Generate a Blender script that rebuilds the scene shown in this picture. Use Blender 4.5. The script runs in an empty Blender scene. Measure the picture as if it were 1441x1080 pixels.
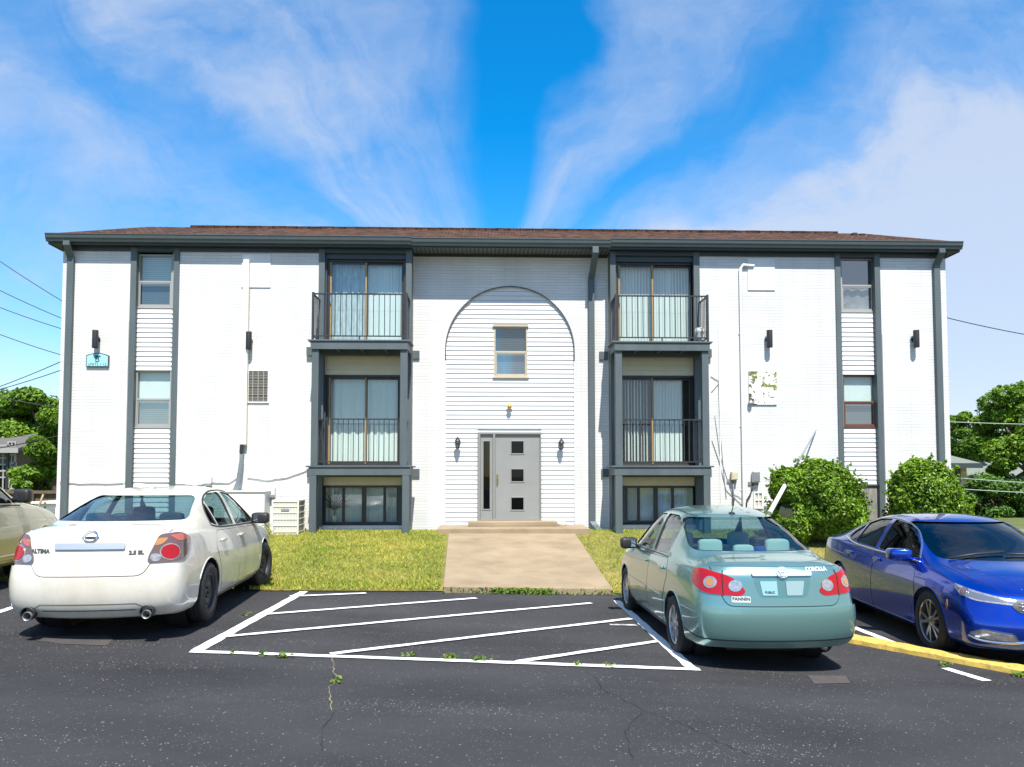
import bpy, bmesh, math, random
import numpy as np
from mathutils import Vector, Matrix
from mathutils.bvhtree import BVHTree

random.seed(7); RNG = np.random.default_rng(11)
scene = bpy.context.scene
col = scene.collection
R = math.radians

# ------------------------------------------------------------ camera
CAMH, YAW, PITCH, FPX, YH = 1.9, R(1.7), R(2.8), 1082.0, 670.0
cd = bpy.data.cameras.new("camera"); cam = bpy.data.objects.new("camera", cd); col.objects.link(cam)
cam.location = (0, 0, CAMH); cam.rotation_euler = (R(90) + PITCH, 0, -YAW)
cd.sensor_width = 36.0; cd.lens = 36.0 * FPX / 1441.0
SH = YH - 540.0 - FPX * math.tan(PITCH)
cd.shift_y = SH / 1441.0
cd.clip_start = 0.1; cd.clip_end = 4000
scene.camera = cam

# ------------------------------------------------------------ view, sky and sun
vs = scene.view_settings
vs.view_transform = 'Standard'; vs.look = 'None'; vs.gamma = 1.0; vs.use_curve_mapping = False
vs.exposure = 1.06
SUN_TRAVEL = Vector((-0.14, 1.0, -1.7)).normalized()
sun_el = math.asin(-SUN_TRAVEL.z); sun_az = math.atan2(-SUN_TRAVEL.x, -SUN_TRAVEL.y)
sd = bpy.data.lights.new("sun", 'SUN'); sd.energy = 4.2; sd.angle = R(0.5); sd.color = (1.0, 0.955, 0.87)
so = bpy.data.objects.new("sun", sd); col.objects.link(so); so.location = (6, -30, 50)
so.rotation_euler = SUN_TRAVEL.to_track_quat('-Z', 'Y').to_euler()

def build_world():
    w = bpy.data.worlds.new("World"); scene.world = w; w.use_nodes = True
    nt = w.node_tree; N = nt.nodes; L = nt.links; N.clear()
    def nd(t, **k):
        n = N.new(t)
        for a, b in k.items(): setattr(n, a, b)
        return n
    def m(op, a, b=None, c=None, clamp=False):
        n = nd('ShaderNodeMath', operation=op, use_clamp=clamp)
        for i, v in enumerate((a, b, c)):
            if v is None: continue
            if isinstance(v, (int, float)): n.inputs[i].default_value = v
            else: L.new(v, n.inputs[i])
        return n.outputs[0]
    def ramp(v, lo, hi):
        n = nd('ShaderNodeMapRange', interpolation_type='SMOOTHSTEP')
        L.new(v, n.inputs[0]); n.inputs[1].default_value = lo; n.inputs[2].default_value = hi
        return n.outputs[0]
    sky = nd('ShaderNodeTexSky', sky_type='NISHITA', sun_disc=False)
    sky.sun_elevation = sun_el; sky.sun_rotation = sun_az; sky.air_density = 1.0; sky.dust_density = 0.3; sky.ozone_density = 2.0
    hs = nd('ShaderNodeHueSaturation'); hs.inputs['Saturation'].default_value = SKY_SAT; hs.inputs['Value'].default_value = SKY_VAL
    hs.inputs['Hue'].default_value = SKY_HUE
    L.new(sky.outputs[0], hs.inputs['Color'])
    tc = nd('ShaderNodeTexCoord'); sx = nd('ShaderNodeSeparateXYZ'); L.new(tc.outputs['Generated'], sx.inputs[0])
    x, y, z = sx.outputs
    # bearing of every sky direction seen from the point low in the north where the cirrus streaks converge
    ay = m('MAXIMUM', m('ABSOLUTE', y), 0.08)
    u = m('DIVIDE', x, ay); w_ = m('DIVIDE', m('MAXIMUM', z, 0.0), ay)
    def noise(cx_, cy_, sc, det, rough, dist, off):
        cb = nd('ShaderNodeCombineXYZ'); L.new(cx_, cb.inputs[0]); L.new(cy_, cb.inputs[1]); cb.inputs[2].default_value = off
        t = nd('ShaderNodeTexNoise'); t.inputs['Scale'].default_value = sc; t.inputs['Detail'].default_value = det
        t.inputs['Roughness'].default_value = rough; t.inputs['Distortion'].default_value = dist
        L.new(cb.outputs[0], t.inputs['Vector']); return t.outputs[0]
    dw = m('MAXIMUM', m('SUBTRACT', w_, 0.205), 0.012)
    th0 = m('ARCTAN2', u, dw)
    rad = m('SQRT', m('ADD', m('MULTIPLY', u, u), m('MULTIPLY', dw, dw)))
    wn1 = noise(u, w_, 3.2, 3.0, 0.5, 0.3, CLOUD_OFF); wn2 = noise(u, w_, 9.0, 6.0, 0.6, 0.4, 2.2)
    th = m('ADD', th0, m('ADD', m('MULTIPLY', m('SUBTRACT', wn1, 0.5), 0.50), m('MULTIPLY', m('SUBTRACT', wn2, 0.5), 0.22)))
    fine = noise(m('MULTIPLY', th, 3.0), m('MULTIPLY', rad, 2.6), 2.2, 10.0, 0.62, 0.5, 3.1)
    puff = noise(m('ADD', u, m('MULTIPLY', w_, -0.6)), m('MULTIPLY', w_, 2.2), 3.4, 9.0, 0.6, 0.6, 7.7)
    cr = nd('ShaderNodeValToRGB'); L.new(m('MULTIPLY_ADD', th, 1 / 3.4, 0.5, clamp=True), cr.inputs[0])
    keys = [(-1.6, .46), (-1.35, .36), (-1.18, .46), (-1.04, .26), (-.97, .26), (-.88, .50), (-.76, .54), (-.50, .42), (-.25, .32), (-.08, .14), (.02, .0), (.30, .0), (.40, .30), (.52, .40), (.68, .36), (.78, .14), (.86, .14), (.95, .36), (1.08, .46), (1.16, .80), (1.28, 1.0), (1.57, 1.0)]
    el = cr.color_ramp.elements
    while len(el) < len(keys): el.new(0.5)
    for e_, (p_, v_) in zip(el, keys): e_.position = p_ / 3.4 + 0.5; e_.color = (v_, v_, v_, 1)
    v = m('MULTIPLY', cr.outputs[0], m('ADD', m('MULTIPLY_ADD', fine, 1.5, -0.15), m('MULTIPLY_ADD', puff, 1.5, -0.35)))
    rb_ = m('MULTIPLY', ramp(th, 0.95, 1.35), 0.16)
    cl = ramp(m('ADD', v, rb_), -0.06, 0.98)
    horiz = m('SUBTRACT', 1.0, ramp(z, 0.0, 0.28))
    cl = m('MULTIPLY', m('MAXIMUM', cl, m('MULTIPLY', horiz, 0.16)), CLOUD_MAX)
    mx = nd('ShaderNodeMixRGB'); L.new(cl, mx.inputs[0]); L.new(hs.outputs[0], mx.inputs[1]); mx.inputs[2].default_value = CLOUD_COL
    bg = nd('ShaderNodeBackground'); bg.inputs[1].default_value = 0.10; L.new(mx.outputs[0], bg.inputs[0])
    out = nd('ShaderNodeOutputWorld'); L.new(bg.outputs[0], out.inputs[0])
SKY_SAT, SKY_VAL, SKY_HUE, CLOUD_OFF, CLOUD_MAX, CLOUD_COL = 1.52, 1.20, 0.497, 6.3, 0.84, (3.25, 3.6, 4.3, 1)
build_world()

# ------------------------------------------------------------ helpers
def S(r, g, b):
    f = lambda c: ((c / 255 + 0.055) / 1.055) ** 2.4 if c > 10 else c / 255 / 12.92
    return (f(r), f(g), f(b))
_F = Vector((math.sin(YAW) * math.cos(PITCH), math.cos(YAW) * math.cos(PITCH), math.sin(PITCH)))
_R = Vector((math.cos(YAW), -math.sin(YAW), 0)); _U = _R.cross(_F)
def ray(px, py): return _F + _R * ((px - 720.5) / FPX) + _U * ((540 + SH - py) / FPX)
def at(px, py, Y):                       # survey: photo pixel -> point on the upright plane y = Y
    d = ray(px, py); p = Vector((0, 0, CAMH)) + d * (Y / d.y); return p
def lotz(x): return -0.042 * 16 * math.tanh((x - 2.2) / 16)
def ong(px, py, dz=0.0):                 # survey: photo pixel -> point on the paved lot
    d = ray(px, py); z = 0
    for _ in range(12):
        t = (z + dz - CAMH) / d.z; p = Vector((0, 0, CAMH)) + d * t; z = lotz(p.x)
    return p
def wm(o):
    m = o.matrix_basis.copy()
    while o.parent: o = o.parent; m = o.matrix_basis @ m
    return m
def tag(o, label=None, cat=None, group=None, kind=None):
    if label: o['label'] = label
    if cat: o['category'] = cat
    if group: o['group'] = group
    if kind: o['kind'] = kind
    return o
def empty(name, loc, rz=0.0, parent=None):
    o = bpy.data.objects.new(name, None); col.objects.link(o); o.location = loc; o.rotation_euler = (0, 0, rz); o.parent = parent
    o.empty_display_size = 0.3
    return o
class MB:
    def __init__(s): s.v = []; s.f = []; s.mi = []
    def add(s, vs, fs, mi=0):
        n = len(s.v); s.v += [tuple(p) for p in vs]
        for f in fs: s.f.append(tuple(i + n for i in f)); s.mi.append(mi)
        return s
    def box(s, x0, x1, y0, y1, z0, z1, mi=0):
        x0, x1 = min(x0, x1), max(x0, x1); y0, y1 = min(y0, y1), max(y0, y1); z0, z1 = min(z0, z1), max(z0, z1)
        return s.add([(x0,y0,z0),(x1,y0,z0),(x1,y1,z0),(x0,y1,z0),(x0,y0,z1),(x1,y0,z1),(x1,y1,z1),(x0,y1,z1)],
              [(0,3,2,1),(4,5,6,7),(0,1,5,4),(1,2,6,5),(2,3,7,6),(3,0,4,7)], mi)
    def tube(s, pts, r, n=8, mi=0, cap=True):
        pts = [Vector(p) for p in pts]; rs = r if isinstance(r, (list, tuple)) else [r] * len(pts)
        base = len(s.v); up = None
        for i, p in enumerate(pts):
            t = (pts[min(i + 1, len(pts) - 1)] - pts[max(i - 1, 0)]).normalized()
            if up is None:
                a = Vector((0, 0, 1)) if abs(t.z) < 0.9 else Vector((1, 0, 0)); up = (a - t * a.dot(t)).normalized()
            else:
                up = up - t * up.dot(t)
                up = up.normalized() if up.length > 1e-6 else t.orthogonal().normalized()
            b = t.cross(up)
            for k in range(n):
                a = 2 * math.pi * k / n; s.v.append(tuple(p + (up * math.cos(a) + b * math.sin(a)) * rs[i]))
        for i in range(len(pts) - 1):
            for k in range(n):
                a = base + i * n + k; b_ = base + i * n + (k + 1) % n
                s.f.append((a, b_, b_ + n, a + n)); s.mi.append(mi)
        if cap:
            s.f.append(tuple(base + k for k in reversed(range(n)))); s.mi.append(mi)
            e = base + (len(pts) - 1) * n; s.f.append(tuple(e + k for k in range(n))); s.mi.append(mi)
        return s
    def lathe(s, prof, c, axis='z', n=24, mi=0, a0=0, a1=2 * math.pi):
        c = Vector(c); base = len(s.v); full = abs(a1 - a0 - 2 * math.pi) < 1e-6; m_ = n if full else n + 1
        for r, h in prof:
            for k in range(m_):
                a = a0 + (a1 - a0) * k / n; ca, sa = r * math.cos(a), r * math.sin(a)
                d = {'z': (ca, sa, h), 'y': (ca, h, sa), 'x': (h, ca, sa)}[axis]
                s.v.append(tuple(c + Vector(d)))
        for i in range(len(prof) - 1):
            for k in range(n):
                a = base + i * m_ + k; b = base + i * m_ + (k + 1) % m_
                s.f.append((a, b, b + m_, a + m_)); s.mi.append(mi)
        return s
    def prism(s, poly, axis, h0, h1, mi=0):
        def P(u, v, h): return {'y': (u, h, v), 'x': (h, u, v), 'z': (u, v, h)}[axis]
        n = len(poly); base = len(s.v)
        s.v += [P(u, v, h0) for u, v in poly] + [P(u, v, h1) for u, v in poly]
        s.f.append(tuple(base + i for i in range(n))); s.f.append(tuple(base + n + i for i in reversed(range(n)))); s.mi += [mi, mi]
        for i in range(n):
            j = (i + 1) % n; s.f.append((base + i, base + n + i, base + n + j, base + j)); s.mi.append(mi)
        return s
    def build(s, name, mats, parent=None, world=True, smooth=False, bevel=0.0, seg=2, fixn=True, sharp=None):
        me = bpy.data.meshes.new(name); me.from_pydata(s.v, [], s.f)
        mats = mats if isinstance(mats, (list, tuple)) else [mats]
        for m in mats: me.materials.append(m)
        me.polygons.foreach_set('material_index', s.mi)
        if fixn:
            bm = bmesh.new(); bm.from_mesh(me); bmesh.ops.recalc_face_normals(bm, faces=bm.faces); bm.to_mesh(me); bm.free()
        o = bpy.data.objects.new(name, me); col.objects.link(o)
        if parent is not None:
            o.parent = parent
            if world: me.transform(wm(parent).inverted())
        if smooth:
            me.shade_smooth()
            if sharp: me.set_sharp_from_angle(angle=R(sharp))
        if bevel:
            b = o.modifiers.new('bevel', 'BEVEL'); b.width = bevel; b.segments = seg; b.limit_method = 'ANGLE'; b.angle_limit = R(40)
        me.update()
        return o
def struct(name, mb, mat, **k):
    o = mb.build(name, mat, **k); o['kind'] = 'structure'; return o

# ------------------------------------------------------------ materials
def mat(name, c, rough=0.6, metal=0.0, spec=0.5, var=0.0, vscale=4.0, vc=None, bump=0.0, bscale=40.0, coat=0.0, stretch=(1,1,1), detail=4.0, flake=False):
    m = bpy.data.materials.new(name); m.use_nodes = True
    nt = m.node_tree; b = nt.nodes['Principled BSDF']; L = nt.links
    b.inputs['Base Color'].default_value = (*c, 1); b.inputs['Roughness'].default_value = rough
    b.inputs['Metallic'].default_value = metal; b.inputs['Specular IOR Level'].default_value = spec
    b.inputs['Coat Weight'].default_value = coat; b.inputs['Coat Roughness'].default_value = 0.03
    tc = nt.nodes.new('ShaderNodeTexCoord'); mp = nt.nodes.new('ShaderNodeMapping'); mp.inputs['Scale'].default_value = stretch
    L.new(tc.outputs['Object'], mp.inputs[0])
    if var or vc:
        n = nt.nodes.new('ShaderNodeTexNoise'); n.inputs['Scale'].default_value = vscale; n.inputs['Detail'].default_value = detail; n.inputs['Roughness'].default_value = 0.62
        L.new(mp.outputs[0], n.inputs['Vector'])
        r = nt.nodes.new('ShaderNodeValToRGB'); r.color_ramp.elements[0].position = 0.3; r.color_ramp.elements[1].position = 0.7
        c2 = vc if vc else tuple(max(0, x * (1 + var)) for x in c)
        c1 = c if vc else tuple(max(0, x * (1 - var)) for x in c)
        r.color_ramp.elements[0].color = (*c1, 1); r.color_ramp.elements[1].color = (*c2, 1)
        L.new(n.outputs[0], r.inputs[0]); L.new(r.outputs[0], b.inputs['Base Color'])
    if bump:
        n2 = nt.nodes.new('ShaderNodeTexNoise'); n2.inputs['Scale'].default_value = bscale; n2.inputs['Detail'].default_value = 5
        L.new(mp.outputs[0], n2.inputs['Vector'])
        bp = nt.nodes.new('ShaderNodeBump'); bp.inputs['Strength'].default_value = bump; bp.inputs['Distance'].default_value = 0.01
        L.new(n2.outputs[0], bp.inputs['Height']); L.new(bp.outputs[0], b.inputs['Normal'])
    return m
def glass(name, tint=(0.75, 0.88, 0.9), refl=1.0, fr=0.25, edge=1.5):
    m = bpy.data.materials.new(name); m.use_nodes = True; nt = m.node_tree; N = nt.nodes; L = nt.links
    N.remove(N['Principled BSDF']); out = N['Material Output']
    t = N.new('ShaderNodeBsdfTransparent'); t.inputs[0].default_value = (*tint, 1)
    g = N.new('ShaderNodeBsdfGlossy'); g.inputs['Roughness'].default_value = 0.012; g.inputs[0].default_value = (refl, refl, refl, 1)
    ge = N.new('ShaderNodeNewGeometry'); d = N.new('ShaderNodeVectorMath'); d.operation = 'DOT_PRODUCT'; L.new(ge.outputs['Incoming'], d.inputs[0]); L.new(ge.outputs['Normal'], d.inputs[1])
    def mth(op, p, q):
        n = N.new('ShaderNodeMath'); n.operation = op
        for i, v in enumerate((p, q)):
            if isinstance(v, (int, float)): n.inputs[i].default_value = v
            else: L.new(v, n.inputs[i])
        return n.outputs[0]
    k = mth('POWER', mth('SUBTRACT', 1.0, mth('ABSOLUTE', d.outputs['Value'], 0)), 5.0)
    a = N.new('ShaderNodeMath'); a.operation = 'MULTIPLY_ADD'; L.new(k, a.inputs[0]); a.inputs[1].default_value = 1 - fr; a.inputs[2].default_value = fr
    x = N.new('ShaderNodeMixShader'); L.new(a.outputs[0], x.inputs[0]); L.new(t.outputs[0], x.inputs[1]); L.new(g.outputs[0], x.inputs[2])
    L.new(x.outputs[0], out.inputs[0]); return m
def nodes_of(m): return m.node_tree, m.node_tree.nodes, m.node_tree.links, m.node_tree.nodes['Principled BSDF']
def brick_mat():
    m = mat('white_painted_brick', (0.82, 0.82, 0.80), 0.62, spec=0.3); nt, N, L, b = nodes_of(m)
    tc = N.new('ShaderNodeTexCoord'); sp = N.new('ShaderNodeSeparateXYZ'); L.new(tc.outputs['Object'], sp.inputs[0])
    ad = N.new('ShaderNodeMath'); ad.operation = 'ADD'; L.new(sp.outputs[0], ad.inputs[0]); L.new(sp.outputs[1], ad.inputs[1])
    cb = N.new('ShaderNodeCombineXYZ'); L.new(ad.outputs[0], cb.inputs[0]); L.new(sp.outputs[2], cb.inputs[1])
    br = N.new('ShaderNodeTexBrick'); br.inputs['Scale'].default_value = 1; br.inputs['Brick Width'].default_value = 0.62; br.inputs['Row Height'].default_value = 0.068
    br.inputs['Mortar Size'].default_value = 0.006; br.inputs['Mortar Smooth'].default_value = 0.4
    br.inputs['Color1'].default_value = (0.655, 0.655, 0.64, 1); br.inputs['Color2'].default_value = (0.60, 0.60, 0.585, 1); br.inputs['Mortar'].default_value = (0.46, 0.46, 0.45, 1)
    L.new(cb.outputs[0], br.inputs['Vector'])
    n = N.new('ShaderNodeTexNoise'); n.inputs['Scale'].default_value = 1.3; n.inputs['Detail'].default_value = 6
    mp = N.new('ShaderNodeMapping'); mp.inputs['Scale'].default_value = (1, 1, 0.35); L.new(tc.outputs['Object'], mp.inputs[0]); L.new(mp.outputs[0], n.inputs['Vector'])
    rm = N.new('ShaderNodeMapRange'); rm.inputs[1].default_value = 0.35; rm.inputs[2].default_value = 0.7; rm.inputs[3].default_value = 0.90; rm.inputs[4].default_value = 1.04; L.new(n.outputs[0], rm.inputs[0])
    mu = N.new('ShaderNodeMixRGB'); mu.blend_type = 'MULTIPLY'; mu.inputs[0].default_value = 1; L.new(br.outputs[0], mu.inputs[1]); L.new(rm.outputs[0], mu.inputs[2])
    L.new(mu.outputs[0], b.inputs['Base Color'])
    n3 = N.new('ShaderNodeTexNoise'); n3.inputs['Scale'].default_value = 25; L.new(tc.outputs['Object'], n3.inputs['Vector'])
    h = N.new('ShaderNodeMath'); h.operation = 'MULTIPLY_ADD'; h.inputs[1].default_value = -1; L.new(br.outputs['Fac'], h.inputs[0]); L.new(n3.outputs[0], h.inputs[2])
    bp = N.new('ShaderNodeBump'); bp.inputs['Strength'].default_value = 0.35; bp.inputs['Distance'].default_value = 0.005; L.new(h.outputs[0], bp.inputs['Height']); L.new(bp.outputs[0], b.inputs['Normal'])
    return m
def shingle_mat():
    m = mat('brown_shingle', (0.1, 0.05, 0.03), 0.95, spec=0.1); nt, N, L, b = nodes_of(m)
    tc = N.new('ShaderNodeTexCoord'); sp = N.new('ShaderNodeSeparateXYZ'); L.new(tc.outputs['Object'], sp.inputs[0])
    cb = N.new('ShaderNodeCombineXYZ'); L.new(sp.outputs[0], cb.inputs[0]); 
    zz = N.new('ShaderNodeMath'); zz.operation = 'MULTIPLY'; zz.inputs[1].default_value = 2.0; L.new(sp.outputs[2], zz.inputs[0]); L.new(zz.outputs[0], cb.inputs[1])
    br = N.new('ShaderNodeTexBrick'); br.inputs['Scale'].default_value = 1; br.inputs['Brick Width'].default_value = 0.16; br.inputs['Row Height'].default_value = 0.12
    br.inputs['Mortar Size'].default_value = 0.012; br.inputs['Bias'].default_value = -0.1
    br.inputs['Color1'].default_value = (*S(92, 68, 55), 1); br.inputs['Color2'].default_value = (*S(60, 45, 38), 1); br.inputs['Mortar'].default_value = (*S(50, 37, 31), 1)
    L.new(cb.outputs[0], br.inputs['Vector'])
    mp = N.new('ShaderNodeMapping'); mp.inputs['Scale'].default_value = (1, 1, 6); L.new(tc.outputs['Object'], mp.inputs[0])
    n = N.new('ShaderNodeTexNoise'); n.inputs['Scale'].default_value = 2.6; n.inputs['Detail'].default_value = 10; n.inputs['Roughness'].default_value = 0.75; L.new(mp.outputs[0], n.inputs['Vector'])
    rm = N.new('ShaderNodeMapRange'); rm.inputs[1].default_value = 0.3; rm.inputs[2].default_value = 0.7; rm.inputs[3].default_value = 0.45; rm.inputs[4].default_value = 1.45; L.new(n.outputs[0], rm.inputs[0])
    mu = N.new('ShaderNodeMixRGB'); mu.blend_type = 'MULTIPLY'; mu.inputs[0].default_value = 1; L.new(br.outputs[0], mu.inputs[1]); L.new(rm.outputs[0], mu.inputs[2]); L.new(mu.outputs[0], b.inputs['Base Color'])
    bp = N.new('ShaderNodeBump'); bp.inputs['Distance'].default_value = 0.02; L.new(br.outputs[0], bp.inputs['Height']); L.new(bp.outputs[0], b.inputs['Normal'])
    return m
def asphalt_mat():
    m = mat('sealed_asphalt', (0.03, 0.03, 0.03), 0.85, spec=0.25); nt, N, L, b = nodes_of(m)
    tc = N.new('ShaderNodeTexCoord'); O = tc.outputs['Object']
    def noise(sc, det, st=(1, 1, 1), rough=0.6):
        mp = N.new('ShaderNodeMapping'); mp.inputs['Scale'].default_value = st; L.new(O, mp.inputs[0])
        n = N.new('ShaderNodeTexNoise'); n.inputs['Scale'].default_value = sc; n.inputs['Detail'].default_value = det; n.inputs['Roughness'].default_value = rough; L.new(mp.outputs[0], n.inputs['Vector']); return n.outputs[0]
    def mr(v, a, b_, c=0, d=1):
        r = N.new('ShaderNodeMapRange'); r.inputs[1].default_value = a; r.inputs[2].default_value = b_; r.inputs[3].default_value = c; r.inputs[4].default_value = d; L.new(v, r.inputs[0]); return r.outputs[0]
    def mt(op, a, b_):
        n = N.new('ShaderNodeMath'); n.operation = op
        for i, v in enumerate((a, b_)):
            if isinstance(v, (int, float)): n.inputs[i].default_value = v
            else: L.new(v, n.inputs[i])
        return n.outputs[0]
    base = N.new('ShaderNodeValToRGB'); e = base.color_ramp.elements
    e[0].position = 0.3; e[0].color = (*ASPH0, 1); e[1].position = 0.72; e[1].color = (*ASPH1, 1)
    L.new(noise(0.55, 6, (0.6, 1.2, 1)), base.inputs[0])
    def specks(sc, thr, msk):
        vo = N.new('ShaderNodeTexVoronoi'); vo.inputs['Scale'].default_value = sc; L.new(O, vo.inputs['Vector'])
        sz = N.new('ShaderNodeSeparateColor'); L.new(vo.outputs['Color'], sz.inputs[0])
        d = mt('LESS_THAN', vo.outputs['Distance'], mt('MULTIPLY', sz.outputs[0], thr))
        return mt('MULTIPLY', d, mt('LESS_THAN', sz.outputs[1], msk))
    streak = mr(noise(1.0, 4, (0.35, 2.6, 1)), 0.50, 0.66)
    patch = mr(noise(0.8, 3), 0.45, 0.65)
    sp1 = specks(58, 0.42, mt('ADD', mt('MULTIPLY', mt('MULTIPLY', streak, patch), 0.70), 0.05))
    sp2 = specks(95, 0.45, mt('ADD', mt('MULTIPLY', streak, 0.30), 0.09))
    sp = mt('MAXIMUM', sp1, mt('MULTIPLY', sp2, 0.5))
    mx = N.new('ShaderNodeMixRGB'); L.new(mt('MULTIPLY', sp, 0.75), mx.inputs[0]); L.new(base.outputs[0], mx.inputs[1]); mx.inputs[2].default_value = (0.27, 0.26, 0.25, 1)
    L.new(mx.outputs[0], b.inputs['Base Color'])
    hb = noise(160, 3); bp = N.new('ShaderNodeBump'); bp.inputs['Strength'].default_value = 0.6; bp.inputs['Distance'].default_value = 0.006; L.new(hb, bp.inputs['Height']); L.new(bp.outputs[0], b.inputs['Normal'])
    return m
ASPH0, ASPH1 = (0.021, 0.021, 0.023), (0.050, 0.049, 0.052)
def worn_paint(name, c, under=(0.03, 0.03, 0.032), lo=0.60, hi=0.70, sc=9):
    m = mat(name, c, 0.7, spec=0.3); nt, N, L, b = nodes_of(m)
    tc = N.new('ShaderNodeTexCoord'); n = N.new('ShaderNodeTexNoise'); n.inputs['Scale'].default_value = sc; n.inputs['Detail'].default_value = 9; n.inputs['Roughness'].default_value = 0.72
    L.new(tc.outputs['Object'], n.inputs['Vector'])
    r = N.new('ShaderNodeMapRange'); r.inputs[1].default_value = lo; r.inputs[2].default_value = hi; L.new(n.outputs[0], r.inputs[0])
    mx = N.new('ShaderNodeMixRGB'); L.new(r.outputs[0], mx.inputs[0]); mx.inputs[1].default_value = (*c, 1); mx.inputs[2].default_value = (*under, 1); L.new(mx.outputs[0], b.inputs['Base Color'])
    return m
def leaf_mat(name, c0, c1, trans=0.25, rough=0.55):
    m = mat(name, c0, rough, spec=0.35); nt, N, L, b = nodes_of(m)
    g = N.new('ShaderNodeNewGeometry'); r = N.new('ShaderNodeValToRGB'); r.color_ramp.elements[0].color = (*c0, 1); r.color_ramp.elements[1].color = (*c1, 1)
    tc = N.new('ShaderNodeTexCoord'); n = N.new('ShaderNodeTexNoise'); n.inputs['Scale'].default_value = 1.2; n.inputs['Detail'].default_value = 3; L.new(tc.outputs['Object'], n.inputs['Vector'])
    a = N.new('ShaderNodeMath'); a.operation = 'MULTIPLY_ADD'; a.inputs[1].default_value = 0.6; L.new(g.outputs['Random Per Island'], a.inputs[0])
    s = N.new('ShaderNodeMath'); s.operation = 'MULTIPLY_ADD'; s.inputs[1].default_value = 1.2; s.inputs[2].default_value = -0.4; L.new(n.outputs[0], s.inputs[0]); L.new(s.outputs[0], a.inputs[2])
    L.new(a.outputs[0], r.inputs[0]); L.new(r.outputs[0], b.inputs['Base Color'])
    t = N.new('ShaderNodeBsdfTranslucent'); L.new(r.outputs[0], t.inputs[0])
    x = N.new('ShaderNodeMixShader'); x.inputs[0].default_value = trans; L.new(b.outputs[0], x.inputs[1]); L.new(t.outputs[0], x.inputs[2])
    L.new(x.outputs[0], N['Material Output'].inputs[0]); return m
def stripe_mat(name, c0, c1, axis, freq, rough=0.6):
    m = mat(name, c0, rough); nt, N, L, b = nodes_of(m)
    tc = N.new('ShaderNodeTexCoord'); w = N.new('ShaderNodeTexWave'); w.bands_direction = axis; w.inputs['Scale'].default_value = freq; w.inputs['Distortion'].default_value = 0.4
    w.inputs['Detail'].default_value = 1; L.new(tc.outputs['Object'], w.inputs['Vector'])
    r = N.new('ShaderNodeValToRGB'); r.color_ramp.elements[0].color = (*c1, 1); r.color_ramp.elements[1].color = (*c0, 1); r.color_ramp.elements[1].position = 0.6; L.new(w.outputs[0], r.inputs[0]); L.new(r.outputs[0], b.inputs['Base Color'])
    return m
M = {}
M['brick'] = brick_mat()
M['siding'] = mat('white_siding', (0.64, 0.64, 0.63), 0.5, var=0.03, vscale=2, bump=0.1, bscale=20)
M['cream'] = mat('cream_siding', (0.62, 0.58, 0.44), 0.5, var=0.05)
M['white'] = mat('white_paint', (0.66, 0.66, 0.64), 0.5, var=0.03, vscale=3)
M['trim'] = mat('grey_trim_paint', S(78, 88, 91), 0.55, var=0.16, vscale=2.5, bump=0.25, bscale=30, stretch=(1, 1, 0.25))
M['gutter'] = mat('grey_gutter', S(74, 84, 86), 0.4, var=0.06)
M['frieze'] = mat('dark_grey_trim', S(50, 61, 67), 0.5, var=0.08)
M['soffit'] = stripe_mat('soffit_slats', S(96, 104, 102), S(52, 58, 58), 'X', 3.2)
M['roof'] = shingle_mat()
M['bronze'] = mat('dark_bronze', (0.030, 0.026, 0.024), 0.4, var=0.2)
M['brown'] = mat('brown_frame', S(96, 60, 42), 0.45, var=0.1)
M['alu'] = mat('pale_frame', S(150, 150, 146), 0.4)
M['tan'] = mat('tan_frame', S(176, 166, 144), 0.45)
M['gold'] = mat('bare_wood_edge', S(146, 122, 84), 0.5, var=0.12)
M['rail'] = mat('black_railing', (0.028, 0.030, 0.033), 0.42, var=0.15)
M['glass'] = glass('window_glass', (0.80, 0.87, 0.84), 0.9, 0.11)
M['glass_dim'] = glass('dim_window_glass', (0.52, 0.58, 0.57), 0.9, 0.16)
M['glass_sky'] = glass('reflecting_window_glass', (0.6, 0.66, 0.66), 0.95, 0.26)
M['glass_dark'] = glass('dark_window_glass', (0.15, 0.18, 0.2), 0.9, 0.035)
M['curtain'] = mat('white_curtain', (0.74, 0.78, 0.78), 0.8, var=0.04, vscale=8, stretch=(6, 6, 0.4))
M['lace'] = mat('blue_grey_lace_curtain', S(150, 165, 172), 0.85, vc=S(215, 222, 226), vscale=7, stretch=(2.5, 1, 0.6), detail=8)
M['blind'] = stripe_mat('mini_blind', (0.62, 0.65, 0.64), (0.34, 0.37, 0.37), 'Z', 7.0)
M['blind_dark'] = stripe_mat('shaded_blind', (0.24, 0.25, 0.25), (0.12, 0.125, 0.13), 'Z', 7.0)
M['drape'] = mat('patterned_drape', S(150, 140, 132), 0.9, vc=S(214, 208, 200), vscale=3, stretch=(1, 1, 3))
M['dark'] = mat('unlit_room_dark', (0.015, 0.016, 0.018), 0.9)  # near-black sheets behind the panes, unlit room painted as colour
M['door'] = mat('grey_door_paint', S(134, 135, 132), 0.45, var=0.05, vscale=2)
M['doorframe'] = mat('grey_door_frame', S(126, 127, 124), 0.5)
M['black'] = mat('black_metal', (0.022, 0.022, 0.024), 0.45)
M['chrome'] = mat('chrome', (0.78, 0.79, 0.80), 0.12, metal=1.0)
M['steel'] = mat('grey_steel', (0.36, 0.37, 0.38), 0.4, metal=0.6)
M['concrete'] = mat('tan_concrete', S(128, 112, 88), 0.9, vc=S(156, 138, 112), vscale=1.6, bump=0.5, bscale=90, detail=9)
M['lot'] = asphalt_mat()
M['paint'] = worn_paint('white_line_paint', (0.78, 0.78, 0.77), lo=0.61, hi=0.68, sc=11)
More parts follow.
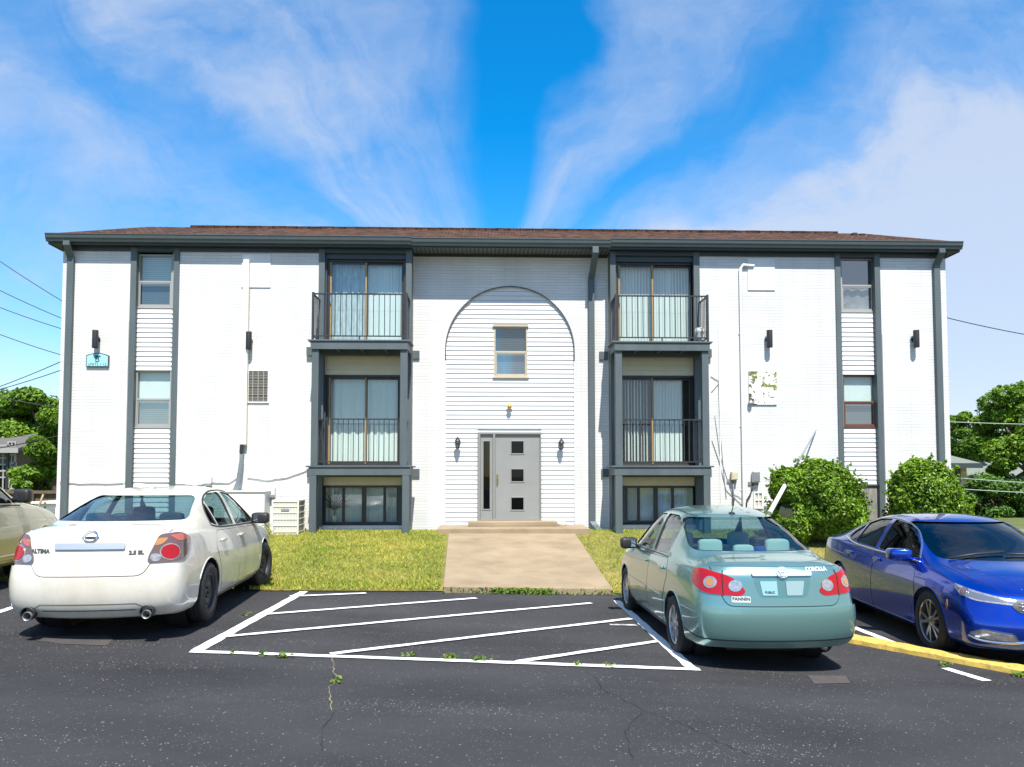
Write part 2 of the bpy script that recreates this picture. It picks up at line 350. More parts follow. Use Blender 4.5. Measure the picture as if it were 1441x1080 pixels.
M['paint_old'] = worn_paint('faded_line_paint', (0.48, 0.48, 0.48), lo=0.42, hi=0.60, sc=11)
M['yellow'] = worn_paint('yellow_kerb_paint', S(206, 172, 84), S(140, 120, 76), 0.46, 0.74, 14)
M['soil'] = mat('lawn_soil', S(88, 92, 34), 0.95, vc=S(142, 126, 72), vscale=1.1, detail=8)
M['earth'] = mat('ground_grass', S(88, 96, 44), 0.95, var=0.25, vscale=0.3)
M['rubber'] = mat('tyre_rubber', (0.016, 0.016, 0.017), 0.75, var=0.2, vscale=20)
M['wood'] = mat('brown_fence_wood', S(96, 80, 66), 0.85, var=0.25, vscale=3, stretch=(4, 4, 0.4))
M['greywood'] = mat('weathered_grey_wood', S(150, 146, 138), 0.85, vc=S(98, 98, 96), vscale=5, stretch=(6, 6, 0.5), detail=7)
M['bark'] = mat('tree_bark', (0.10, 0.075, 0.055), 0.9, var=0.3, vscale=6, bump=0.6, bscale=15)
M['leaf_bush'] = leaf_mat('bush_leaves', S(34, 70, 8), S(136, 172, 42), 0.22, 0.4)
M['leaf_tree'] = leaf_mat('tree_leaves', S(46, 84, 20), S(130, 164, 44), 0.3)
M['leaf_dark'] = leaf_mat('dark_tree_leaves', S(34, 68, 22), S(96, 136, 44), 0.25)
M['leaf_core'] = mat('bush_inner_shade', (0.020, 0.028, 0.010), 0.9)  # near-black inner shell, shade between the leaves put into its colour
M['grass'] = leaf_mat('grass_blades', S(84, 126, 24), S(202, 190, 86), 0.25, 0.6)
M['weed'] = leaf_mat('weed_leaves', S(56, 84, 18), S(118, 142, 40), 0.2, 0.6)
M['cable'] = mat('black_cable', (0.02, 0.02, 0.022), 0.6)
M['acbox'] = mat('off_white_metal', S(226, 222, 206), 0.5, var=0.03)
M['acgrille'] = stripe_mat('condenser_grille', S(206, 204, 190), S(120, 120, 112), 'Z', 12)
M['bulb'] = mat('amber_bulb', S(196, 150, 60), 0.2)
M['stone'] = mat('pale_stone', S(206, 196, 176), 0.9, var=0.1, vscale=10, bump=0.8, bscale=30)
M['sky_blue'] = mat('pale_blue_sign', S(150, 214, 226), 0.5)
M['sign_dark'] = mat('dark_teal_letters', S(18, 58, 66), 0.6)
M['sign_frame'] = mat('grey_sign_frame', S(66, 78, 86), 0.5)
# ------------------------------------------------------------ ground
WALL = 18.0          # street face of the two wings
REC = WALL + 0.40    # face of the recessed middle bay
EDGE = [(-60, 12.2), (-9, 11.6), (-3.3, 11.45), (-0.7, 12.0), (2.0, 12.45), (6.0, 13.2), (9, 13.6), (60, 14)]
def interp(tab, x):
    if x <= tab[0][0]: return tab[0][1]
    for (a, va), (b, vb) in zip(tab, tab[1:]):
        if x <= b: return va + (vb - va) * (x - a) / (b - a)
    return tab[-1][1]
GZ = 0.60
def landz(x, y):                          # natural ground: lot level in front, bank up to the house, level behind
    e = interp(EDGE, x); l = lotz(x); g = GZ
    if y <= e: return l
    t = min(1.0, (y - e) / (17.6 - e)); t = t * 0.85 + 0.15 * t * t * (3 - 2 * t)
    return l + (g - l) * t
def ground_sheet():
    xs = sorted(set([-1500, -700, -300, -150, -90, -60, -45, -36] + [i * 1.0 for i in range(-30, 31)] + [36, 45, 60, 90, 150, 300, 700, 1500]))
    rows = [lambda x, k=k: k for k in (-1500, -600, -200, -80, -40, -20, 0, 5, 9)]
    rows += [lambda x, t=t: interp(EDGE, x) + (17.6 - interp(EDGE, x)) * t for t in (0, .12, .25, .4, .55, .7, .85, 1.0)]
    rows += [lambda x, k=k: k for k in (20, 30, 45, 70, 120, 300, 700, 2000)]
    mb = MB(); nx = len(xs)
    vs = [(x, r(x), landz(x, r(x)) - 0.05) for r in rows for x in xs]
    fs = [(j * nx + i, j * nx + i + 1, (j + 1) * nx + i + 1, (j + 1) * nx + i) for j in range(len(rows) - 1) for i in range(nx - 1)]
    struct('ground', mb.add(vs, fs), M['earth'], smooth=True)
    mb = MB(); xs2 = [x * 0.5 for x in range(-80, 81)]
    ys = [-60, -30, -15, -6, -2] + [k * 1.0 for k in range(0, 11)]
    rows = [lambda x, k=k: k for k in ys] + [lambda x: interp(EDGE, x) + 0.10 * math.sin(x * 3.1) * 0.3 + 0.03 * math.sin(x * 11)]
    nx = len(xs2)
    vs = [(x, r(x), lotz(x)) for r in rows for x in xs2]
    fs = [(j * nx + i, j * nx + i + 1, (j + 1) * nx + i + 1, (j + 1) * nx + i) for j in range(len(rows) - 1) for i in range(nx - 1)]
    struct('parking_lot', mb.add(vs, fs), M['lot'], smooth=True)
ground_sheet()
def lawn_sheet():
    mb = MB(); xs = [-14 + 0.4 * i for i in range(76)]; ts = [i / 16 for i in range(17)]; nx = len(xs)
    vs = []
    for t in ts:
        for x in xs:
            e = interp(EDGE, x) - 0.05; y = e + (17.95 - e) * t
            vs.append((x, y, landz(x, y) + 0.012 + 0.03 * min(1, t * 8)))
    fs = [(j * nx + i, j * nx + i + 1, (j + 1) * nx + i + 1, (j + 1) * nx + i) for j in range(16) for i in range(nx - 1)]
    struct('lawn', mb.add(vs, fs), M['soil'], smooth=True)
lawn_sheet()
def stripe(a, b, w, name='parking_line', m='paint', dz=0.006, jit=0.006, n=None):
    a = Vector(a[:2]); b = Vector(b[:2]); d = (b - a); L_ = d.length; d.normalize(); s = Vector((-d.y, d.x))
    n = n or max(2, int(L_ / 0.12)); vs = []
    for i in range(n + 1):
        p = a + d * (L_ * i / n)
        for sg in (-1, 1):
            q = p + s * (sg * (w / 2 + random.uniform(-jit, jit))); vs.append((q.x, q.y, lotz(q.x) + dz))
    return MB().add(vs, [(2 * i, 2 * i + 2, 2 * i + 3, 2 * i + 1) for i in range(n)])
def px_stripe(p0, p1, w=0.1, dz=0.006, **k): 
    struct('parking_line', stripe(ong(*p0), ong(*p1), w, dz=dz, **k), M[k.get('m', 'paint')])
px_stripe((268, 918), (985, 943.5), 0.10, dz=0.010)
px_stripe((276, 917), (428, 833), 0.12, dz=0.006)
px_stripe((973, 941), (868, 846), 0.11, dz=0.006)
for p0, p1 in (((408, 840.5), (515, 836)), ((372, 866), (670, 843)), ((312, 898), (832, 850)), ((465, 922), (888, 872)), ((728, 933), (925, 904))):
    px_stripe(p0, p1, 0.085, dz=0.014)
px_stripe((-60, 880), (20, 855), 0.10)
px_stripe((1195, 881), (1264, 908), 0.11); px_stripe((1330, 941), (1389, 959), 0.11)
struct('parking_line', stripe(ong(858, 880), ong(896, 881), 0.10, dz=0.010), M['paint_old'])
# repaired patches, cracks
def patch_sheet(pts, m, name='asphalt_patch'):
    vs = []
    for p in pts:
        q = ong(*p); vs.append((q.x, q.y, lotz(q.x) + 0.004))
    struct(name, MB().add(vs, [tuple(range(len(vs)))]), m)
M['patch'] = mat('brown_asphalt_patch', S(76, 69, 67), 0.9, vc=S(60, 58, 59), vscale=3, bump=0.5, bscale=80)
patch_sheet([(50, 896), (150, 894), (160, 900), (150, 909), (88, 907), (50, 902)], M['patch'])
patch_sheet([(1136, 951), (1190, 952), (1197, 962), (1146, 963)], M['patch'])
M['crack'] = mat('dusty_crack', S(118, 112, 88), 0.95, var=0.3, vscale=20)
def crack(pts, w=0.012, mname='crack'):
    P = [ong(*p) for p in pts]; out = []
    for a, b in zip(P, P[1:]):
        n = max(2, int((b - a).length / 0.06))
        for i in range(n): out.append(a.lerp(b, i / n) + Vector((random.uniform(-.012, .012), random.uniform(-.02, .02), 0)))
    vs = []
    for i, p in enumerate(out):
        w_ = w * random.uniform(0.3, 1.2); vs += [(p.x - w_ / 2, p.y, lotz(p.x) + 0.005), (p.x + w_ / 2, p.y, lotz(p.x) + 0.005)]
    struct('asphalt_crack', MB().add(vs, [(2 * i, 2 * i + 1, 2 * i + 3, 2 * i + 2) for i in range(len(out) - 1)]), M[mname])
M['tarcrack'] = mat('dark_crack', (0.012, 0.012, 0.013), 0.95)
crack([(468, 925), (469, 945), (478, 958), (461, 968), (466, 988), (465, 1004)])
crack([(826, 945), (838, 955), (846, 970), (905, 1000), (960, 1018), (1010, 1045), (1075, 1070)], 0.006, 'tarcrack')
crack([(470, 1004), (452, 1030), (455, 1062)], 0.006, 'tarcrack'); crack([(905, 1000), (880, 1030), (892, 1075)], .006, 'tarcrack'); crack([(20, 985), (110, 972), (205, 990), (300, 976)], .006, 'tarcrack')
crack([(990, 945), (1080, 947), (1180, 955), (1300, 959), (1441, 962)], 0.008)
crack([(1180, 917), (1300, 922)], 0.008)
def kerb():
    a, b = ong(1120, 890), ong(1480, 958)
    a = Vector((3.72, 9.55)); a2 = ong(1178, 902); b2 = ong(1441, 952); d = (b2 - a2).xy.normalized(); s = Vector((-d.y, d.x))
    if s.y < 0: s = -s
    st = a2.xy - d * 0.25; n = 40; L_ = 3.6; mb = MB(); prof = [(0, -.05), (0.01, 0.05), (0.03, 0.07), (0.22, 0.075), (0.25, 0.05), (0.26, -.05)]
    vs = []
    for i in range(n + 1):
        p = st + d * (L_ * i / n)
        for u, h in prof:
            j = random.uniform(-.008, .008); q = p + s * (u + j); vs.append((q.x, q.y, lotz(q.x) + h + j * 0.6))
    k = len(prof); fs = [(i * k + j, i * k + j + 1, (i + 1) * k + j + 1, (i + 1) * k + j) for i in range(n) for j in range(k - 1)]
    fs += [tuple(range(k)), tuple(n * k + j for j in range(k))]
    struct('kerb', mb.add(vs, fs), M['yellow'])
kerb()
def walk():
    a = [(-0.90, 17.22), (1.92, 17.22), (1.98, 12.30), (-0.70, 11.85)]
    n = 14; vs = []; fs = []
    for i in range(n + 1):
        t = i / n
        for xa, xb, ya, yb in ((-0.90, -0.70, 17.22, 11.85), (1.92, 1.98, 17.22, 12.30)):
            x = xa + (xb - xa) * t; y = ya + (yb - ya) * t; z = landz(x, y) + 0.06 + 0.04 * t
            vs += [(x, y, z), (x, y, z - 0.16)]
    for i in range(n):
        a, b = 4 * i, 4 * i + 4
        fs += [(a, a + 2, b + 2, b), (a, b, b + 1, a + 1), (a + 2, a + 3, b + 3, b + 2)]
    e = 4 * n; fs += [(e, e + 2, e + 3, e + 1)]
    struct('path', MB().add(vs, fs), M['concrete'], bevel=0.015)
    struct('step', MB().box(-1.15, 2.25, 17.18, REC, 0.35, 0.735), M['concrete'], bevel=0.02)
    struct('step', MB().box(-0.48, 1.58, 17.80, REC, 0.735, 0.842), M['concrete'], bevel=0.015)
walk()

# ------------------------------------------------------------ apartment building
BX, BY = 0.53, 23.5
B = empty('apartment_building', (BX, BY, GZ))
tag(B, 'three storey white painted brick apartment block with grey trim and brown shingle roof', 'apartment building')
def X(px, py, Y=WALL): return at(px, py, Y).x
def Z(px, py, Y=WALL): return at(px, py, Y).z
XL, XR = X(85, 500), X(1334, 500)
FR = Z(400, 356)            # underside of the frieze
GB = 7.29                   # underside of the gutters
WT = 7.22
lp = (X(181.5, 500), X(190, 500), X(242.5, 500), X(250.5, 500))     # the posts of the left window strip
lb = (X(447.5, 500), X(456, 500), X(570.5, 500), X(579, 500))       # the posts of the left balcony bay
rb = (X(859, 500), X(867, 500), X(977, 500), X(985.5, 500))
rp = (X(1177, 500), X(1184.5, 500), X(1232.5, 500), X(1240.5, 500))
def walls():
    mb = MB(); z0 = 0.2
    for a, b in ((XL, lp[0] + .02), (lp[3] - .02, lb[0] + .02), (rb[3] - .02, rp[0] + .02), (rp[3] - .02, XR)):
        mb.box(a, b, WALL, WALL + 0.5, z0, WT)
    mb.box(lb[3] - 0.05, lb[3] - 0.002, WALL + 0.01, WALL + 0.5, z0, WT); mb.box(rb[0] + 0.002, rb[0] + 0.05, WALL + 0.01, WALL + 0.5, z0, WT)
    # body of the house behind the street front
    mb.box(XL, XR, WALL + 0.9, 29.2, z0, WT)
    mb.box(XL, XL + 0.3, WALL + 0.5, WALL + 0.9, z0, WT); mb.box(XR - 0.3, XR, WALL + 0.5, WALL + 0.9, z0, WT)
    # sills under the two lower bays
    zs = Z(500, 740)
    mb.box(lb[1], lb[2], WALL + .03, WALL + .4, z0, zs); mb.box(rb[1], rb[2], WALL + .03, WALL + .4, z0, zs)
    # middle bay with its arch opening
    x0, x1 = lb[3] - 0.004, rb[0] + 0.004; cx = (X(627, 500, REC) + X(808, 500, REC)) / 2; r = (X(808, 500, REC) - X(627, 500, REC)) / 2
    zt = Z(718, 403.5, REC); zc = zt - r
    poly = [(x0, z0), (x0, WT), (x1, WT), (x1, z0), (cx + r, z0)]
    poly += [(cx + r * math.cos(a), zc + r * math.sin(a)) for a in [math.pi * i / 40 for i in range(41)]] + [(cx - r, z0)]
    mb.prism(poly, 'y', REC, REC + 0.07)
    o = mb.build('wall', M['brick'], B)
    return cx, r, zc, zt
ACX, AR, AZC, AZT = walls()
def siding(name, x0, x1, z0, z1, y, m='siding', pitch=0.112, clip=None, holes=()):
    mb = MB(); z = z0; n = max(1, round((z1 - z0) / pitch)); p = (z1 - z0) / n
    for i in range(n):
        a, b = z0 + i * p, z0 + (i + 1) * p; xa, xb = x0, x1
        if clip:
            zm = (a + b) / 2
            if zm > clip[2]:
                h = max(0.0, clip[1] ** 2 - (a - clip[2]) ** 2) ** 0.5 + 0.06; xa, xb = max(x0, clip[0] - h), min(x1, clip[0] + h)
                if xb - xa < 0.2: continue
        segs = [(xa, xb)]
        for hx0, hx1, hz0, hz1 in holes:
            if b > hz0 + 0.02 and a < hz1 - 0.02:
                segs = [q for s in segs for q in ((s[0], min(s[1], hx0)), (max(s[0], hx1), s[1])) if q[1] - q[0] > 0.02]
        for sa, sb in segs:
            mb.add([(sa, y - 0.020, a + .004), (sb, y - 0.020, a + .004), (sb, y - 0.002, b), (sa, y - 0.002, b), (sa, y + .01, a + .004), (sb, y + .01, a + .004)],
                   [(0, 1, 2, 3), (0, 4, 5, 1)])
    mb.box(x0, x1, y + 0.004, y + 0.03, z0, z1) if not clip and not holes else None
    return mb.build(name, M[m], B, fixn=False)
# arch siding, its backing and thin dark edge
DX0, DX1, DZ0, DZ1 = X(672, 670, REC), X(762, 670, REC), 0.842, Z(717, 608.5, REC)
CW = (X(695, 495, REC), X(742, 495, REC), Z(718, 530.5, REC), Z(718, 460, REC))
siding('siding_panel', ACX - AR - .03, ACX + AR + .03, 0.70, AZT, REC + 0.055, clip=(ACX, AR, AZC), holes=((DX0, DX1, DZ0 - .2, DZ1), CW))
bk = MB(); bk.box(ACX - AR - .1, DX0 + .05, REC + .066, REC + .10, .5, DZ1); bk.box(DX1 - .05, ACX + AR + .1, REC + .066, REC + .10, .5, DZ1)
bk.box(ACX - AR - .1, CW[0] + .02, REC + .066, REC + .10, DZ1, AZT + .1); bk.box(CW[1] - .02, ACX + AR + .1, REC + .066, REC + .10, DZ1, AZT + .1)
bk.box(CW[0] + .02, CW[1] - .02, REC + .066, REC + .10, DZ1, CW[2] + .02); bk.box(CW[0] + .02, CW[1] - .02, REC + .066, REC + .10, CW[3] - .02, AZT + .1)
bk.build('wall_backing', M['white'], B)
aw = [(ACX + AR * 1.0 * math.cos(a), REC - 0.004, AZC + AR * math.sin(a)) for a in [math.pi * i / 48 for i in range(49)]]
aw = [(ACX + AR, REC - .004, AZC - .25)] + aw + [(ACX - AR, REC - .004, AZC - .25)]
MB().tube(aw, 0.013, 6).build('arch_trim', mat('arch_edge_trim', S(86, 88, 88), 0.6), B, smooth=True)
for sx in (-1, 1): MB().box(ACX + sx * AR - .008, ACX + sx * AR + .008, REC - .006, REC + .004, .74, AZC - .25).build('side_trim', M['white'], B)

# trim posts, frieze, eaves, roof
def posts():
    for (a, b, zb) in ((lp[0], lp[1], 0.4), (lp[2], lp[3], 0.4), (lb[0], lb[1], 0.45), (lb[2], lb[3], 0.45), (rb[0], rb[1], 0.45), (rb[2], rb[3], 0.45), (rp[0], rp[1], 0.4), (rp[2], rp[3], 0.4)):
        MB().box(a, b, WALL - 0.035, WALL + 0.30, zb, WT + .02).build('trim_post', M['trim'], B, bevel=0.006)
posts()
fz = MB()
for a, b in ((XL - .02, lp[0]), (lp[1], lp[2]), (lp[3], lb[0]), (lb[1], lb[2]), (rb[1], rb[2]), (rb[3], rp[0]), (rp[1], rp[2]), (rp[3], XR + .02)): fz.box(a, b, WALL - 0.028, WALL + 0.12, FR, WT + .03)
fz.box(lb[3] + .003, rb[0] - .003, REC - .028, REC + .05, FR + .05, WT + .03)
fz.build('frieze', M['frieze'], B)
EX0, EX1, EY = XL - 0.24, XR + 0.24, WALL - 0.20
def eaves():
    MB().box(EX0 + .02, lb[3], EY + .02, WALL + .2, 7.255, 7.29).box(EX0 + .02, XL, WALL + .2, 29.3, 7.255, 7.29).build('soffit', M['frieze'], B)
    MB().box(rb[0], EX1 - .02, EY + .02, WALL + .2, 7.255, 7.29).box(XR, EX1 - .02, WALL + .2, 29.3, 7.255, 7.29).build('soffit', M['frieze'], B)
    MB().box(lb[3] + .002, rb[0] - .002, EY + .02, REC + .05, 7.255, 7.285).build('soffit', M['soffit'], B)
    MB().box(EX0, EX1, EY, EY + .02, 7.24, 7.46).box(EX0, EX0 + .02, EY + .02, 29.4, 7.24, 7.46).box(EX1 - .02, EX1, EY + .02, 29.4, 7.24, 7.46).build('fascia', M['frieze'], B)
    # K-profile gutters, the middle one set a little lower
    def gut(a, b, dz):
        prof = [(EY - .002, 7.29), (EY - .06, 7.29), (EY - .085, 7.35), (EY - .10, 7.37), (EY - .115, 7.445), (EY - .125, 7.45), (EY - .125, 7.468), (EY - .105, 7.468), (EY - .10, 7.38), (EY - .002, 7.36)]
        mb = MB(); mb.prism([(y, z + dz) for y, z in prof], 'x', a, b); mb.build('gutter', M['gutter'], B)
    gut(EX0 - .02, lb[3] + .01, 0.0); gut(lb[3] + .015, rb[0] - .015, -0.025); gut(rb[0] - .01, EX1 + .02, 0.0)
eaves()
def roof():
    ex0, ex1, ey0, ey1, z0 = EX0 - .03, EX1 + .03, EY - .06, 29.5, 7.465
    D, h = 1.60, 0.70; r = [(ex0 + D, ey0 + D), (ex1 - D, ey0 + D), (ex1 - D, ey1 - D), (ex0 + D, ey1 - D)]
    c = [(ex0, ey0), (ex1, ey0), (ex1, ey1), (ex0, ey1)]
    vs = [(x, y, z0) for x, y in c] + [(x, y, z0 + h) for x, y in r] + [(x, y, z0 - .03) for x, y in c]
    fs = [(0, 1, 5, 4), (1, 2, 6, 5), (2, 3, 7, 6), (3, 0, 4, 7), (4, 5, 6, 7), (8, 11, 10, 9), (0, 8, 9, 1), (1, 9, 10, 2), (2, 10, 11, 3), (3, 11, 8, 0)]
    o = MB().add(vs, fs).build('roof', M['roof'], B)
    cap = MB(); x = ex0 + D + 1.1
    while x < ex1 - D - .8:
        w = random.uniform(.28, .34); h_ = random.uniform(-.003, .003); cap.box(x, x + w, ey0 + D - .10, ey0 + D + .2, z0 + h - .05, z0 + h + .02 + h_); x += w - .02
    cap.build('ridge_cap', M['roof'], o)
    lift = MB()
    for i in range(5): lift.box(X(1195 + 11 * i, 327, 19.1), X(1201 + 11 * i, 327, 19.1), 18.9, 19.1, z0 + .50 - i * .02, z0 + .58 - i * .02)
    lift.build('lifted_shingle', M['roof'], o)
roof()
def downspout(pts, w=0.15, d=0.085):
    mb = MB(); P = [Vector(p) for p in pts]
    vs = []
    for i, p in enumerate(P):
        vs += [(p.x - w / 2, p.y - d / 2, p.z), (p.x + w / 2, p.y - d / 2, p.z), (p.x + w / 2, p.y + d / 2, p.z), (p.x - w / 2, p.y + d / 2, p.z)]
    fs = [(4 * i + k, 4 * i + (k + 1) % 4, 4 * i + 4 + (k + 1) % 4, 4 * i + 4 + k) for i in range(len(P) - 1) for k in range(4)] + [(0, 1, 2, 3), tuple(4 * len(P) - 4 + k for k in range(4))]
    return mb.add(vs, fs).build('downspout', M['trim'], B, bevel=0.01)
xa = X(98, 500); xe = X(94, 345, 17.75)
downspout([(xe, EY - .05, 7.30), (xe, EY - .05, 7.20), (xa, WALL - .055, 6.95), (xa, WALL - .055, 0.7)])
xa = X(1319, 500)
downspout([(X(1325, 350, 17.75), EY - .05, 7.30), (X(1325, 350, 17.75), EY - .05, 7.20), (xa, WALL - .055, 6.95), (xa, WALL - .055, 0.7)])
xa = X(832.5, 600, REC)
downspout([(X(838, 350, 17.75), EY - .05, 7.27), (X(838, 350, 17.75), EY - .05, 7.12), (xa, REC - .055, 6.65), (xa, REC - .055, .82), (xa + .05, REC - .12, .74), (xa + .12, REC - .40, .64)])

# ------------------------------------------------------------ windows and doors of the building
def pane(x0, x1, z0, z1, y, parent, g='glass', tilt=0.0):
    dx = random.uniform(-1, 1) * 0.0025; dz = random.uniform(-1, 1) * 0.0025
    return MB().add([(x0, y - dx, z0 - 0), (x1, y + dx, z0), (x1, y + dx + dz, z1), (x0, y - dx + dz, z1)], [(0, 1, 2, 3)]).build('pane', M[g], parent)
def frame_mb(mb, x0, x1, z0, z1, y, t=0.045, d=0.06):
    mb.box(x0, x0 + t, y, y + d, z0, z1); mb.box(x1 - t, x1, y, y + d, z0, z1); mb.box(x0 + t, x1 - t, y, y + d, z1 - t, z1); mb.box(x0 + t, x1 - t, y, y + d, z0, z0 + t)
def hung_window(px0, px1, pt, pm, pb, Y, m, blinds, glasses=('glass', 'glass'), sill=True):
    x0, x1, zt, zm, zb = X(px0, pm, Y), X(px1, pm, Y), Z(px0, pt, Y), Z(px0, pm, Y), Z(px0, pb, Y)
    mb = MB(); frame_mb(mb, x0, x1, zb, zt, Y, 0.04, 0.10); mb.box(x0 + .04, x1 - .04, Y + .005, Y + .06, zm - .025, zm + .02)
    frame_mb(mb, x0 + .042, x1 - .042, zb + .042, zm - .026, Y + .012, 0.025, 0.03)
    if sill: mb.box(x0 - .03, x1 + .03, Y - .03, Y + .05, zb - .035, zb - .003)
    w = mb.build('window', m, B, bevel=0.004)
    pane(x0 + .04, x1 - .04, zm + .02, zt - .04, Y + .03, w, glasses[0]); pane(x0 + .067, x1 - .067, zb + .067, zm - .051, Y + .028, w, glasses[1])
    for k, (a, b) in enumerate(((zm, zt - .03), (zb + .03, zm))):
        if blinds[k]:
            kind = 'drape' if blinds[k] == 'drape' else 'blind'
            if kind == 'drape':
                n = 26; vs = []
                for i in range(n + 1):
                    t = i / n; xx = x0 + .04 + (x1 - x0 - .08) * t; yy = Y + .12 + .012 * math.sin(t * 19)
                    vs += [(xx, yy, a + .03 * math.sin(t * 3.1)), (xx, yy + .004, b)]
                MB().add(vs, [(2 * i, 2 * i + 2, 2 * i + 3, 2 * i + 1) for i in range(n)]).build(kind, M[blinds[k]], w)
            else: MB().box(x0 + .03, x1 - .03, Y + .115, Y + .12, a + .003, b).build(kind, M[blinds[k]], w)
    MB().box(x0, x1, Y + .24, Y + .25, zb, zt).build('room_dark_sheet', M['dark'], w)
    return x0, x1, zb, zt
WY = WALL + 0.10
STZ0 = 0.5
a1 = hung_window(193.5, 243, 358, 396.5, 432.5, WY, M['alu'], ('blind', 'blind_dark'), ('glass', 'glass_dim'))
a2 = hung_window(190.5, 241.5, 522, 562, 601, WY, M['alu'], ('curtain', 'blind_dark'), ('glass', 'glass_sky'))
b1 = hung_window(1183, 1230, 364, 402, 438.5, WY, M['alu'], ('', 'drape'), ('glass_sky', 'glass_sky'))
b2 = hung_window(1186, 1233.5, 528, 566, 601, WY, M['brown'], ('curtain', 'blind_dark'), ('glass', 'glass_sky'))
siding('siding_panel', lp[1] - .005, lp[2] + .005, a2[3] + .005, a1[2] - .04, WALL + 0.09, pitch=.115)
siding('siding_panel', lp[1] - .005, lp[2] + .005, STZ0, a2[2] - .04, WALL + 0.09, pitch=.115)
siding('siding_panel', rp[1] - .005, rp[2] + .005, b2[3] + .005, b1[2] - .04, WALL + 0.09, pitch=.115)
bz = Z(1210, 682)
siding('siding_panel', rp[1] - .005, rp[2] + .005, bz, b2[2] - .04, WALL + 0.09, pitch=.115)
MB().box(rp[1], rp[2], WALL + .07, WALL + .1, STZ0 - .1, bz - .03).build('board_panel', M['greywood'], B)
MB().box(rp[1], rp[2], WALL + .03, WALL + .1, bz - .03, bz).build('ledge', M['trim'], B)
for a, b in ((lp[1], a1[0]), (a1[1], lp[2]), (rp[1], b1[0]), (b1[1], rp[2])):
    if b - a > 0.004: MB().box(a, b, WALL + .08, WALL + .14, STZ0, FR).build('window_jamb', M['alu'], B)
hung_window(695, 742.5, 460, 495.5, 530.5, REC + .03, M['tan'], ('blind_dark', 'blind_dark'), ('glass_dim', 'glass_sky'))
MB().box(CW[0] - .03, CW[1] + .03, REC - .01, REC + .06, CW[3] + .003, CW[3] + .05).build('window_head', M['tan'], B)

def vblinds(x0, x1, z0, z1, y, parent, w=0.088, ang=0.5, name='curtain', m='curtain', skip=0.0, closed=1.0):
    mb = MB(); x = x0
    while x < x1 - w * .3:
        if random.random() >= skip:
            a = ang + random.uniform(-.18, .18); c, s = math.cos(a) * w * .5 * closed, math.sin(a) * w * .5
            xc = x + w * .42; bow = 0.012
            mb.add([(xc - c, y - s, z0), (xc, y - bow, z0), (xc + c, y + s, z0), (xc - c, y - s, z1), (xc, y - bow, z1), (xc + c, y + s, z1)], [(0, 1, 4, 3), (1, 2, 5, 4)])
        x += w * .84
    return mb.build(name, M[m], parent, fixn=False)
def folds(x0, x1, z0, z1, y, parent, m='curtain', n=60, amp=0.025, fr=34.0):
    vs = []
    for i in range(n + 1):
        t = i / n; xx = x0 + (x1 - x0) * t; yy = y + amp * math.sin(t * fr + 1.3 * math.sin(t * 9)) + .01 * math.sin(t * 71)
        vs += [(xx, yy, z0), (xx, yy * 0.5 + y * 0.5, (z0 + z1) / 2 + .2), (xx, y + (yy - y) * .7, z1)]
    return MB().add(vs, [(3 * i + k, 3 * i + 3 + k, 3 * i + 4 + k, 3 * i + 1 + k) for i in range(n) for k in (0, 1)]).build('curtain', M[m], parent, smooth=True, fixn=False)
def sliding_door(px0, px1, pm, pt, zb, Y, ref_y, kind):
    x0, x1, xm = X(px0, ref_y, Y), X(px1, ref_y, Y), X(pm, ref_y, Y); zt = Z(px0, pt, Y)
    mb = MB(); frame_mb(mb, x0, x1, zb, zt, Y - .02, 0.05, 0.14); frame_mb(mb, xm - .03, x1 - .05, zb + .05, zt - .05, Y + .05, 0.05, 0.04)
    frame_mb(mb, x0 + .05, xm + .02, zb + .05, zt - .05, Y, 0.05, 0.04)
    d = mb.build('sliding_door', M['bronze'], B, bevel=0.004)
    MB().box(x0 + .055, x0 + .095, Y - .006, Y - .001, zb + .06, zt - .06).box(xm - .025, xm + .012, Y - .006, Y - .001, zb + .06, zt - .06).build('door_edge', M['gold'], d)
    pane(x0 + .10, xm - .03, zb + .10, zt - .10, Y + .02, d); pane(xm + .02, x1 - .10, zb + .10, zt - .10, Y + .07, d)
    MB().tube([(x0 + .075, Y - .03, zb + 1.0), (x0 + .075, Y - .045, zb + 1.06), (x0 + .075, Y - .045, zb + 1.2), (x0 + .075, Y - .03, zb + 1.26)], .012, 6).build('handle', M['chrome'], d)
    c = Y + .20
    if kind == 0:
        folds(x0 + .06, xm - .02, zb + .05, zt - .04, c, d, 'lace', 70, .03, 30); vblinds(xm + .25, x1 - .05, zb + .05, zt - .04, c, d, ang=.12); folds(xm - .02, xm + .26, zb + .05, zt - .04, c + .02, d, 'curtain', 16, .02, 12)
    elif kind == 1: folds(x0 + .06, x1 - .06, zb + .05, zt - .04, c, d, 'curtain', 110, .02, 52)
    elif kind == 2: vblinds(x0 + .06, x1 - .06, zb + .05, zt - .04, c, d, ang=.25)
    else: vblinds(x0 + .06, xm, zb + .05, zt - .04, c, d, ang=.95, skip=.05); vblinds(xm, x1 - .28, zb + .05, zt - .04, c, d, ang=.15)
    MB().box(x0, x1, Y + .36, Y + .37, zb, zt).build('room_dark_sheet', M['dark'], d)
    return x0, x1, zt
DU, DL = 4.96, 2.13        # balcony floor levels
DY = WALL + 0.14
FLZ = {}
for (px0, px1, pm, pt, zb, ry, kind, key) in ((461, 571, 515.5, 366, DU, 420, 0, 'lu'), (459, 565, 515, 528, DL, 590, 1, 'll'), (867, 977, 918.5, 370, DU, 420, 2, 'ru'), (868, 977, 918.5, 529, DL, 590, 3, 'rl')):
    FLZ[key] = sliding_door(px0, px1, pm, pt, zb, DY, ry, kind)
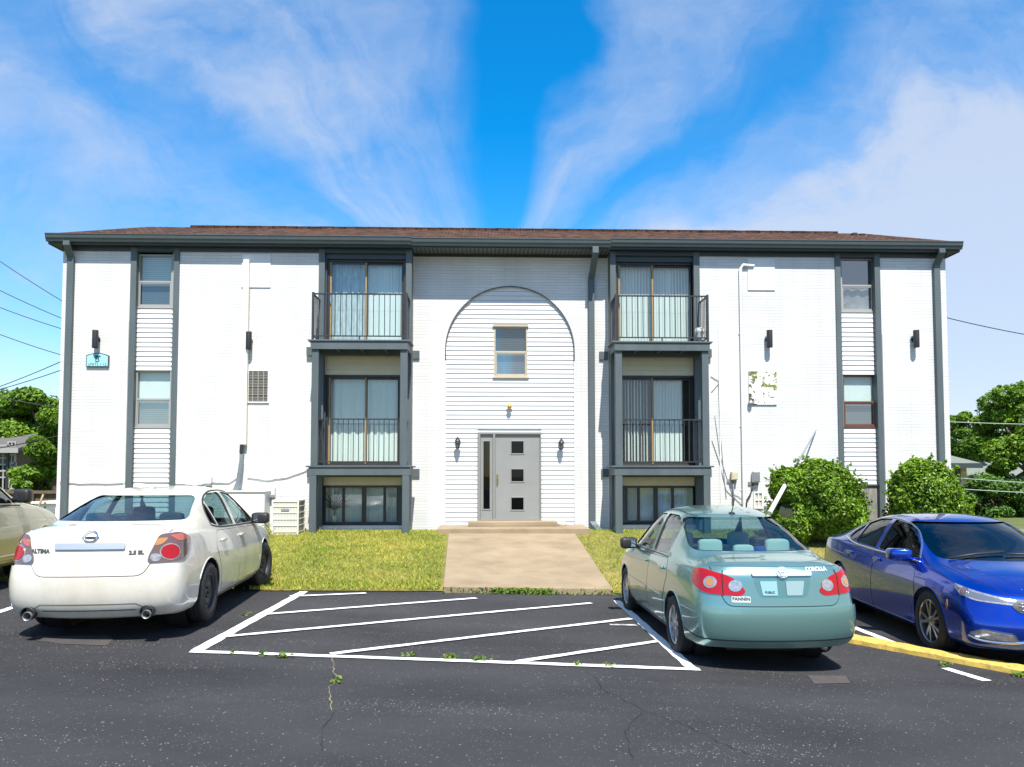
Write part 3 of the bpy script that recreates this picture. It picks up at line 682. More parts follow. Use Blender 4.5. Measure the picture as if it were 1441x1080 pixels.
def basement(px0, px1, pt, pb, ry, mull):
    Y = WALL + .12; x0, x1, zt, zb = X(px0, ry, Y), X(px1, ry, Y), Z(px0, pt, Y), Z(px0, pb, Y)
    mb = MB(); frame_mb(mb, x0, x1, zb, zt, Y, .05, .1); xs = [X(p, ry, Y) for p in mull]
    for k, x in enumerate(xs): w = .05 if k == 1 else .03; mb.box(x - w, x + w, Y + .004, Y + .08, zb + .05, zt - .05)
    w = mb.build('window', M['bronze'], B, bevel=0.004); e = [x0 + .04] + xs + [x1 - .04]
    for a, b in zip(e, e[1:]): pane(a + .03, b - .03, zb + .05, zt - .05, Y + .05, w, 'glass')
    folds(x0 + .03, x1 - .03, zb + .03, zt - .03, Y + .22, w, 'curtain', 80, .02, 60)
    MB().box(x0, x1, Y + .32, Y + .33, zb, zt).build('room_dark_sheet', M['dark'], w)
    return x0, x1, zb, zt
bl = basement(454, 561, 683.5, 738, 710, (483, 512, 541))
br_ = basement(880, 983, 684, 736, 710, (899, 923, 947))
for (bx, d, base, key) in ((lb, 'l', bl, 'll'), (rb, 'r', br_, 'rl')):
    siding('siding_panel', bx[1] - .01, bx[2] + .01, FLZ[key][2] + .003, DU - .22, WALL + .12, 'cream', .11)
    siding('siding_panel', bx[1] - .01, bx[2] + .01, base[3] + .003, DL - .20, WALL + .12, 'cream', .11)
    jm = MB()
    for k, ry in (('u', 420), ('l', 590)):
        f0, f1, ft = FLZ[d + k]; zb = DU if k == 'u' else DL
        jm.box(bx[1], f0, WALL + .06, WALL + .2, zb, ft + .003); jm.box(f1, bx[2], WALL + .06, WALL + .2, zb, ft + .003)
    jm.box(bx[1], base[0], WALL + .06, WALL + .2, base[2], base[3]); jm.box(base[1], bx[2], WALL + .06, WALL + .2, base[2], base[3])
    jm.box(bx[1], bx[2], WALL + .05, WALL + .2, FLZ[d + 'u'][2] + .003, FR - .002)
    jm.build('door_jamb', M['frieze'], B)
    for f in (DU, DL): MB().box(bx[1] + .002, bx[2] - .002, WALL - .002, WALL + .16, f - .205, f - .004).build('sun_gap_filler', M['trim'], B)  # added filler that blocks sun leaking down behind the deck boards

# ------------------------------------------------------------ balconies
DF = WALL - 0.74
def balcony(side, px0, px1, lx0, lx1, upper):
    f = DU if upper else DL; ry = 485 if upper else 660
    x0, x1 = X(px0, ry, DF), X(px1, ry, DF); l0, l1 = X(lx0, ry), X(lx1, ry)
    d = MB()
    n = 5
    for i in range(n):      # floor boards
        y0 = DF - .03 + (WALL - DF + .0) * i / n; d.box(x0 - .06, x1 + .06, y0 + .004, y0 + (WALL - DF) / n, f - .035, f)
    o = d.build('balcony', M['trim'], B, bevel=0.004)
    rim = MB().box(x0, x1, DF, DF + .04, f - .215, f - .037).box(x0, x0 + .04, DF + .041, WALL - .04, f - .215, f - .037).box(x1 - .04, x1, DF + .041, WALL - .04, f - .215, f - .037)
    rim.build('rim_board', M['trim'], o, bevel=0.004)
    e0, e1 = (l0, lb[3]) if side == 'l' else (rb[0], l1)
    MB().box(e0, e1, WALL - .09, WALL - .037, f - .26, f - .06).build('ledger', M['trim'], o, bevel=0.004)
    s0, s1 = (lb[3] + .003, X(lx1, ry, REC)) if side == 'l' else (X(lx0, ry, REC), rb[0] - .003)
    MB().box(s0, s1, REC - .045, REC - .001, f - .26, f - .06).build('ledger', M['trim'], o, bevel=0.004)
    for i in range(1, 4): xx = x0 + (x1 - x0) * i / 4; MB().box(xx - .02, xx + .02, DF + .042, WALL - .092, f - .19, f - .038).build('joist', M['trim'], o)
    # railing
    r0, r1 = (x0 + .04, x1 - .04); t = f + 1.06; rl = MB(); yf = DF + .03; yb = WALL - .05; s = .016
    if not upper: r0, r1 = x0 + .17, x1 - .14; yf = DF + .10
    ov = 0.0
    rl.box(r0, r1, yf - .02, yf + .02, t - .03, t); rl.box(r0, r1, yf - .015, yf + .015, f + .075, f + .10)
    k = 17
    for i in range(1, k): xx = r0 + (r1 - r0) * i / k; rl.box(xx - s / 2, xx + s / 2, yf - s / 2, yf + s / 2, f + .10, t - .03)
    for sx in (r0, r1):
        rl.box(sx - .025, sx + .025, yf - .027, yf + .027, f, t + .02)
        sg = .0
        rl.box(sx - .018, sx + .018, yf + .03, yb, t - .03, t - .001); rl.box(sx - .013, sx + .013, yf + .03, yb, f + .076, f + .099)
        for i in range(1, 6): yy = yf + (yb - yf) * i / 6; rl.box(sx - s / 2, sx + s / 2, yy - s / 2, yy + s / 2, f + .099, t - .03)
    xm = (r0 + r1) / 2; rl.box(xm - .012, xm + .012, yf - .012, yf + .012, f, f + .075)
    rl.build('railing', M['rail'], o)
    # posts under this floor
    low = DL + .001 if upper else GZ - .25
    for sx in (x0 + .02, x1 - .02 - .155):
        MB().box(sx, sx + .155, DF + .042 if upper else DF + .005, DF + .197 if upper else DF + .16, low, f - .217).build('post', M['trim'], o, bevel=0.008)
balcony('l', 437, 574, 432.5, 590.5, True); balcony('l', 434, 577, 433, 590.5, False)
balcony('r', 865, 999, 843, 1000, True); balcony('r', 865, 1001, 846, 1000, False)

# ------------------------------------------------------------ entrance door
def entrance():
    Y = REC + .045; x0, x1 = DX0, DX1
    sx0, sx1 = X(676, 670, REC), X(693.5, 670, REC); dx0, dx1 = X(697, 670, REC), X(760, 670, REC)
    mb = MB(); mb.box(x0, sx0, Y - .05, Y + .08, DZ0, DZ1); mb.box(sx1, dx0, Y - .05, Y + .08, DZ0, DZ1 - .05); mb.box(dx1, x1, Y - .05, Y + .08, DZ0, DZ1)
    mb.box(sx0, dx1, Y - .05, Y + .08, DZ1 - .05, DZ1); mb.box(sx0, dx1, Y - .055, Y + .08, DZ0 + .002, DZ0 + .022)
    fr = mb.build('entrance_door', M['doorframe'], B, bevel=0.005)
    def leafp(name, a, b, holes):
        za, zb = DZ0 + .024, DZ1 - .052; m_ = MB(); y0, y1 = Y + .0, Y + .045
        hx0, hx1 = holes[0][0], holes[0][1]
        m_.box(a + .004, hx0, y0, y1, za, zb); m_.box(hx1, b - .004, y0, y1, za, zb)
        zs = sorted([(h[2], h[3]) for h in holes]); c = za
        for h0, h1 in zs: m_.box(hx0, hx1, y0, y1, c, h0); c = h1
        m_.box(hx0, hx1, y0, y1, c, zb); o = m_.build(name, M['door'], fr)
        for h in holes:
            q = MB(); t = .022; frame_mb(q, h[0] - t, h[1] + t, h[2] - t, h[3] + t, y0 - .012, t + .004, .014); q.build('pane_trim', M['door'], fr, bevel=.003)
            MB().box(h[0], h[1], y0 + .02, y0 + .026, h[2], h[3]).build('pane', M['glass_dark'], fr)
        return o
    leafp('sidelight', sx0, sx1, [(X(680, 670, REC), X(689.5, 670, REC), Z(684, 717, REC), Z(684, 621, REC))])
    hx = (X(719.5, 670, REC), X(737, 670, REC))
    d = leafp('door_leaf', dx0, dx1, [(*hx, Z(728, b, REC), Z(728, a, REC)) for a, b in ((621, 638.5), (660.5, 678), (700.5, 718))])
    xh = X(700, 670, REC); zh = Z(700, 675, REC)
    MB().box(xh - .022, xh + .022, Y - .012, Y, zh - .12, zh + .12).tube([(xh, Y - .01, zh + .03), (xh, Y - .05, zh + .03), (xh, Y - .055, zh - .08)], .012, 8).build('handle', mat('brass', S(170, 150, 96), 0.3, metal=0.9), fr)
    MB().box(x0, x1, Y + .4, Y + .41, DZ0, DZ1).build('room_dark_sheet', M['dark'], fr)
entrance()

# ------------------------------------------------------------ covers, conduits, cables and vents fixed on the wall
def wallbox(name, px0, px1, pt, pb, m, d=.03, Y=WALL, bevel=.004):
    pm = (pt + pb) / 2
    return MB().box(X(px0, pm, Y), X(px1, pm, Y), Y - d, Y - .001, Z(px0, pb, Y), Z(px0, pt, Y)).build(name, M[m], B, bevel=bevel)
wallbox('cover_panel', 340.5, 381, 358, 405, 'white', .022)
wallbox('cover_panel', 1052, 1090, 364, 409, 'white', .022)
def peeling():
    m = mat('peeling_white_panel', (0.70, 0.70, 0.68), 0.6); nt, N, L, b = nodes_of(m)
    tc = N.new('ShaderNodeTexCoord'); n = N.new('ShaderNodeTexNoise'); n.inputs['Scale'].default_value = 7.5; n.inputs['Detail'].default_value = 6; n.inputs['Roughness'].default_value = .6; L.new(tc.outputs['Object'], n.inputs['Vector'])
    r = N.new('ShaderNodeMapRange'); r.inputs[1].default_value = .535; r.inputs[2].default_value = .555; L.new(n.outputs[0], r.inputs[0])
    n2 = N.new('ShaderNodeTexNoise'); n2.inputs['Scale'].default_value = 1.6; L.new(tc.outputs['Object'], n2.inputs['Vector'])
    r2 = N.new('ShaderNodeValToRGB'); r2.color_ramp.elements[0].color = (*S(60, 58, 52), 1); r2.color_ramp.elements[1].color = (*S(112, 122, 40), 1); r2.color_ramp.elements[0].position = .45; r2.color_ramp.elements[1].position = .55; L.new(n2.outputs[0], r2.inputs[0])
    mx = N.new('ShaderNodeMixRGB'); mx.inputs[1].default_value = (.70, .70, .68, 1); L.new(r.outputs[0], mx.inputs[0]); L.new(r2.outputs[0], mx.inputs[2]); L.new(mx.outputs[0], b.inputs['Base Color'])
    x0, x1, z0, z1 = X(1053.5, 547), X(1092.5, 547), Z(1060, 570), Z(1060, 523)
    p = MB().box(x0, x1, WALL - .03, WALL - .001, z0, z1).build('cover_panel', m, B, bevel=.004); tag(p, 'white panel with flaking paint showing green and dark patches')
    MB().lathe([(.055, 0), (.05, -.06), (.03, -.08), (.0, -.08)], (X(1055, 568), WALL - .03, Z(1055, 568)), 'y', 14).build('vent_hood', M['steel'], p, smooth=True)
peeling()
def grille():
    x0, x1, z0, z1 = X(348.5, 544), X(379, 544), Z(360, 567.5), Z(360, 521)
    f = MB(); frame_mb(f, x0, x1, z0, z1, WALL - .03, .03, .04); g = f.build('air_grille', M['white'], B, bevel=.003)
    MB().box(x0 + .03, x1 - .03, WALL - .012, WALL - .002, z0 + .03, z1 - .03).build('grille_back', mat('brown_grey_grille', S(86, 80, 70), .7), g)
    b = MB()
    for i in range(1, 4): x = x0 + (x1 - x0) * i / 4; b.box(x - .008, x + .008, WALL - .028, WALL - .016, z0 + .03, z1 - .03)
    for i in range(1, 4): z = z0 + (z1 - z0) * i / 4; b.box(x0 + .03, x1 - .03, WALL - .026, WALL - .018, z - .006, z + .006)
    for i in range(1, 12): z = z0 + (z1 - z0) * i / 12; b.box(x0 + .03, x1 - .03, WALL - .0155, WALL - .0125, z - .004, z + .004)
    b.build('grille_bars', M['alu'], g)
grille()
def conduits():
    xa = X(346.5, 500); 
    MB().box(xa - .065, xa + .065, WALL - .13, WALL - .034, Z(346, 626, WALL - .1), Z(346, 366, WALL - .1)).build('conduit', M['acbox'], B, bevel=.01)
    xb = X(342, 640); zt = Z(345, 628); lines = MB()
    for i in range(5):
        o = i * .03; e = X(322 + i * 7, 706) ; ze = Z(330, 700 - i * 3)
        P = [(xb - .03 + o * .4, WALL - .09 - .01 * (i % 2), zt + .05), (xb - .03 + o * .5, WALL - .10, zt - .35), (xb - .10 + o * .8, WALL - .11, zt - .85), (xb - .22 + o, WALL - .13, zt - 1.15), (e, WALL - .2, ze - .1)]
        lines.tube(P, .022 if i < 3 else .012, 6)
    lines.build('refrigerant_line', mat('grey_pipe_wrap', S(104, 112, 116), 0.7, var=.2), B, smooth=True)
    MB().tube([(xb, WALL - .09, zt + .02), (xb - .01, WALL - .09, zt - .16)], .05, 8).build('pipe_end', M['black'], B)
    xr = X(1043, 500); pp = MB().tube([(xr + .33, WALL - .03, Z(1043, 375)), (xr + .06, WALL - .045, Z(1043, 374)), (xr, WALL - .045, Z(1043, 379)), (xr, WALL - .045, Z(1045, 715))], .038, 10)
    for py in (470, 600, 690): pp.box(xr - .06, xr + .06, WALL - .02, WALL - .002, Z(1043, py) - .012, Z(1043, py) + .012)
    pp.build('conduit', M['white'], B, smooth=True, sharp=40)
    for pxa, y0, y1 in ((181.0 - 3, 452, 690), (1012.5, 460, 715), (443, 430, 705), (1244, 470, 690)):
        x = X(pxa, 560) ; MB().box(x - .014, x + .014, WALL - .02, WALL - .001, Z(pxa, y1), Z(pxa, y0)).build('conduit', M['white'], B)
    def cable(pts, r=.008, m='cable'):
        P = [at(px, py, WALL - .015) for px, py in pts]; out = []
        for a, b in zip(P, P[1:]):
            for i in range(4): out.append(a.lerp(b, i / 4) + Vector((0, 0, random.uniform(-.01, .01))))
        MB().tube(out + [P[-1]], r, 5).build('cable', M[m], B, smooth=True)
    M['cable_grey'] = mat('grey_cable', S(128, 130, 132), 0.6)
    cable([(84, 680), (120, 682), (180, 680), (240, 681), (275, 684), (300, 680), (322, 681), (334, 673)], .007)
    cable([(348, 674), (375, 677), (400, 674), (420, 668), (437, 660)], .007)
    cable([(1002, 620), (1012, 650), (1022, 690), (1045, 712)], .007, 'cable_grey'); cable([(1006, 585), (1013, 640), (1022, 670), (1030, 694), (1046, 703)], .006, 'cable_grey')
    cable([(1000, 530), (1011, 536), (1013, 600), (1018, 660), (1022, 702)], .007, 'cable_grey'); cable([(1012, 540), (1001, 552)], .006, 'cable_grey')
    cable([(439, 470), (441, 560), (439, 610), (444, 640), (441, 670)], .006, 'cable_grey')
conduits()
for px, py in ((294.5, 682), (383.5, 698)):
    p = at(px, py, WALL); mb = MB().box(p.x - .07, p.x + .07, WALL - .12, WALL - .001, p.z - .04, p.z + .03); mb.box(p.x + .055, p.x + .07, WALL - .03, WALL - .002, p.z + .03, p.z + .18); mb.build('vent_hood', M['steel'], B, bevel=.01)

# ------------------------------------------------------------ lamps, sign, boxes hung on the wall
def wall_light(px, py, label):
    p = at(px, py, WALL - .13); o = empty('wall_light', (p.x, WALL, p.z)); tag(o, label, 'wall light', 'black cylinder wall lights')
    c = (p.x, WALL - .13, p.z)
    MB().lathe([(0, .205), (.066, .205), (.068, .198), (.068, -.198), (.066, -.205), (.055, -.205), (.052, -.17), (0, -.17)], c, 'z', 20).build('lamp_shade', M['black'], o, smooth=True, sharp=40)
    MB().lathe([(0, -.022), (.05, -.022), (.058, -.012), (.058, -.001)], (p.x, WALL, p.z), 'y', 16).tube([(p.x, WALL - .02, p.z), (p.x, WALL - .07, p.z)], .022, 8).build('bracket', M['black'], o, smooth=True, sharp=40)
wall_light(134, 477.5, 'black cylinder wall light directly above the pale blue building sign')
wall_light(350, 479.5, 'black cylinder wall light mounted against the tall white conduit box')
wall_light(1083, 477, 'black cylinder wall light above the panel with flaking paint')
wall_light(1289.5, 477, 'black cylinder wall light beside the downspout at the far right end of the wall')
def lantern(px, py, label, tilt):
    p = at(px, py, REC - .12); y = REC - .12; o = empty('lantern', (p.x, REC, p.z)); tag(o, label, 'lantern', 'lanterns beside the entrance door'); c = (p.x, y, p.z)
    MB().lathe([(0, -.0), (.055, 0), (.06, .02), (.06, .035)], (p.x, REC - .004, p.z + .02), 'y', 14).tube([(p.x, REC + .0, p.z + .04), (p.x, y + .02, p.z + .10), (p.x, y, p.z + .13)], .012, 6).build('bracket', M['black'], o, smooth=True, sharp=40)
    MB().lathe([(0, .16), (.012, .155), (.018, .13), (.03, .125), (.07, .06), (.078, .045), (.066, .045), (.0, .05)], c, 'z', 12).build('lamp_cap', M['black'], o, smooth=True, sharp=40)
    MB().lathe([(.055, .045), (.062, -.02), (.035, -.11), (.0, -.115)], c, 'z', 12).build('lamp_glass', M['glass'], o, smooth=True)
    fr = MB()
    for k in range(6):
        a = k * math.pi / 3; fr.tube([(c[0] + r * math.cos(a), c[1] + r * math.sin(a), c[2] + h) for r, h in ((.06, .045), (.065, -.02), (.037, -.115))], .005, 4)
    fr.lathe([(.04, -.105), (.038, -.12), (0, -.135)], c, 'z', 12); fr.build('lamp_frame', M['black'], o)
lantern(644, 624, 'small black lantern left of the grey entrance door', 0)
lantern(790, 626, 'small black lantern right of the grey entrance door', 0)
def bulb():
    p = at(717, 572, REC - .08); o = empty('bulb_light', (p.x, REC, p.z)); tag(o, 'round amber bulb light on a white plate above the entrance door', 'light')
    MB().box(p.x - .07, p.x + .07, REC + .0, REC + .035, p.z - .06, p.z + .07).build('back_plate', M['white'], o, bevel=.006)
    MB().lathe([(0, -.05), (.03, -.045), (.052, -.02), (.058, .0), (.05, .03), (.03, .05), (.025, .07)], (p.x, REC - .075, p.z), 'y', 16).build('bulb', M['bulb'], o, smooth=True)
    MB().lathe([(.03, -.01), (.03, -.05), (0, -.05)], (p.x, REC + .0, p.z), 'y', 12).build('socket', M['tan'], o)
bulb()
def text_mesh(s, size, bold=0.0, align='CENTER'):
    cu = bpy.data.curves.new('t', 'FONT'); cu.body = s; cu.size = size; cu.align_x = align; cu.offset = bold; cu.resolution_u = 3
    o = bpy.data.objects.new('t', cu); col.objects.link(o); dg = bpy.context.evaluated_depsgraph_get()
    me = bpy.data.meshes.new_from_object(o.evaluated_get(dg)); vs = [tuple(v.co) for v in me.vertices]; fs = [tuple(p.vertices) for p in me.polygons]
    bpy.data.objects.remove(o); bpy.data.curves.remove(cu); bpy.data.meshes.remove(me)
    return vs, fs
def sign():
    Y = WALL - .045; x0, x1, z0, zs, zt = X(121, 508, Y), X(153, 508, Y), Z(121, 516.5, Y), Z(121, 500.5, Y), Z(137, 497, Y)
    cx = (x0 + x1) / 2; o = empty('building_sign', (cx, WALL, z0)); tag(o, 'pale blue building sign with arched top and dark letters', 'sign')
    def arch(k):
        a = [(x0 + k, z0 + k), (x1 - k, z0 + k), (x1 - k, zs - k * .8)]
        n = 14
        for i in range(1, n): t = i / n; a.append((x1 - k + (x0 - x1 + 2 * k) * t, zs - k + (zt - zs) * math.sin(math.pi * t) ** .8))
        return a + [(x0 + k, zs - k * .8)]
    MB().prism(arch(0), 'y', Y, WALL - .001).build('sign_frame', M['sign_frame'], o)
    MB().prism(arch(.022), 'y', Y - .006, Y + .002).build('sign_board', M['sky_blue'], o)
    for s, size, zc in (('784', .105, zt - .115), ('B', .20, z0 + .115), ('UNITS 1-12', .088, z0 + .035)):
        vs, fs = text_mesh(s, size, .002 if s == 'B' else .0012)
        MB().add([(cx + x, Y - .0085, zc + y) for x, y, _ in vs], fs).build('sign_letters', M['sign_dark'], o, fixn=False)
sign()
def condenser(x0, x1, y0, y1, z0, z1, label, badge=True):
    o = empty('air_conditioner', ((x0 + x1) / 2, (y0 + y1) / 2, z0)); tag(o, label, 'air conditioner')
    mb = MB(); t = .035
    mb.box(x0, x1, y0, y1, z0, z0 + .05); mb.box(x0, x1, y0, y1, z1 - .04, z1)
    for cx in (x0, x1 - t):
        for cy in (y0, y1 - t): mb.box(cx, cx + t, cy, cy + t, z0 + .05, z1 - .04)
    n = 6
    for i in range(1, n): z = z0 + (z1 - z0) * i / n; mb.box(x0 + t, x1 - t, y0 + .003, y0 + .012, z - .012, z + .012); mb.box(x0 + .003, x0 + .012, y0 + t, y1 - t, z - .012, z + .012); mb.box(x1 - .012, x1 - .003, y0 + t, y1 - t, z - .012, z + .012)
    mb.build('casing', M['acbox'], o, bevel=.006)
    g = MB().box(x0 + .02, x1 - .02, y0 + .02, y1 - .02, z0 + .05, z1 - .041); g.build('coil', M['acgrille'], o)
    w = MB(); k = 16
    for i in range(1, k): x = x0 + t + (x1 - x0 - 2 * t) * i / k; w.box(x - .004, x + .004, y0 + .012, y0 + .018, z0 + .05, z1 - .04)
    w.build('wire_guard', M['acbox'], o)
    if badge: MB().box((x0 + x1) / 2 - .09, (x0 + x1) / 2 + .09, y0 - .004, y0 + .003, z1 - .24, z1 - .19).build('badge', M['steel'], o)
    MB().lathe([(.26, .0), (.26, .02), (.03, .05), (0, .05)], ((x0 + x1) / 2, (y0 + y1) / 2, z1), 'z', 18).build('fan_cover', M['acbox'], o)
condenser(X(382, 730, 17.0), X(420, 730, 17.0), 17.0, 17.6, GZ - .06, Z(400, 704, 17.0), 'off white air conditioner condenser on the grass beside the left balcony')
condenser(X(1088, 720, 17.0), X(1124, 720, 17.0), 17.0, 17.6, GZ - .06, Z(1100, 713, 17.0), 'air conditioner condenser behind the hollow of the larger round bush', False)
def ubox():
    Y = 17.55; x0, x1, zt = X(318, 720, Y), X(372, 720, Y), Z(340, 693, Y)
    o = empty('utility_box', ((x0 + x1) / 2, 17.7, GZ)); tag(o, 'large white utility box against the wall behind the white sedan', 'utility box')
    MB().box(x0, x1, Y, WALL - .002, GZ - .1, zt).build('cabinet', M['white'], o, bevel=.012)
    MB().box(x0 - .02, x1 + .02, Y - .03, WALL - .002, zt + .001, zt + .03).build('lid', M['white'], o, bevel=.006)
    MB().box(x0 + .05, x1 - .06, Y - .014, Y - .001, GZ, zt - .08).build('door', M['white'], o, bevel=.004)
    xp = X(376, 720); MB().tube([(xp, WALL - .05, GZ - .1), (xp, WALL - .05, Z(376, 700)), (X(384, 700), WALL - .05, Z(384, 698))], .03, 8).build('pipe', M['white'], o, smooth=True)
ubox()
def ebox(px, py, w, h, m, label, tail):
    p = at(px, py, WALL - .1); o = empty('electrical_box', (p.x, WALL, p.z)); tag(o, label, 'electrical box')
    MB().box(p.x - w, p.x + w, WALL - .13, WALL - .03, p.z - h, p.z + h).build('casing', m, o, bevel=.008)
    MB().box(p.x - w + .02, p.x + w - .02, WALL - .138, WALL - .13, p.z - h + .02, p.z + h - .02).build('cover', m, o, bevel=.004)
    MB().box(p.x - w - .08, p.x + w, WALL - .03, WALL - .001, p.z - h - .06, p.z - h + .02).build('bracket', M['steel'], o)
    MB().tube([at(a, b, WALL - .06) for a, b in tail], .016, 6).build('pipe', M['cable_grey'] if m is not M['steel'] else M['cable'], o, smooth=True)
ebox(1033.5, 670, .075, .10, mat('beige_metal', S(186, 178, 150), .5), 'small beige electrical box with a grey pipe running down the wall', [(1032, 677), (1032, 690), (1032, 715)])
ebox(1064, 671.5, .085, .13, M['steel'], 'grey electrical box with a black cable close to the larger round bush', [(1060, 681), (1057, 694), (1051, 704), (1050, 718)])
def small_window():
    x0, x1, z0, z1 = X(1060, 700), X(1074, 700), Z(1066, 716), Z(1066, 692); mb = MB(); frame_mb(mb, x0, x1, z0, z1, WALL - .03, .04, .03); mb.box(x0, x1, WALL - .028, WALL - .005, (z0 + z1) / 2 - .012, (z0 + z1) / 2 + .012); mb.box((x0 + x1) / 2 - .012, (x0 + x1) / 2 + .012, WALL - .026, WALL - .004, z0, z1)
    w = mb.build('window', M['white'], B); MB().box(x0, x1, WALL - .004, WALL - .002, z0, z1).build('pane', M['acgrille'], w)
small_window()
def stone():
    p = at(790, 737, 17.95); vs = []; mb = MB().lathe([(0, -.03), (.12, -.03), (.14, .03), (.12, .06), (0, .065)], (p.x, 17.95, .768), 'z', 10)
    mb.v = [(x + random.uniform(-.012, .012), 17.95 + (y - 17.95) * .7, z + random.uniform(-.008, .008)) for x, y, z in mb.v]
    tag(mb.build('stone', M['stone'], None, bevel=.01), 'pale flat stone lying on the entrance step right of the door', 'stone')
stone()
def bag():
    p = at(985.5, 466, 17.45); vs = []; mb = MB()
    mb.lathe([(0, 0), (.11, .01), (.13, .08), (.10, .2), (.13, .28), (.06, .34), (0, .35)], (p.x, 17.45, DU + .002), 'z', 14)
    mb.v = [(x + random.uniform(-.03, .03), y + random.uniform(-.03, .03), z if z < DU + .01 else z + random.uniform(-.02, .02)) for x, y, z in mb.v]
    tag(mb.build('bag', mat('black_and_white_plastic', (.7, .7, .7), .5, vc=(.04, .04, .04), vscale=7), None, smooth=True), 'crumpled black and white plastic bag in the corner of the upper right balcony', 'bag')
bag()
def houseplant():
    Y = WALL + .24; p = at(470.5, 730, Y); z0 = bl[2] + .05; o = empty('houseplant', (p.x, Y, z0)); tag(o, 'spiky dark houseplant in a white pot behind the lower left window', 'houseplant')
    MB().lathe([(0, 0), (.06, 0), (.075, .14), (.07, .14), (.065, .12), (0, .12)], (p.x, Y, z0), 'z', 14).build('pot', M['white'], o, smooth=True, sharp=40)
    mb = MB(); mb.tube([(p.x, Y, z0 + .12), (p.x + .01, Y, z0 + .3)], .014, 6)
    for k in range(11):
        a = -1.25 + 2.5 * k / 10; l = random.uniform(.3, .5); P = [Vector((p.x + math.sin(a) * l * t, Y + random.uniform(-.02, .02), z0 + .28 + l * (math.cos(a) * t + .35 * t - .5 * t * t * abs(math.sin(a))))) for t in (0, .25, .5, .75, 1)]
        vs = []
        for i, q in enumerate(P): w = .018 * (1 - i / 4) + .002; vs += [(q.x - w * math.cos(a), q.y, q.z + w * math.sin(a)), (q.x + w * math.cos(a), q.y, q.z - w * math.sin(a))]
        mb.add(vs, [(2 * i, 2 * i + 1, 2 * i + 3, 2 * i + 2) for i in range(4)])
    mb.build('leaves', mat('dark_green_leaf', (.015, .04, .012), .5), o, fixn=False)
houseplant()
def leaning_pole():
    a = at(1083, 722, 15.35); b = at(1148.5, 605, 17.97); m = a.lerp(b, .80)
    o = empty('leaning_pole', a); tag(o, 'long white pole with dark tip leaning on the wall through the larger round bush', 'pole')
    MB().tube([a, a.lerp(b, .4)], .045, 10).build('pole', M['white'], o, smooth=True, sharp=40)
    MB().tube([a.lerp(b, .4), b], [.028, .018], 8).build('pole_tip', M['steel'], o, smooth=True, sharp=40)
leaning_pole()
# ------------------------------------------------------------ cars
def carpaint(name, c, metal=0.35, rough=0.32, dirt=None, dz=0.55, dirt_amt=.55):
    m = mat(name, c, rough, metal=metal, coat=1.0); nt, N, L, b = nodes_of(m)
    if dirt:
        tc = N.new('ShaderNodeTexCoord'); n = N.new('ShaderNodeTexNoise'); n.inputs['Scale'].default_value = 3.0; n.inputs['Detail'].default_value = 7; n.inputs['Roughness'].default_value = .65
        mp = N.new('ShaderNodeMapping'); mp.inputs['Scale'].default_value = (1, 1, .6); L.new(tc.outputs['Object'], mp.inputs[0]); L.new(mp.outputs[0], n.inputs['Vector'])
        r = N.new('ShaderNodeMapRange'); r.inputs[1].default_value = .42; r.inputs[2].default_value = .78; r.inputs[4].default_value = dirt_amt; L.new(n.outputs[0], r.inputs[0])
        mx = N.new('ShaderNodeMixRGB'); L.new(r.outputs[0], mx.inputs[0]); mx.inputs[1].default_value = (*c, 1); mx.inputs[2].default_value = (*dirt, 1); L.new(mx.outputs[0], b.inputs['Base Color'])
    return m
M['seam'] = mat('panel_gap', (.006, .006, .006), .9)
M['cglass'] = glass('car_glass', (.50, .66, .66), .95, .10, 1.5)
M['cglass_dark'] = glass('tinted_car_glass', (.035, .04, .045), .95, .05, 1.5)
M['cglass_wind'] = glass('dark_windshield', (.05, .07, .12), .95, .10, 1.5)
M['plastic'] = mat('black_plastic', (.018, .018, .019), .5)
M['red_lens'] = mat('red_lens', (.34, .002, .005), .15, coat=0.25)
M['amber_lens'] = mat('amber_lens', (.42, .19, .06), .1, coat=1.0)
M['clear_lens'] = mat('clear_lens', (.26, .25, .25), .12, metal=.6, coat=1.0, vc=(.60, .57, .55), vscale=22)
M['satin'] = mat('satin_trim', (.48, .49, .52), .38, metal=.5)
M['badge'] = mat('pale_badge', (.6, .62, .64), .3)
M['smoke_lens'] = mat('smoked_lens', (.13, .075, .07), .08, coat=1.0)
M['pink_lens'] = mat('pale_red_lens', (.42, .10, .07), .1, coat=1.0)
M['headlamp'] = mat('headlamp_lens', (.22, .24, .26), .05, metal=.6, coat=1.0)
M['alloy'] = mat('silver_alloy', (.50, .51, .52), .3, metal=.8, var=.1)
M['alloy_dark'] = mat('dark_alloy', (.16, .16, .17), .3, metal=.8)
M['alloy_face'] = mat('machined_alloy', (.30, .30, .31), .28, metal=.85)
M['steelwheel'] = mat('black_steel_wheel', (.030, .030, .033), .5, var=.3)
M['seat_pale'] = mat('pale_grey_seat', S(196, 206, 198), .9)
M['seat_dark'] = mat('dark_seat', (.05, .05, .052), .9)
M['cabin'] = mat('cabin_lining', (.05, .052, .052), .9)
M['mirrorglass'] = mat('mirror_glass', (.5, .52, .55), .03, metal=1.0)

def fillet(poly, r=.03, n=4):
    out = []; k = len(poly); rs = r if isinstance(r, (list, tuple)) else [r] * k
    for i in range(k):
        p, a, b = Vector(poly[i]), Vector(poly[i - 1]), Vector(poly[(i + 1) % k]); rr = rs[i]
        if rr <= 0: out.append(tuple(p)); continue
        u, v = (a - p), (b - p); d = min(rr, u.length * .48, v.length * .48); A, C = p + u.normalized() * d, p + v.normalized() * d
        for j in range(n + 1): t = j / n; out.append(tuple(A * (1 - t) ** 2 + p * 2 * t * (1 - t) + C * t * t))
    return out

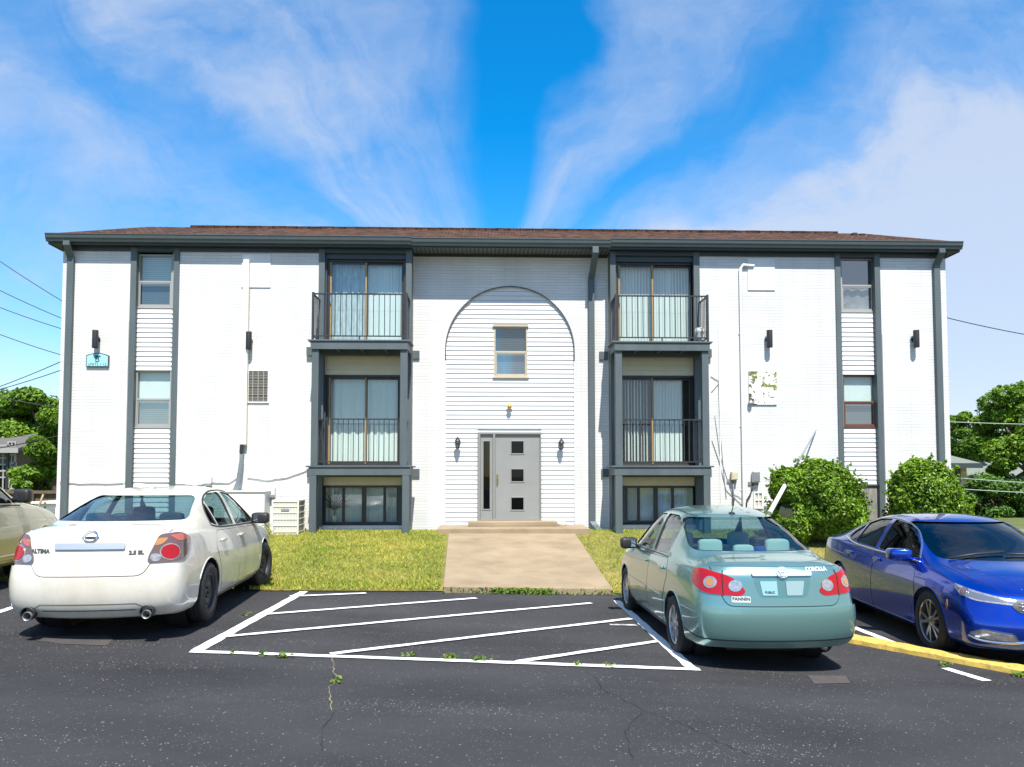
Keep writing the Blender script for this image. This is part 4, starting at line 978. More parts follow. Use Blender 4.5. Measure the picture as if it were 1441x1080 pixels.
class Car:
    def __init__(s, name, label, cat, loc, heading, st, W, paint, cx, low, arch, WB, hk=0.0, xs_low=None, group='cars parked in front of the building', crease=.35, inset=.012):
        s.root = empty(name, loc, heading); tag(s.root, label, cat, group); s.paint = paint; s.WB = WB; s.arch = arch
        bpy.context.view_layer.update()
        s.hz = lambda v: v + max(0.0, v - .95) * hk; hz = s.hz
        st = [((c_[0], hz(c_[1])),) + tuple((q[0], q[1], hz(q[2])) for q in rest) for c_, *rest in st]
        # cage: stations rear -> front, rails 0..8 (0 sill .. 8 centre line)
        n = len(st); rails = []
        for i, (c, r7, r6, r5) in enumerate(st):
            lo = low(i, r5)          # five (x, y, z) from the sill up
            rails.append(list(lo) + [r5, r6, r7, (c[0], 0.0, c[1])])
        vs, fs, idx = [], [], {}
        def V(p, key):
            if key not in idx: idx[key] = len(vs); vs.append(p)
            return idx[key]
        def vid(i, k, sg):
            x, y, z = rails[i][k]; return V((x, y * sg, z), (i, k, 0 if k == 8 else sg))
        for sg in (1, -1):
            for i in range(n - 1):
                for k in range(8): fs.append([vid(i, k, sg), vid(i + 1, k, sg), vid(i + 1, k + 1, sg), vid(i, k + 1, sg)][::sg])
        for e, i in ((0, 0), (1, n - 1)):
            for sg in (1, -1):
                def pid(k, j):       # k rail 0..5, j column 0..3 (3 = centre)
                    if k == 5: return vid(i, 5 + j, sg)
                    if j == 0: return vid(i, k, sg)
                    ys = rails[i][k][1]; yt = rails[i][5 + j][1] / rails[i][5][1]; y = ys * yt; xs = rails[i][k][0]; cxk, czk = cx[e][k]
                    x = xs + (cxk - xs) * (1 - abs(yt) ** 2.6); z = rails[i][k][2] + (czk - rails[i][k][2]) * (1 - abs(yt) ** 2)
                    return V((x, y * sg, z), ('e', e, k, j, 0 if j == 3 else sg))
                for k in range(5):
                    for j in range(3):
                        q = [pid(k, j), pid(k, j + 1), pid(k + 1, j + 1), pid(k + 1, j)]; fs.append(q if (sg > 0) == (e == 1) else q[::-1])
        me = bpy.data.meshes.new('cage'); me.from_pydata(vs, [], fs)
        bm = bmesh.new(); bm.from_mesh(me); bmesh.ops.recalc_face_normals(bm, faces=bm.faces)
        up = max(bm.faces, key=lambda f: f.calc_center_median().z)
        if up.normal.z < 0: bmesh.ops.reverse_faces(bm, faces=bm.faces)
        cl = bm.edges.layers.float.new('crease_edge'); inv = {v: k for k, v in idx.items()}
        for ed in bm.edges:
            a, b = inv[ed.verts[0].index], inv[ed.verts[1].index]
            if a[0] != 'e' and b[0] != 'e' and a[1] == b[1]:
                if a[1] == 5 and b[1] == 5: ed[cl] = crease
                if a[1] == 6: ed[cl] = .25
        bm.to_mesh(me); bm.free()
        t = bpy.data.objects.new('cage', me); col.objects.link(t); md = t.modifiers.new('s', 'SUBSURF'); md.levels = 3; md.render_levels = 3
        dg = bpy.context.evaluated_depsgraph_get(); s.surf = bpy.data.meshes.new_from_object(t.evaluated_get(dg)); bpy.data.objects.remove(t)
        s.bvh = BVHTree.FromPolygons([v.co for v in s.surf.vertices], [tuple(p.vertices) for p in s.surf.polygons])
        s.cuts = MB(); s.cuts2 = [MB()]; s.glasses = []
        xb = [v.co.x for v in s.surf.vertices]; s.x0, s.x1 = min(xb), max(xb)
    # --- projection of a 2-d outline onto the body
    def mapping(s, mp):
        if mp in ('L', 'R'):
            sg = 1 if mp == 'L' else -1
            return lambda u, v: (Vector((u, 3 * sg, v)), Vector((0, -sg, 0)))
        if mp == 'rear': return lambda u, v: (Vector((s.x0 - 1, -u, v)), Vector((1, 0, 0)))
        if mp == 'front': return lambda u, v: (Vector((s.x1 + 1, u, v)), Vector((-1, 0, 0)))
        if mp == 'top': return lambda u, v: (Vector((u, v, 3)), Vector((0, 0, -1)))
        e, xa = mp                     # corner maps: ('rc', axis x) / ('fc', axis x); u = lateral angle * .85, positive to the car's left
        sg = -1 if e == 'rc' else 1
        return lambda u, v: (Vector((xa + sg * 3 * math.cos(u / .85), 3 * math.sin(u / .85), v)), Vector((-sg * math.cos(u / .85), -math.sin(u / .85), 0)))
    def cu(s, mp, x, y): return .85 * math.atan2(y, (x - mp[1]) if mp[0] == 'fc' else (mp[1] - x))
    def hit(s, mp, u, v):
        o, d = s.mapping(mp)(u, v if mp == 'top' else s.hz(v)); h = s.bvh.ray_cast(o, d)
        if h[0] is None:
            q = s.bvh.find_nearest(o + d * 1.5); return q[0], q[1]
        return h[0], h[1]
    def patch(s, name, mp, poly, m, off=.003, depth=.010, step=.05, parent=None, mirror=False, smooth=True):
        if mirror:
            s.patch(name, mp, poly, m, off, depth, step, parent)
            mp2 = {'L': 'R', 'R': 'L'}.get(mp, mp) if isinstance(mp, str) else mp
            return s.patch(name, mp2, poly if mp in ('L', 'R') else [(-u, v) for u, v in poly], m, off, depth, step, parent)
        bm = bmesh.new(); vs = [bm.verts.new((u, v, 0)) for u, v in poly]; bm.faces.new(vs)
        us, vv = [p[0] for p in poly], [p[1] for p in poly]
        for ax, a, b in ((0, min(us), max(us)), (1, min(vv), max(vv))):
            k = int((b - a) / step)
            for i in range(1, k + 1):
                c = a + (b - a) * i / (k + 1); co = Vector((c, 0, 0)) if ax == 0 else Vector((0, c, 0)); no = Vector((1, 0, 0)) if ax == 0 else Vector((0, 1, 0))
                bmesh.ops.bisect_plane(bm, geom=bm.verts[:] + bm.edges[:] + bm.faces[:], plane_co=co, plane_no=no)
        bmesh.ops.remove_doubles(bm, verts=bm.verts, dist=1e-4)
        bmesh.ops.triangulate(bm, faces=[f for f in bm.faces if len(f.verts) > 4])
        rim = [e for e in bm.edges if len(e.link_faces) == 1]; inner = {}
        for v in bm.verts:
            p, nn = s.hit(mp, v.co.x, v.co.y); v.co = p + nn * off; inner[v] = p + nn * (off - depth); v.normal = nn
        nv = {}
        for e in rim:
            for v in e.verts:
                if v not in nv: nv[v] = bm.verts.new(inner[v])
            try: bm.faces.new((e.verts[0], e.verts[1], nv[e.verts[1]], nv[e.verts[0]]))
            except ValueError: pass
        bmesh.ops.recalc_face_normals(bm, faces=bm.faces)
        fs = sorted(bm.faces, key=lambda f: -f.calc_area())[0]; c = fs.calc_center_median(); q = s.bvh.find_nearest(c)
        if fs.normal.dot(q[1]) < 0: bmesh.ops.reverse_faces(bm, faces=bm.faces)
        me = bpy.data.meshes.new(name); bm.to_mesh(me); bm.free(); me.materials.append(M[m] if isinstance(m, str) else m)
        if smooth: me.shade_smooth(); me.set_sharp_from_angle(angle=R(38))
        o = bpy.data.objects.new(name, me); col.objects.link(o); o.parent = parent or s.root; return o
    def line(s, mp, pts, w=.007, off=.0015, mb=None, n_per=.03):
        P = []
        for a, b in zip(pts, pts[1:]):
            L_ = math.hypot(b[0] - a[0], b[1] - a[1]); k = max(1, int(L_ / n_per))
            for i in range(k): P.append((a[0] + (b[0] - a[0]) * i / k, a[1] + (b[1] - a[1]) * i / k))
        P.append(pts[-1]); H = [s.hit(mp, *p) for p in P]; vs = []
        for i, (p, nn) in enumerate(H):
            t = (H[min(i + 1, len(H) - 1)][0] - H[max(i - 1, 0)][0]); sd_ = nn.cross(t).normalized() if t.length > 1e-7 else Vector((0, 0, 1))
            vs += [p + nn * off - sd_ * w / 2, p + nn * off + sd_ * w / 2]
        mb = mb if mb is not None else MB(); mb.add(vs, [(2 * i, 2 * i + 1, 2 * i + 3, 2 * i + 2) for i in range(len(H) - 1)]); return mb
    def strip(s, name, mp, pts, r, m, off=.0, parent=None, n=6):
        P = []
        for _ in range(3 if len(pts) > 3 else 0):
            pts = [pts[0]] + [q for a, b in zip(pts, pts[1:]) for q in ((a[0] * .75 + b[0] * .25, a[1] * .75 + b[1] * .25), (a[0] * .25 + b[0] * .75, a[1] * .25 + b[1] * .75))] + [pts[-1]]
        for a, b in zip(pts, pts[1:]):
            k = max(1, int(math.hypot(b[0] - a[0], b[1] - a[1]) / .04))
            for i in range(k): P.append((a[0] + (b[0] - a[0]) * i / k, a[1] + (b[1] - a[1]) * i / k))
        P.append(pts[-1]); Q = [p + nn * off for p, nn in (s.hit(mp, *q) for q in P)]
        return MB().tube(Q, r, n).build(name, M[m] if isinstance(m, str) else m, parent or s.root, world=False, smooth=True)
    def text(s, name, mp, string, size, u, v, m, bold=.003, sx=1.0, off=.004, parent=None):
        vs, fs = text_mesh(string, size, bold); out = []
        for x, y, _ in vs: p, nn = s.hit(mp, u + x * sx, v + y); out.append(p + nn * off)
        return MB().add(out, fs).build(name, M[m], parent or s.root, world=False, fixn=False)
    # --- openings
    def window(s, name, mp, poly, m, zr=None):
        """cut a real hole through the shell and set a pane in it"""
        gl = poly; poly = [(a, s.hz(b)) for a, b in poly]
        if mp in ('L', 'R'):
            sg = 1 if mp == 'L' else -1; s.cuts.prism(poly, 'y', .30 * sg, 1.3 * sg)
        elif mp == 'rear': s.cuts2.append(MB().prism([(-u, v) for u, v in poly], 'x', s.x0 - .5, zr))
        elif mp == 'front': s.cuts2.append(MB().prism(poly, 'x', zr, s.x1 + .5))
        s.glasses.append((name, mp, gl, m))
    def shell(s, lip=True):
        for x in (-s.WB / 2, s.WB / 2):
            for sg in (1, -1):
                ar = s.arch; c = [(x + ar * math.cos(a), max(.02, s.wz + ar * math.sin(a))) for a in [2 * math.pi * k / 48 for k in range(48)]]
                s.cuts.prism(c, 'y', .47 * sg, 1.25 * sg)
        me = s.surf.copy(); o = bpy.data.objects.new('body', me); col.objects.link(o)
        me.materials.append(s.paint); me.materials.append(M['cabin'])
        so_ = o.modifiers.new('so', 'SOLIDIFY'); so_.thickness = .028; so_.offset = -1; so_.material_offset = 1; so_.use_rim = True; so_.material_offset_rim = 1
        s.cuts2[0] = s.cuts; cos = []
        for mb in s.cuts2:
            cb = bpy.data.meshes.new('cut'); cb.from_pydata(mb.v, [], mb.f); bm = bmesh.new(); bm.from_mesh(cb); bmesh.ops.recalc_face_normals(bm, faces=bm.faces); bm.to_mesh(cb); bm.free()
            cb.materials.append(M['plastic']); co = bpy.data.objects.new('cut', cb); col.objects.link(co); cos.append(co)
            b = o.modifiers.new('bo', 'BOOLEAN'); b.operation = 'DIFFERENCE'; b.solver = 'EXACT'; b.object = co; b.material_mode = 'TRANSFER'
        dg = bpy.context.evaluated_depsgraph_get(); out = bpy.data.meshes.new_from_object(o.evaluated_get(dg))
        o.modifiers.clear(); o.data = out; [bpy.data.objects.remove(q) for q in cos]; out.shade_smooth(); out.set_sharp_from_angle(angle=R(42)); o.parent = s.root; s.body = o
        out.name = 'body'
        for name, mp, poly, m in s.glasses: s.patch(name, mp, grow(poly, .012), m, off=-.012, depth=.004, step=.08)
        return o
    def under(s, w, z=.18, seats='seat_dark', head=True, back_z=.98, cab=(-1.0, .5)):
        xa, xb = s.x0 + .35, s.x1 - .3; ra = s.arch
        mb = MB(); mb.box(xa, xb, -.46, .46, z, z + .22); mb.box(-s.WB / 2 + ra + .06, s.WB / 2 - ra - .06, -w, w, z + .02, z + .24)
        mb.box(xa + .1, -s.WB / 2 - ra - .04, -w + .12, w - .12, z + .06, z + .24); mb.box(s.WB / 2 + ra + .04, xb - .05, -w + .12, w - .12, z + .02, z + .24)
        mb.build('underbody', M['plastic'], s.root, world=False)
        for x in (-s.WB / 2, s.WB / 2):
            for sg in (1, -1): MB().lathe([(.08, .50 * sg), (ra - .01, .50 * sg), (ra + .012, .55 * sg), (ra + .012, (w - .09) * sg)], (x, 0, s.wz), 'y', 28).build('wheel_housing', M['plastic'], s.root, world=False, fixn=False)
    def wheels(s, R_, wd, track, style, steer=0.0):
        for fx, x in ((0, -s.WB / 2), (1, s.WB / 2)):
            for sg in (1, -1):
                h = MB().lathe([(0, -.01), (.15, -.01), (.15, -.06), (.05, -.12), (.05, -.2)], (0, 0, 0), 'y', 20)
                if sg < 0: h.v = [(a, -b, c) for a, b, c in h.v]
                h.v = [(a, b * -1 if False else b, c) for a, b, c in h.v]
                o = h.build('wheel', M['steelwheel'], s.root, world=False); o.location = (x, (track) * sg, R_); o.rotation_euler = (0, random.uniform(0, 1), steer if fx else 0)
                f = lambda pr: [(r, -y * sg) for r, y in pr]     # y: 0 = hub plane, negative = outward
                rr = style['rim']; hw = wd / 2
                tp = [(rr, -hw * .82), (rr + .012, -hw * .98), (rr + (R_ - rr) * .5, -hw * 1.04), (R_ - .022, -hw * .94), (R_ - .004, -hw * .78), (R_, -hw * .6), (R_ - .006, -hw * .36), (R_, -hw * .33), (R_, -.012), (R_ - .006, -.01), (R_ - .006, .01), (R_, .012), (R_, hw * .6), (R_ - .02, hw * .95), (rr, hw * .85)]
                MB().lathe(f(tp), (0, 0, 0), 'y', 40).build('tyre', M['rubber'], o, world=False, smooth=True, sharp=40)
                rim = MB(); rim.lathe(f([(rr + .004, -hw * .84), (rr - .008, -hw * .88), (rr - .016, -hw * .80), (rr - .022, -hw * .3), (rr - .03, hw * .7)]), (0, 0, 0), 'y', 40)
                k = style['n']; face = -hw * .74
                if style['kind'] == 'steel':
                    rim.lathe(f([(rr - .018, -hw * .62), (rr - .05, -hw * .5), (rr * .6, -hw * .72), (rr * .45, -hw * .66), (rr * .3, -hw * .5), (.0, -hw * .5)]), (0, 0, 0), 'y', 40)
                    for i in range(5): a = i * 2 * math.pi / 5; rim.lathe(f([(.012, -hw * .62), (.012, -hw * .5)]), (.055 * math.cos(a), 0, .055 * math.sin(a)), 'y', 8)
                else:
                    rim.lathe(f([(rr - .02, .0), (0, .02)]), (0, 0, 0), 'y', 30, 1)
                    rim.lathe(f([(.0, face - .012), (.035, face - .01), (.06, face + .006), (.068, face + .03), (.068, .0)]), (0, 0, 0), 'y', 24)
                    for i in range(k):
                        a0 = 2 * math.pi * i / k
                        for da in style['twin']:
                            a1 = a0 + da * style.get('in', .35); a2 = a0 + da; w1, w2 = style['w']
                            r1, r2 = .05, rr - .008; pts = []
                            for (a, r, w, y) in ((a1, r1, w1, face - .002), (a2, r2, w2, face - .004 + style.get('dish', .0))):
                                t = Vector((-math.sin(a), 0, math.cos(a))); c = Vector((math.cos(a) * r, -y * sg * -1 if False else 0, math.sin(a) * r))
                                for q in (-1, 1):
                                    for yy in (y, y + .03): p = c + t * (w * q); pts.append((p.x, -yy * sg, p.z))
                            rim.add(pts, [(0, 2, 6, 4), (1, 5, 7, 3), (0, 4, 5, 1), (2, 3, 7, 6)], 0)
                rim.build('rim', [style['m'], M['plastic']], o, world=False, smooth=True, sharp=30)
    def arch_lip(s, r=.010):
        for x in (-s.WB / 2, s.WB / 2):
            for mp in ('L', 'R'):
                pts = [(x + (s.arch + .002) * math.cos(a), s.wz + (s.arch + .002) * math.sin(a)) for a in [math.radians(d) for d in range(-8, 189, 7)]]
                s.strip('arch_lip', mp, pts, r, s.paint, off=-.002)
    def seats(s, rows, m, heads=True):
        for (x, z, ys, w, hb) in rows:
            for y in ys:
                o = rbox((x, y, z + .28), (.11, w, .30), .06); o.v = [(a - (c - z) * .22, b, c) for a, b, c in o.v]; q = o.build('seat', M[m], s.root, world=False, smooth=True)
                if hb: h = rbox((x - .15, y, z + hb), (.055, .135, .10), .04); h.build('headrest', M[m], q, world=False, smooth=True)
    def mirror(s, x, y, z, sg, paint, size=(.085, .115, .075)):
        o = rbox((x, (y + .10) * sg, z), (size[0], size[1], size[2]), .05); o.v = [(a + (abs(b) - y) * -.25, b, c) for a, b, c in o.v]
        o.tube([(x + .02, (y - .06) * sg, z - .06), (x + .01, (y + .02) * sg, z - .03)], .03, 8)
        q = o.build('mirror', paint, s.root, world=False, smooth=True)
        MB().box(x - size[0] - .018, x - size[0] - .012, (y + .02) * sg, (y + .185) * sg, z - .048, z + .048).build('mirror_glass', M['mirrorglass'], q, world=False)
    def done(s):
        s.surf = None; s.bvh = None
def grow(poly, d):
    c = Vector((sum(p[0] for p in poly) / len(poly), sum(p[1] for p in poly) / len(poly))); n = len(poly); area = sum(poly[i - 1][0] * poly[i][1] - poly[i][0] * poly[i - 1][1] for i in range(n)); sg = 1 if area > 0 else -1; out = []
    for i in range(n):
        a, p, b = Vector(poly[i - 1]), Vector(poly[i]), Vector(poly[(i + 1) % n]); e1, e2 = (p - a), (b - p)
        n1 = Vector((e1.y, -e1.x)).normalized() if e1.length > 1e-6 else Vector((0, 0)); n2 = Vector((e2.y, -e2.x)).normalized() if e2.length > 1e-6 else n1
        m_ = (n1 + n2); m_ = m_.normalized() if m_.length > 1e-6 else n1; q = p + m_ * d * sg; out.append((q.x, q.y))
    return out
def rbox(c, h, r, n=3):
    """rounded box: a superellipsoid of half sizes h"""
    mb = MB(); nu, nv = 20, 12; e = .45; sp = lambda v: math.copysign(abs(v) ** e, v); vs = []
    for j in range(nv + 1):
        b = -math.pi / 2 + math.pi * j / nv
        for i in range(nu): a = 2 * math.pi * i / nu; vs.append((c[0] + h[0] * sp(math.cos(b)) * sp(math.cos(a)), c[1] + h[1] * sp(math.cos(b)) * sp(math.sin(a)), c[2] + h[2] * sp(math.sin(b))))
    return mb.add(vs, [(j * nu + i, j * nu + (i + 1) % nu, (j + 1) * nu + (i + 1) % nu, (j + 1) * nu + i) for j in range(nv) for i in range(nu)])

def lower(W, n, zl, over):
    """sill-to-shoulder rails for every station; `over` holds hand-set end stations"""
    def f(i, r5):
        if i in over: return over[i]
        x, y, z = r5; w = W(x); z3 = zl[3] if len(zl) > 3 else .62
        return [(x, w * .86, zl[0]), (x, w * .955, zl[1]), (x, w * .99, zl[2]), (x, w, z3), (x, max(y + .012, w * .965), z3 + (z - z3) * .68)]
    return f
def tab(pts): return lambda x: interp(pts, x)

def green_sedan():
    st = [((-2.22, 1.035), (-2.215, .30, 1.033), (-2.18, .55, 1.02), (-2.09, .715, .985)),
          ((-1.98, 1.075), (-1.975, .30, 1.073), (-1.95, .56, 1.06), (-1.90, .745, 1.005)),
          ((-1.66, 1.095), (-1.64, .33, 1.09), (-1.58, .615, 1.075), (-1.55, .765, 1.01)),
          ((-1.28, 1.275), (-1.26, .33, 1.27), (-1.20, .60, 1.245), (-1.2, .785, 1.005)),
          ((-.90, 1.425), (-.885, .31, 1.418), (-.83, .56, 1.385), (-.83, .795, .995)),
          ((-.45, 1.485), (-.45, .30, 1.478), (-.42, .575, 1.435), (-.42, .80, .98)),
          ((.0, 1.497), (.0, .30, 1.49), (.0, .585, 1.445), (.0, .80, .97)),
          ((.40, 1.465), (.39, .31, 1.457), (.34, .585, 1.415), (.38, .795, .96)),
          ((.82, 1.27), (.80, .36, 1.26), (.72, .645, 1.215), (.77, .79, .95)),
          ((1.26, 1.03), (1.22, .40, 1.02), (1.12, .70, .99), (1.12, .78, .935)),
          ((1.68, .955), (1.66, .40, .945), (1.62, .64, .92), (1.60, .765, .87)),
          ((2.03, .83), (2.0, .38, .82), (1.94, .58, .80), (1.87, .72, .77)),
          ((2.15, .70), (2.12, .35, .69), (2.05, .54, .68), (1.95, .68, .66))]
    W = tab([(-2.1, .765), (-1.9, .825), (-1.5, .85), (-.8, .86), (.8, .86), (1.4, .855), (1.8, .825), (2.0, .76)])
    over = {0: [(-2.02, .62, .23), (-2.12, .755, .28), (-2.16, .79, .44), (-2.165, .79, .62), (-2.115, .745, .83)],
            12: [(1.88, .58, .2), (1.96, .70, .26), (2.0, .74, .42), (2.0, .74, .52), (1.98, .71, .60)]}
    cx = ([(-2.12, .21), (-2.26, .26), (-2.31, .43), (-2.305, .625), (-2.255, .85)], [(2.05, .2), (2.18, .25), (2.23, .4), (2.23, .5), (2.2, .6)])
    paint = carpaint('seafoam_green_paint', S(118, 158, 153), .66, .27, S(122, 150, 143), dirt_amt=.25)
    rc = Vector((2.84, 8.42)); hd = math.atan2(1, -.022)
    loc = (rc.x - .022 * 1.3, rc.y + 1.3, lotz(2.84))
    c = Car('sedan', 'pale green sedan parked right of the hatched bay with its rear to the camera', 'car', loc, hd, st, W, paint, cx, lower(W, 13, (.20, .235, .42, .63), over), .365, 2.6, hk=.13)
    c.root.rotation_euler = (math.atan(.036), 0, hd) if False else (0, 0, hd); c.wz = .315
    # windows
    rw = fillet([(-.665, 1.112), (.665, 1.112), (.555, 1.395), (-.555, 1.395)], [.06, .06, .09, .09])
    c.window('rear_window', 'rear', rw, 'cglass', -.2)
    c.window('windshield', 'front', fillet([(-.63, 1.03), (.63, 1.03), (.54, 1.415), (-.54, 1.415)], .06), 'cglass', .1)
    for mp in ('L', 'R'):
        c.window('side_window', mp, fillet([(-.10, 1.005), (.94, 1.0), (.42, 1.375), (-.07, 1.405)], [.02, .03, .06, .03]), 'cglass')
        c.window('side_window', mp, fillet([(-.20, 1.01), (-.16, 1.405), (-.52, 1.40), (-.80, 1.33), (-.87, 1.25), (-.87, 1.02)], [.02, .03, .06, .04, .04, .02]), 'cglass')
    c.shell(); P = c.paint
    c.under(.78); c.arch_lip()
    c.wheels(.315, .195, .745, dict(kind='alloy', n=8, twin=(-.12, .12), w=(.020, .013), rim=.205, m=M['alloy'], dish=.006, **{'in': .9}))
    c.seats([(-1.02, .46, (-.38, .38), .25, .665), (.18, .42, (-.36, .36), .24, .70)], 'seat_pale')
    rbox((-1.16, 0, 1.085), (.05, .115, .075), .04).build('headrest', M['seat_pale'], c.root, world=False, smooth=True)
    MB().box(-1.72, -1.2, -.6, .6, 1.035, 1.055).build('parcel_shelf', M['seat_pale'], c.root, world=False)
    MB().box(.75, 1.25, -.62, .62, .86, .96).build('dashboard', M['cabin'], c.root, world=False)
    rbox((-1.60, .0, 1.085), (.03, .14, .022), .02).build('brake_light', M['red_lens'], c.root, world=False, smooth=True)
    MB().box(-1.5, -1.38, -.13, -.04, 1.055, 1.16).build('tissue_box', mat('blue_cloth', (.03, .10, .5), .8), c.root, world=False)
    # trunk lid, bumper, doors
    lid = fillet([(-.655, 1.018), (.655, 1.018), (.60, .80), (.545, .665), (-.545, .665), (-.60, .80)], [.02, .02, .05, .07, .07, .05])
    tl = c.patch('trunk_lid', 'rear', lid, P, off=.004, step=.04)
    sm = MB(); c.line('rear', lid[:1] + lid + lid[:1], .013, .0025, sm); sm.build('seam', M['seam'], c.body, world=False, fixn=False)
    rcm = ('rc', -1.40); U = lambda x, y: c.cu(rcm, x, y)
    bp = fillet([(-U(-1.72, .84), .60), (-U(-2.15, .72), .655), (-.45, .640), (.45, .640), (U(-2.15, .72), .655), (U(-1.72, .84), .60), (U(-1.72, .83), .27), (-U(-1.72, .83), .27)], .02)
    bm_ = c.patch('bumper', rcm, bp, P, off=.022, depth=.03, step=.045)
    lo_ = [(-U(-1.75, .83), .37), (-U(-2.1, .78), .345), (-.4, .34), (.4, .34), (U(-2.1, .78), .345), (U(-1.75, .83), .37)]
    sm = MB(); c.line(rcm, lo_, .012, .0235, sm); sm.build('seam', M['seam'], bm_, world=False, fixn=False)
    c.patch('bumper_valance', rcm, fillet([(-U(-1.85, .80), .30), (-.3, .285), (.3, .285), (U(-1.85, .80), .30), (U(-1.9, .78), .215), (-U(-1.9, .78), .215)], .01), 'plastic', off=.006, step=.06)
    for mp in ('L', 'R'):
        sm = MB(); d1 = [(1.02, .30), (1.06, .62), (.98, .955)]; 
        fd = fillet([(1.03, .27), (1.07, .60), (1.0, .935), (-.115, .965), (-.13, .27)], .03); rd = fillet([(-.145, .27), (-.13, .965), (-.95, .985), (-1.02, .80), (-.90, .56), (-.80, .27)], .03)
        o1 = c.patch('door', mp, fd, P, off=.003, step=.05); o2 = c.patch('door', mp, rd, P, off=.003, step=.05)
        for pl in (fd, rd): c.line(mp, pl + pl[:1], .011, .0015, sm)
        c.line(mp, [(-.135, .97), (-.12, 1.41)], .045, -.002, sm)
        sm.build('seam', M['seam'], c.body, world=False, fixn=False)
        for o, x in ((o1, .02), (o2, -.78)):
            p, nn = c.hit(mp, x, .875); h = rbox((p.x, p.y + nn.y * .018, p.z), (.085, .018, .018), .01); h.build('handle', P, o, world=False, smooth=True)
        for o, xa, xb in ((o1, -.10, 1.0), (o2, -.82, -.16)): c.patch('side_moulding', mp, [(xa, .515), (xb, .515), (xb, .565), (xa, .565)], P, off=.014, depth=.02, parent=o)
        c.strip('window_trim', mp, [(-.93, 1.0), (-.5, 1.0), (.3, .985), (1.0, .975)], .009, 'plastic', parent=c.body)
        c.strip('roof_channel', mp, [(-.80, 1.402), (-.4, 1.44), (0, 1.448), (.34, 1.41)], .006, 'plastic', parent=c.body)
        sg = 1 if mp == 'L' else -1; c.mirror(.78, .80, 1.02, sg, M['plastic'])
    # lamps
    for sg in (1, -1):
        f = lambda pts: [(sg * a, b) for a, b in pts]
        lamp = fillet([(U(-1.88, .80), .985), (U(-2.05, .74), .995), (U(-2.23, .50), .945), (U(-2.27, .37), .80), (U(-2.26, .43), .755), (U(-2.12, .72), .775), (U(-1.90, .81), .85)], [.05, .06, .10, .05, .05, .06, .05])
        tlm = c.patch('tail_light', rcm, f(lamp), 'red_lens', off=.010, depth=.016, step=.035); tlm['label'] = 'red tail light with two round lenses'
        for (x, y, z, m) in ((-2.235, .47, .855, 'clear_lens'), (-2.13, .685, .88, 'amber_lens')):
            u = sg * U(x, y)
            c.patch('lamp_ring', rcm, [(u + .056 * math.cos(a), z + .056 * math.sin(a)) for a in [2 * math.pi * k / 20 for k in range(20)]], 'clear_lens', off=.013, depth=.004, parent=tlm)
            c.patch('lamp_lens', rcm, [(u + .036 * math.cos(a), z + .036 * math.sin(a)) for a in [2 * math.pi * k / 20 for k in range(20)]], m, off=.016, depth=.004, parent=tlm)
        gm = MB(); c.line(rcm, f([(U(-2.19, .60), .99), (U(-2.20, .575), .76)]), .010, .011, gm); gm.build('seam', M['seam'], tlm, world=False, fixn=False)
        c.patch('headlight', ('fc', 1.3), [(sg * c.cu(('fc', 1.3), x, y), z) for x, y, z in ((2.12, .36, .60), (2.12, .36, .70), (1.85, .70, .76), (1.75, .76, .68), (1.98, .66, .60))], 'headlamp', off=.006)
    gar = fillet([(-.30, .975), (-.29, .945), (.29, .945), (.30, .975), (.10, .995), (-.10, .995)], .012)
    c.patch('trunk_garnish', 'rear', gar, carpaint('garnish_reflection_tone', S(196, 216, 212), .3, .2), off=.024, depth=.028, step=.04, parent=tl)  # bright reflection on the bar is put into this pale colour
    rec = fillet([(-.29, .925), (.29, .925), (.235, .745), (-.235, .745)], .04)
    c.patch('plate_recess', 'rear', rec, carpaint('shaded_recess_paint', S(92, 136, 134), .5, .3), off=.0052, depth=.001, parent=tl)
    c.patch('licence_plate', 'rear', fillet([(-.225, .90), (-.06, .90), (-.06, .765), (-.205, .765)], .01), mat('pale_plate', S(128, 168, 178), .4), off=.012, depth=.008, parent=tl)
    c.patch('licence_plate', 'rear', fillet([(.03, .90), (.215, .90), (.185, .765), (.03, .765)], .01), mat('white_plate', S(132, 156, 158), .4), off=.012, depth=.008, parent=tl)
    c.text('plate_letters', 'rear', 'PUBLIC', .03, -.135, .785, 'plastic', .0008, 1, .0145, parent=tl)
    c.text('badge_letters', 'rear', 'COROLLA', .043, .365, .985, 'badge', .0016, 1.15, .0075, parent=tl)
    c.patch('dealer_sticker', 'rear', fillet([(-.50, .755), (-.325, .755), (-.325, .70), (-.50, .70)], .006), mat('silver_sticker', S(196, 202, 196), .4), off=.0065, depth=.003, parent=tl)
    c.text('sticker_letters', 'rear', 'FANNIN', .044, -.412, .717, 'plastic', .0016, 1.0, .0085, parent=tl)
    c.text('sticker_letters', 'rear', 'Toyota', .03, -.50, .985, 'plastic', 0, 1.0, .0065, parent=tl) if False else None
    def ell(u, v, a, b, r, off=.028):
        pts = []
        for k in range(25): t = 2 * math.pi * k / 24; p, nn = c.hit('rear', u + a * math.cos(t), v + b * math.sin(t)); pts.append(p + nn * off)
        return pts
    em = MB()
    for a, b, v in ((.056, .038, .968), (.018, .036, .968), (.040, .013, .984)): em.tube(ell(0, v, a, b, .004), .0045, 6, cap=False)
    em.build('emblem', M['satin'], tl, world=False, smooth=True)
    p, nn = c.hit('top', -.80, .0); MB().lathe([(0, .02), (.025, .015), (.04, 0)], p, 'z', 10).tube([p + Vector((0, 0, .015)), p + Vector((-.12, .0, .20))], [.006, .003], 6).build('antenna', M['plastic'], c.root, world=False, smooth=True)
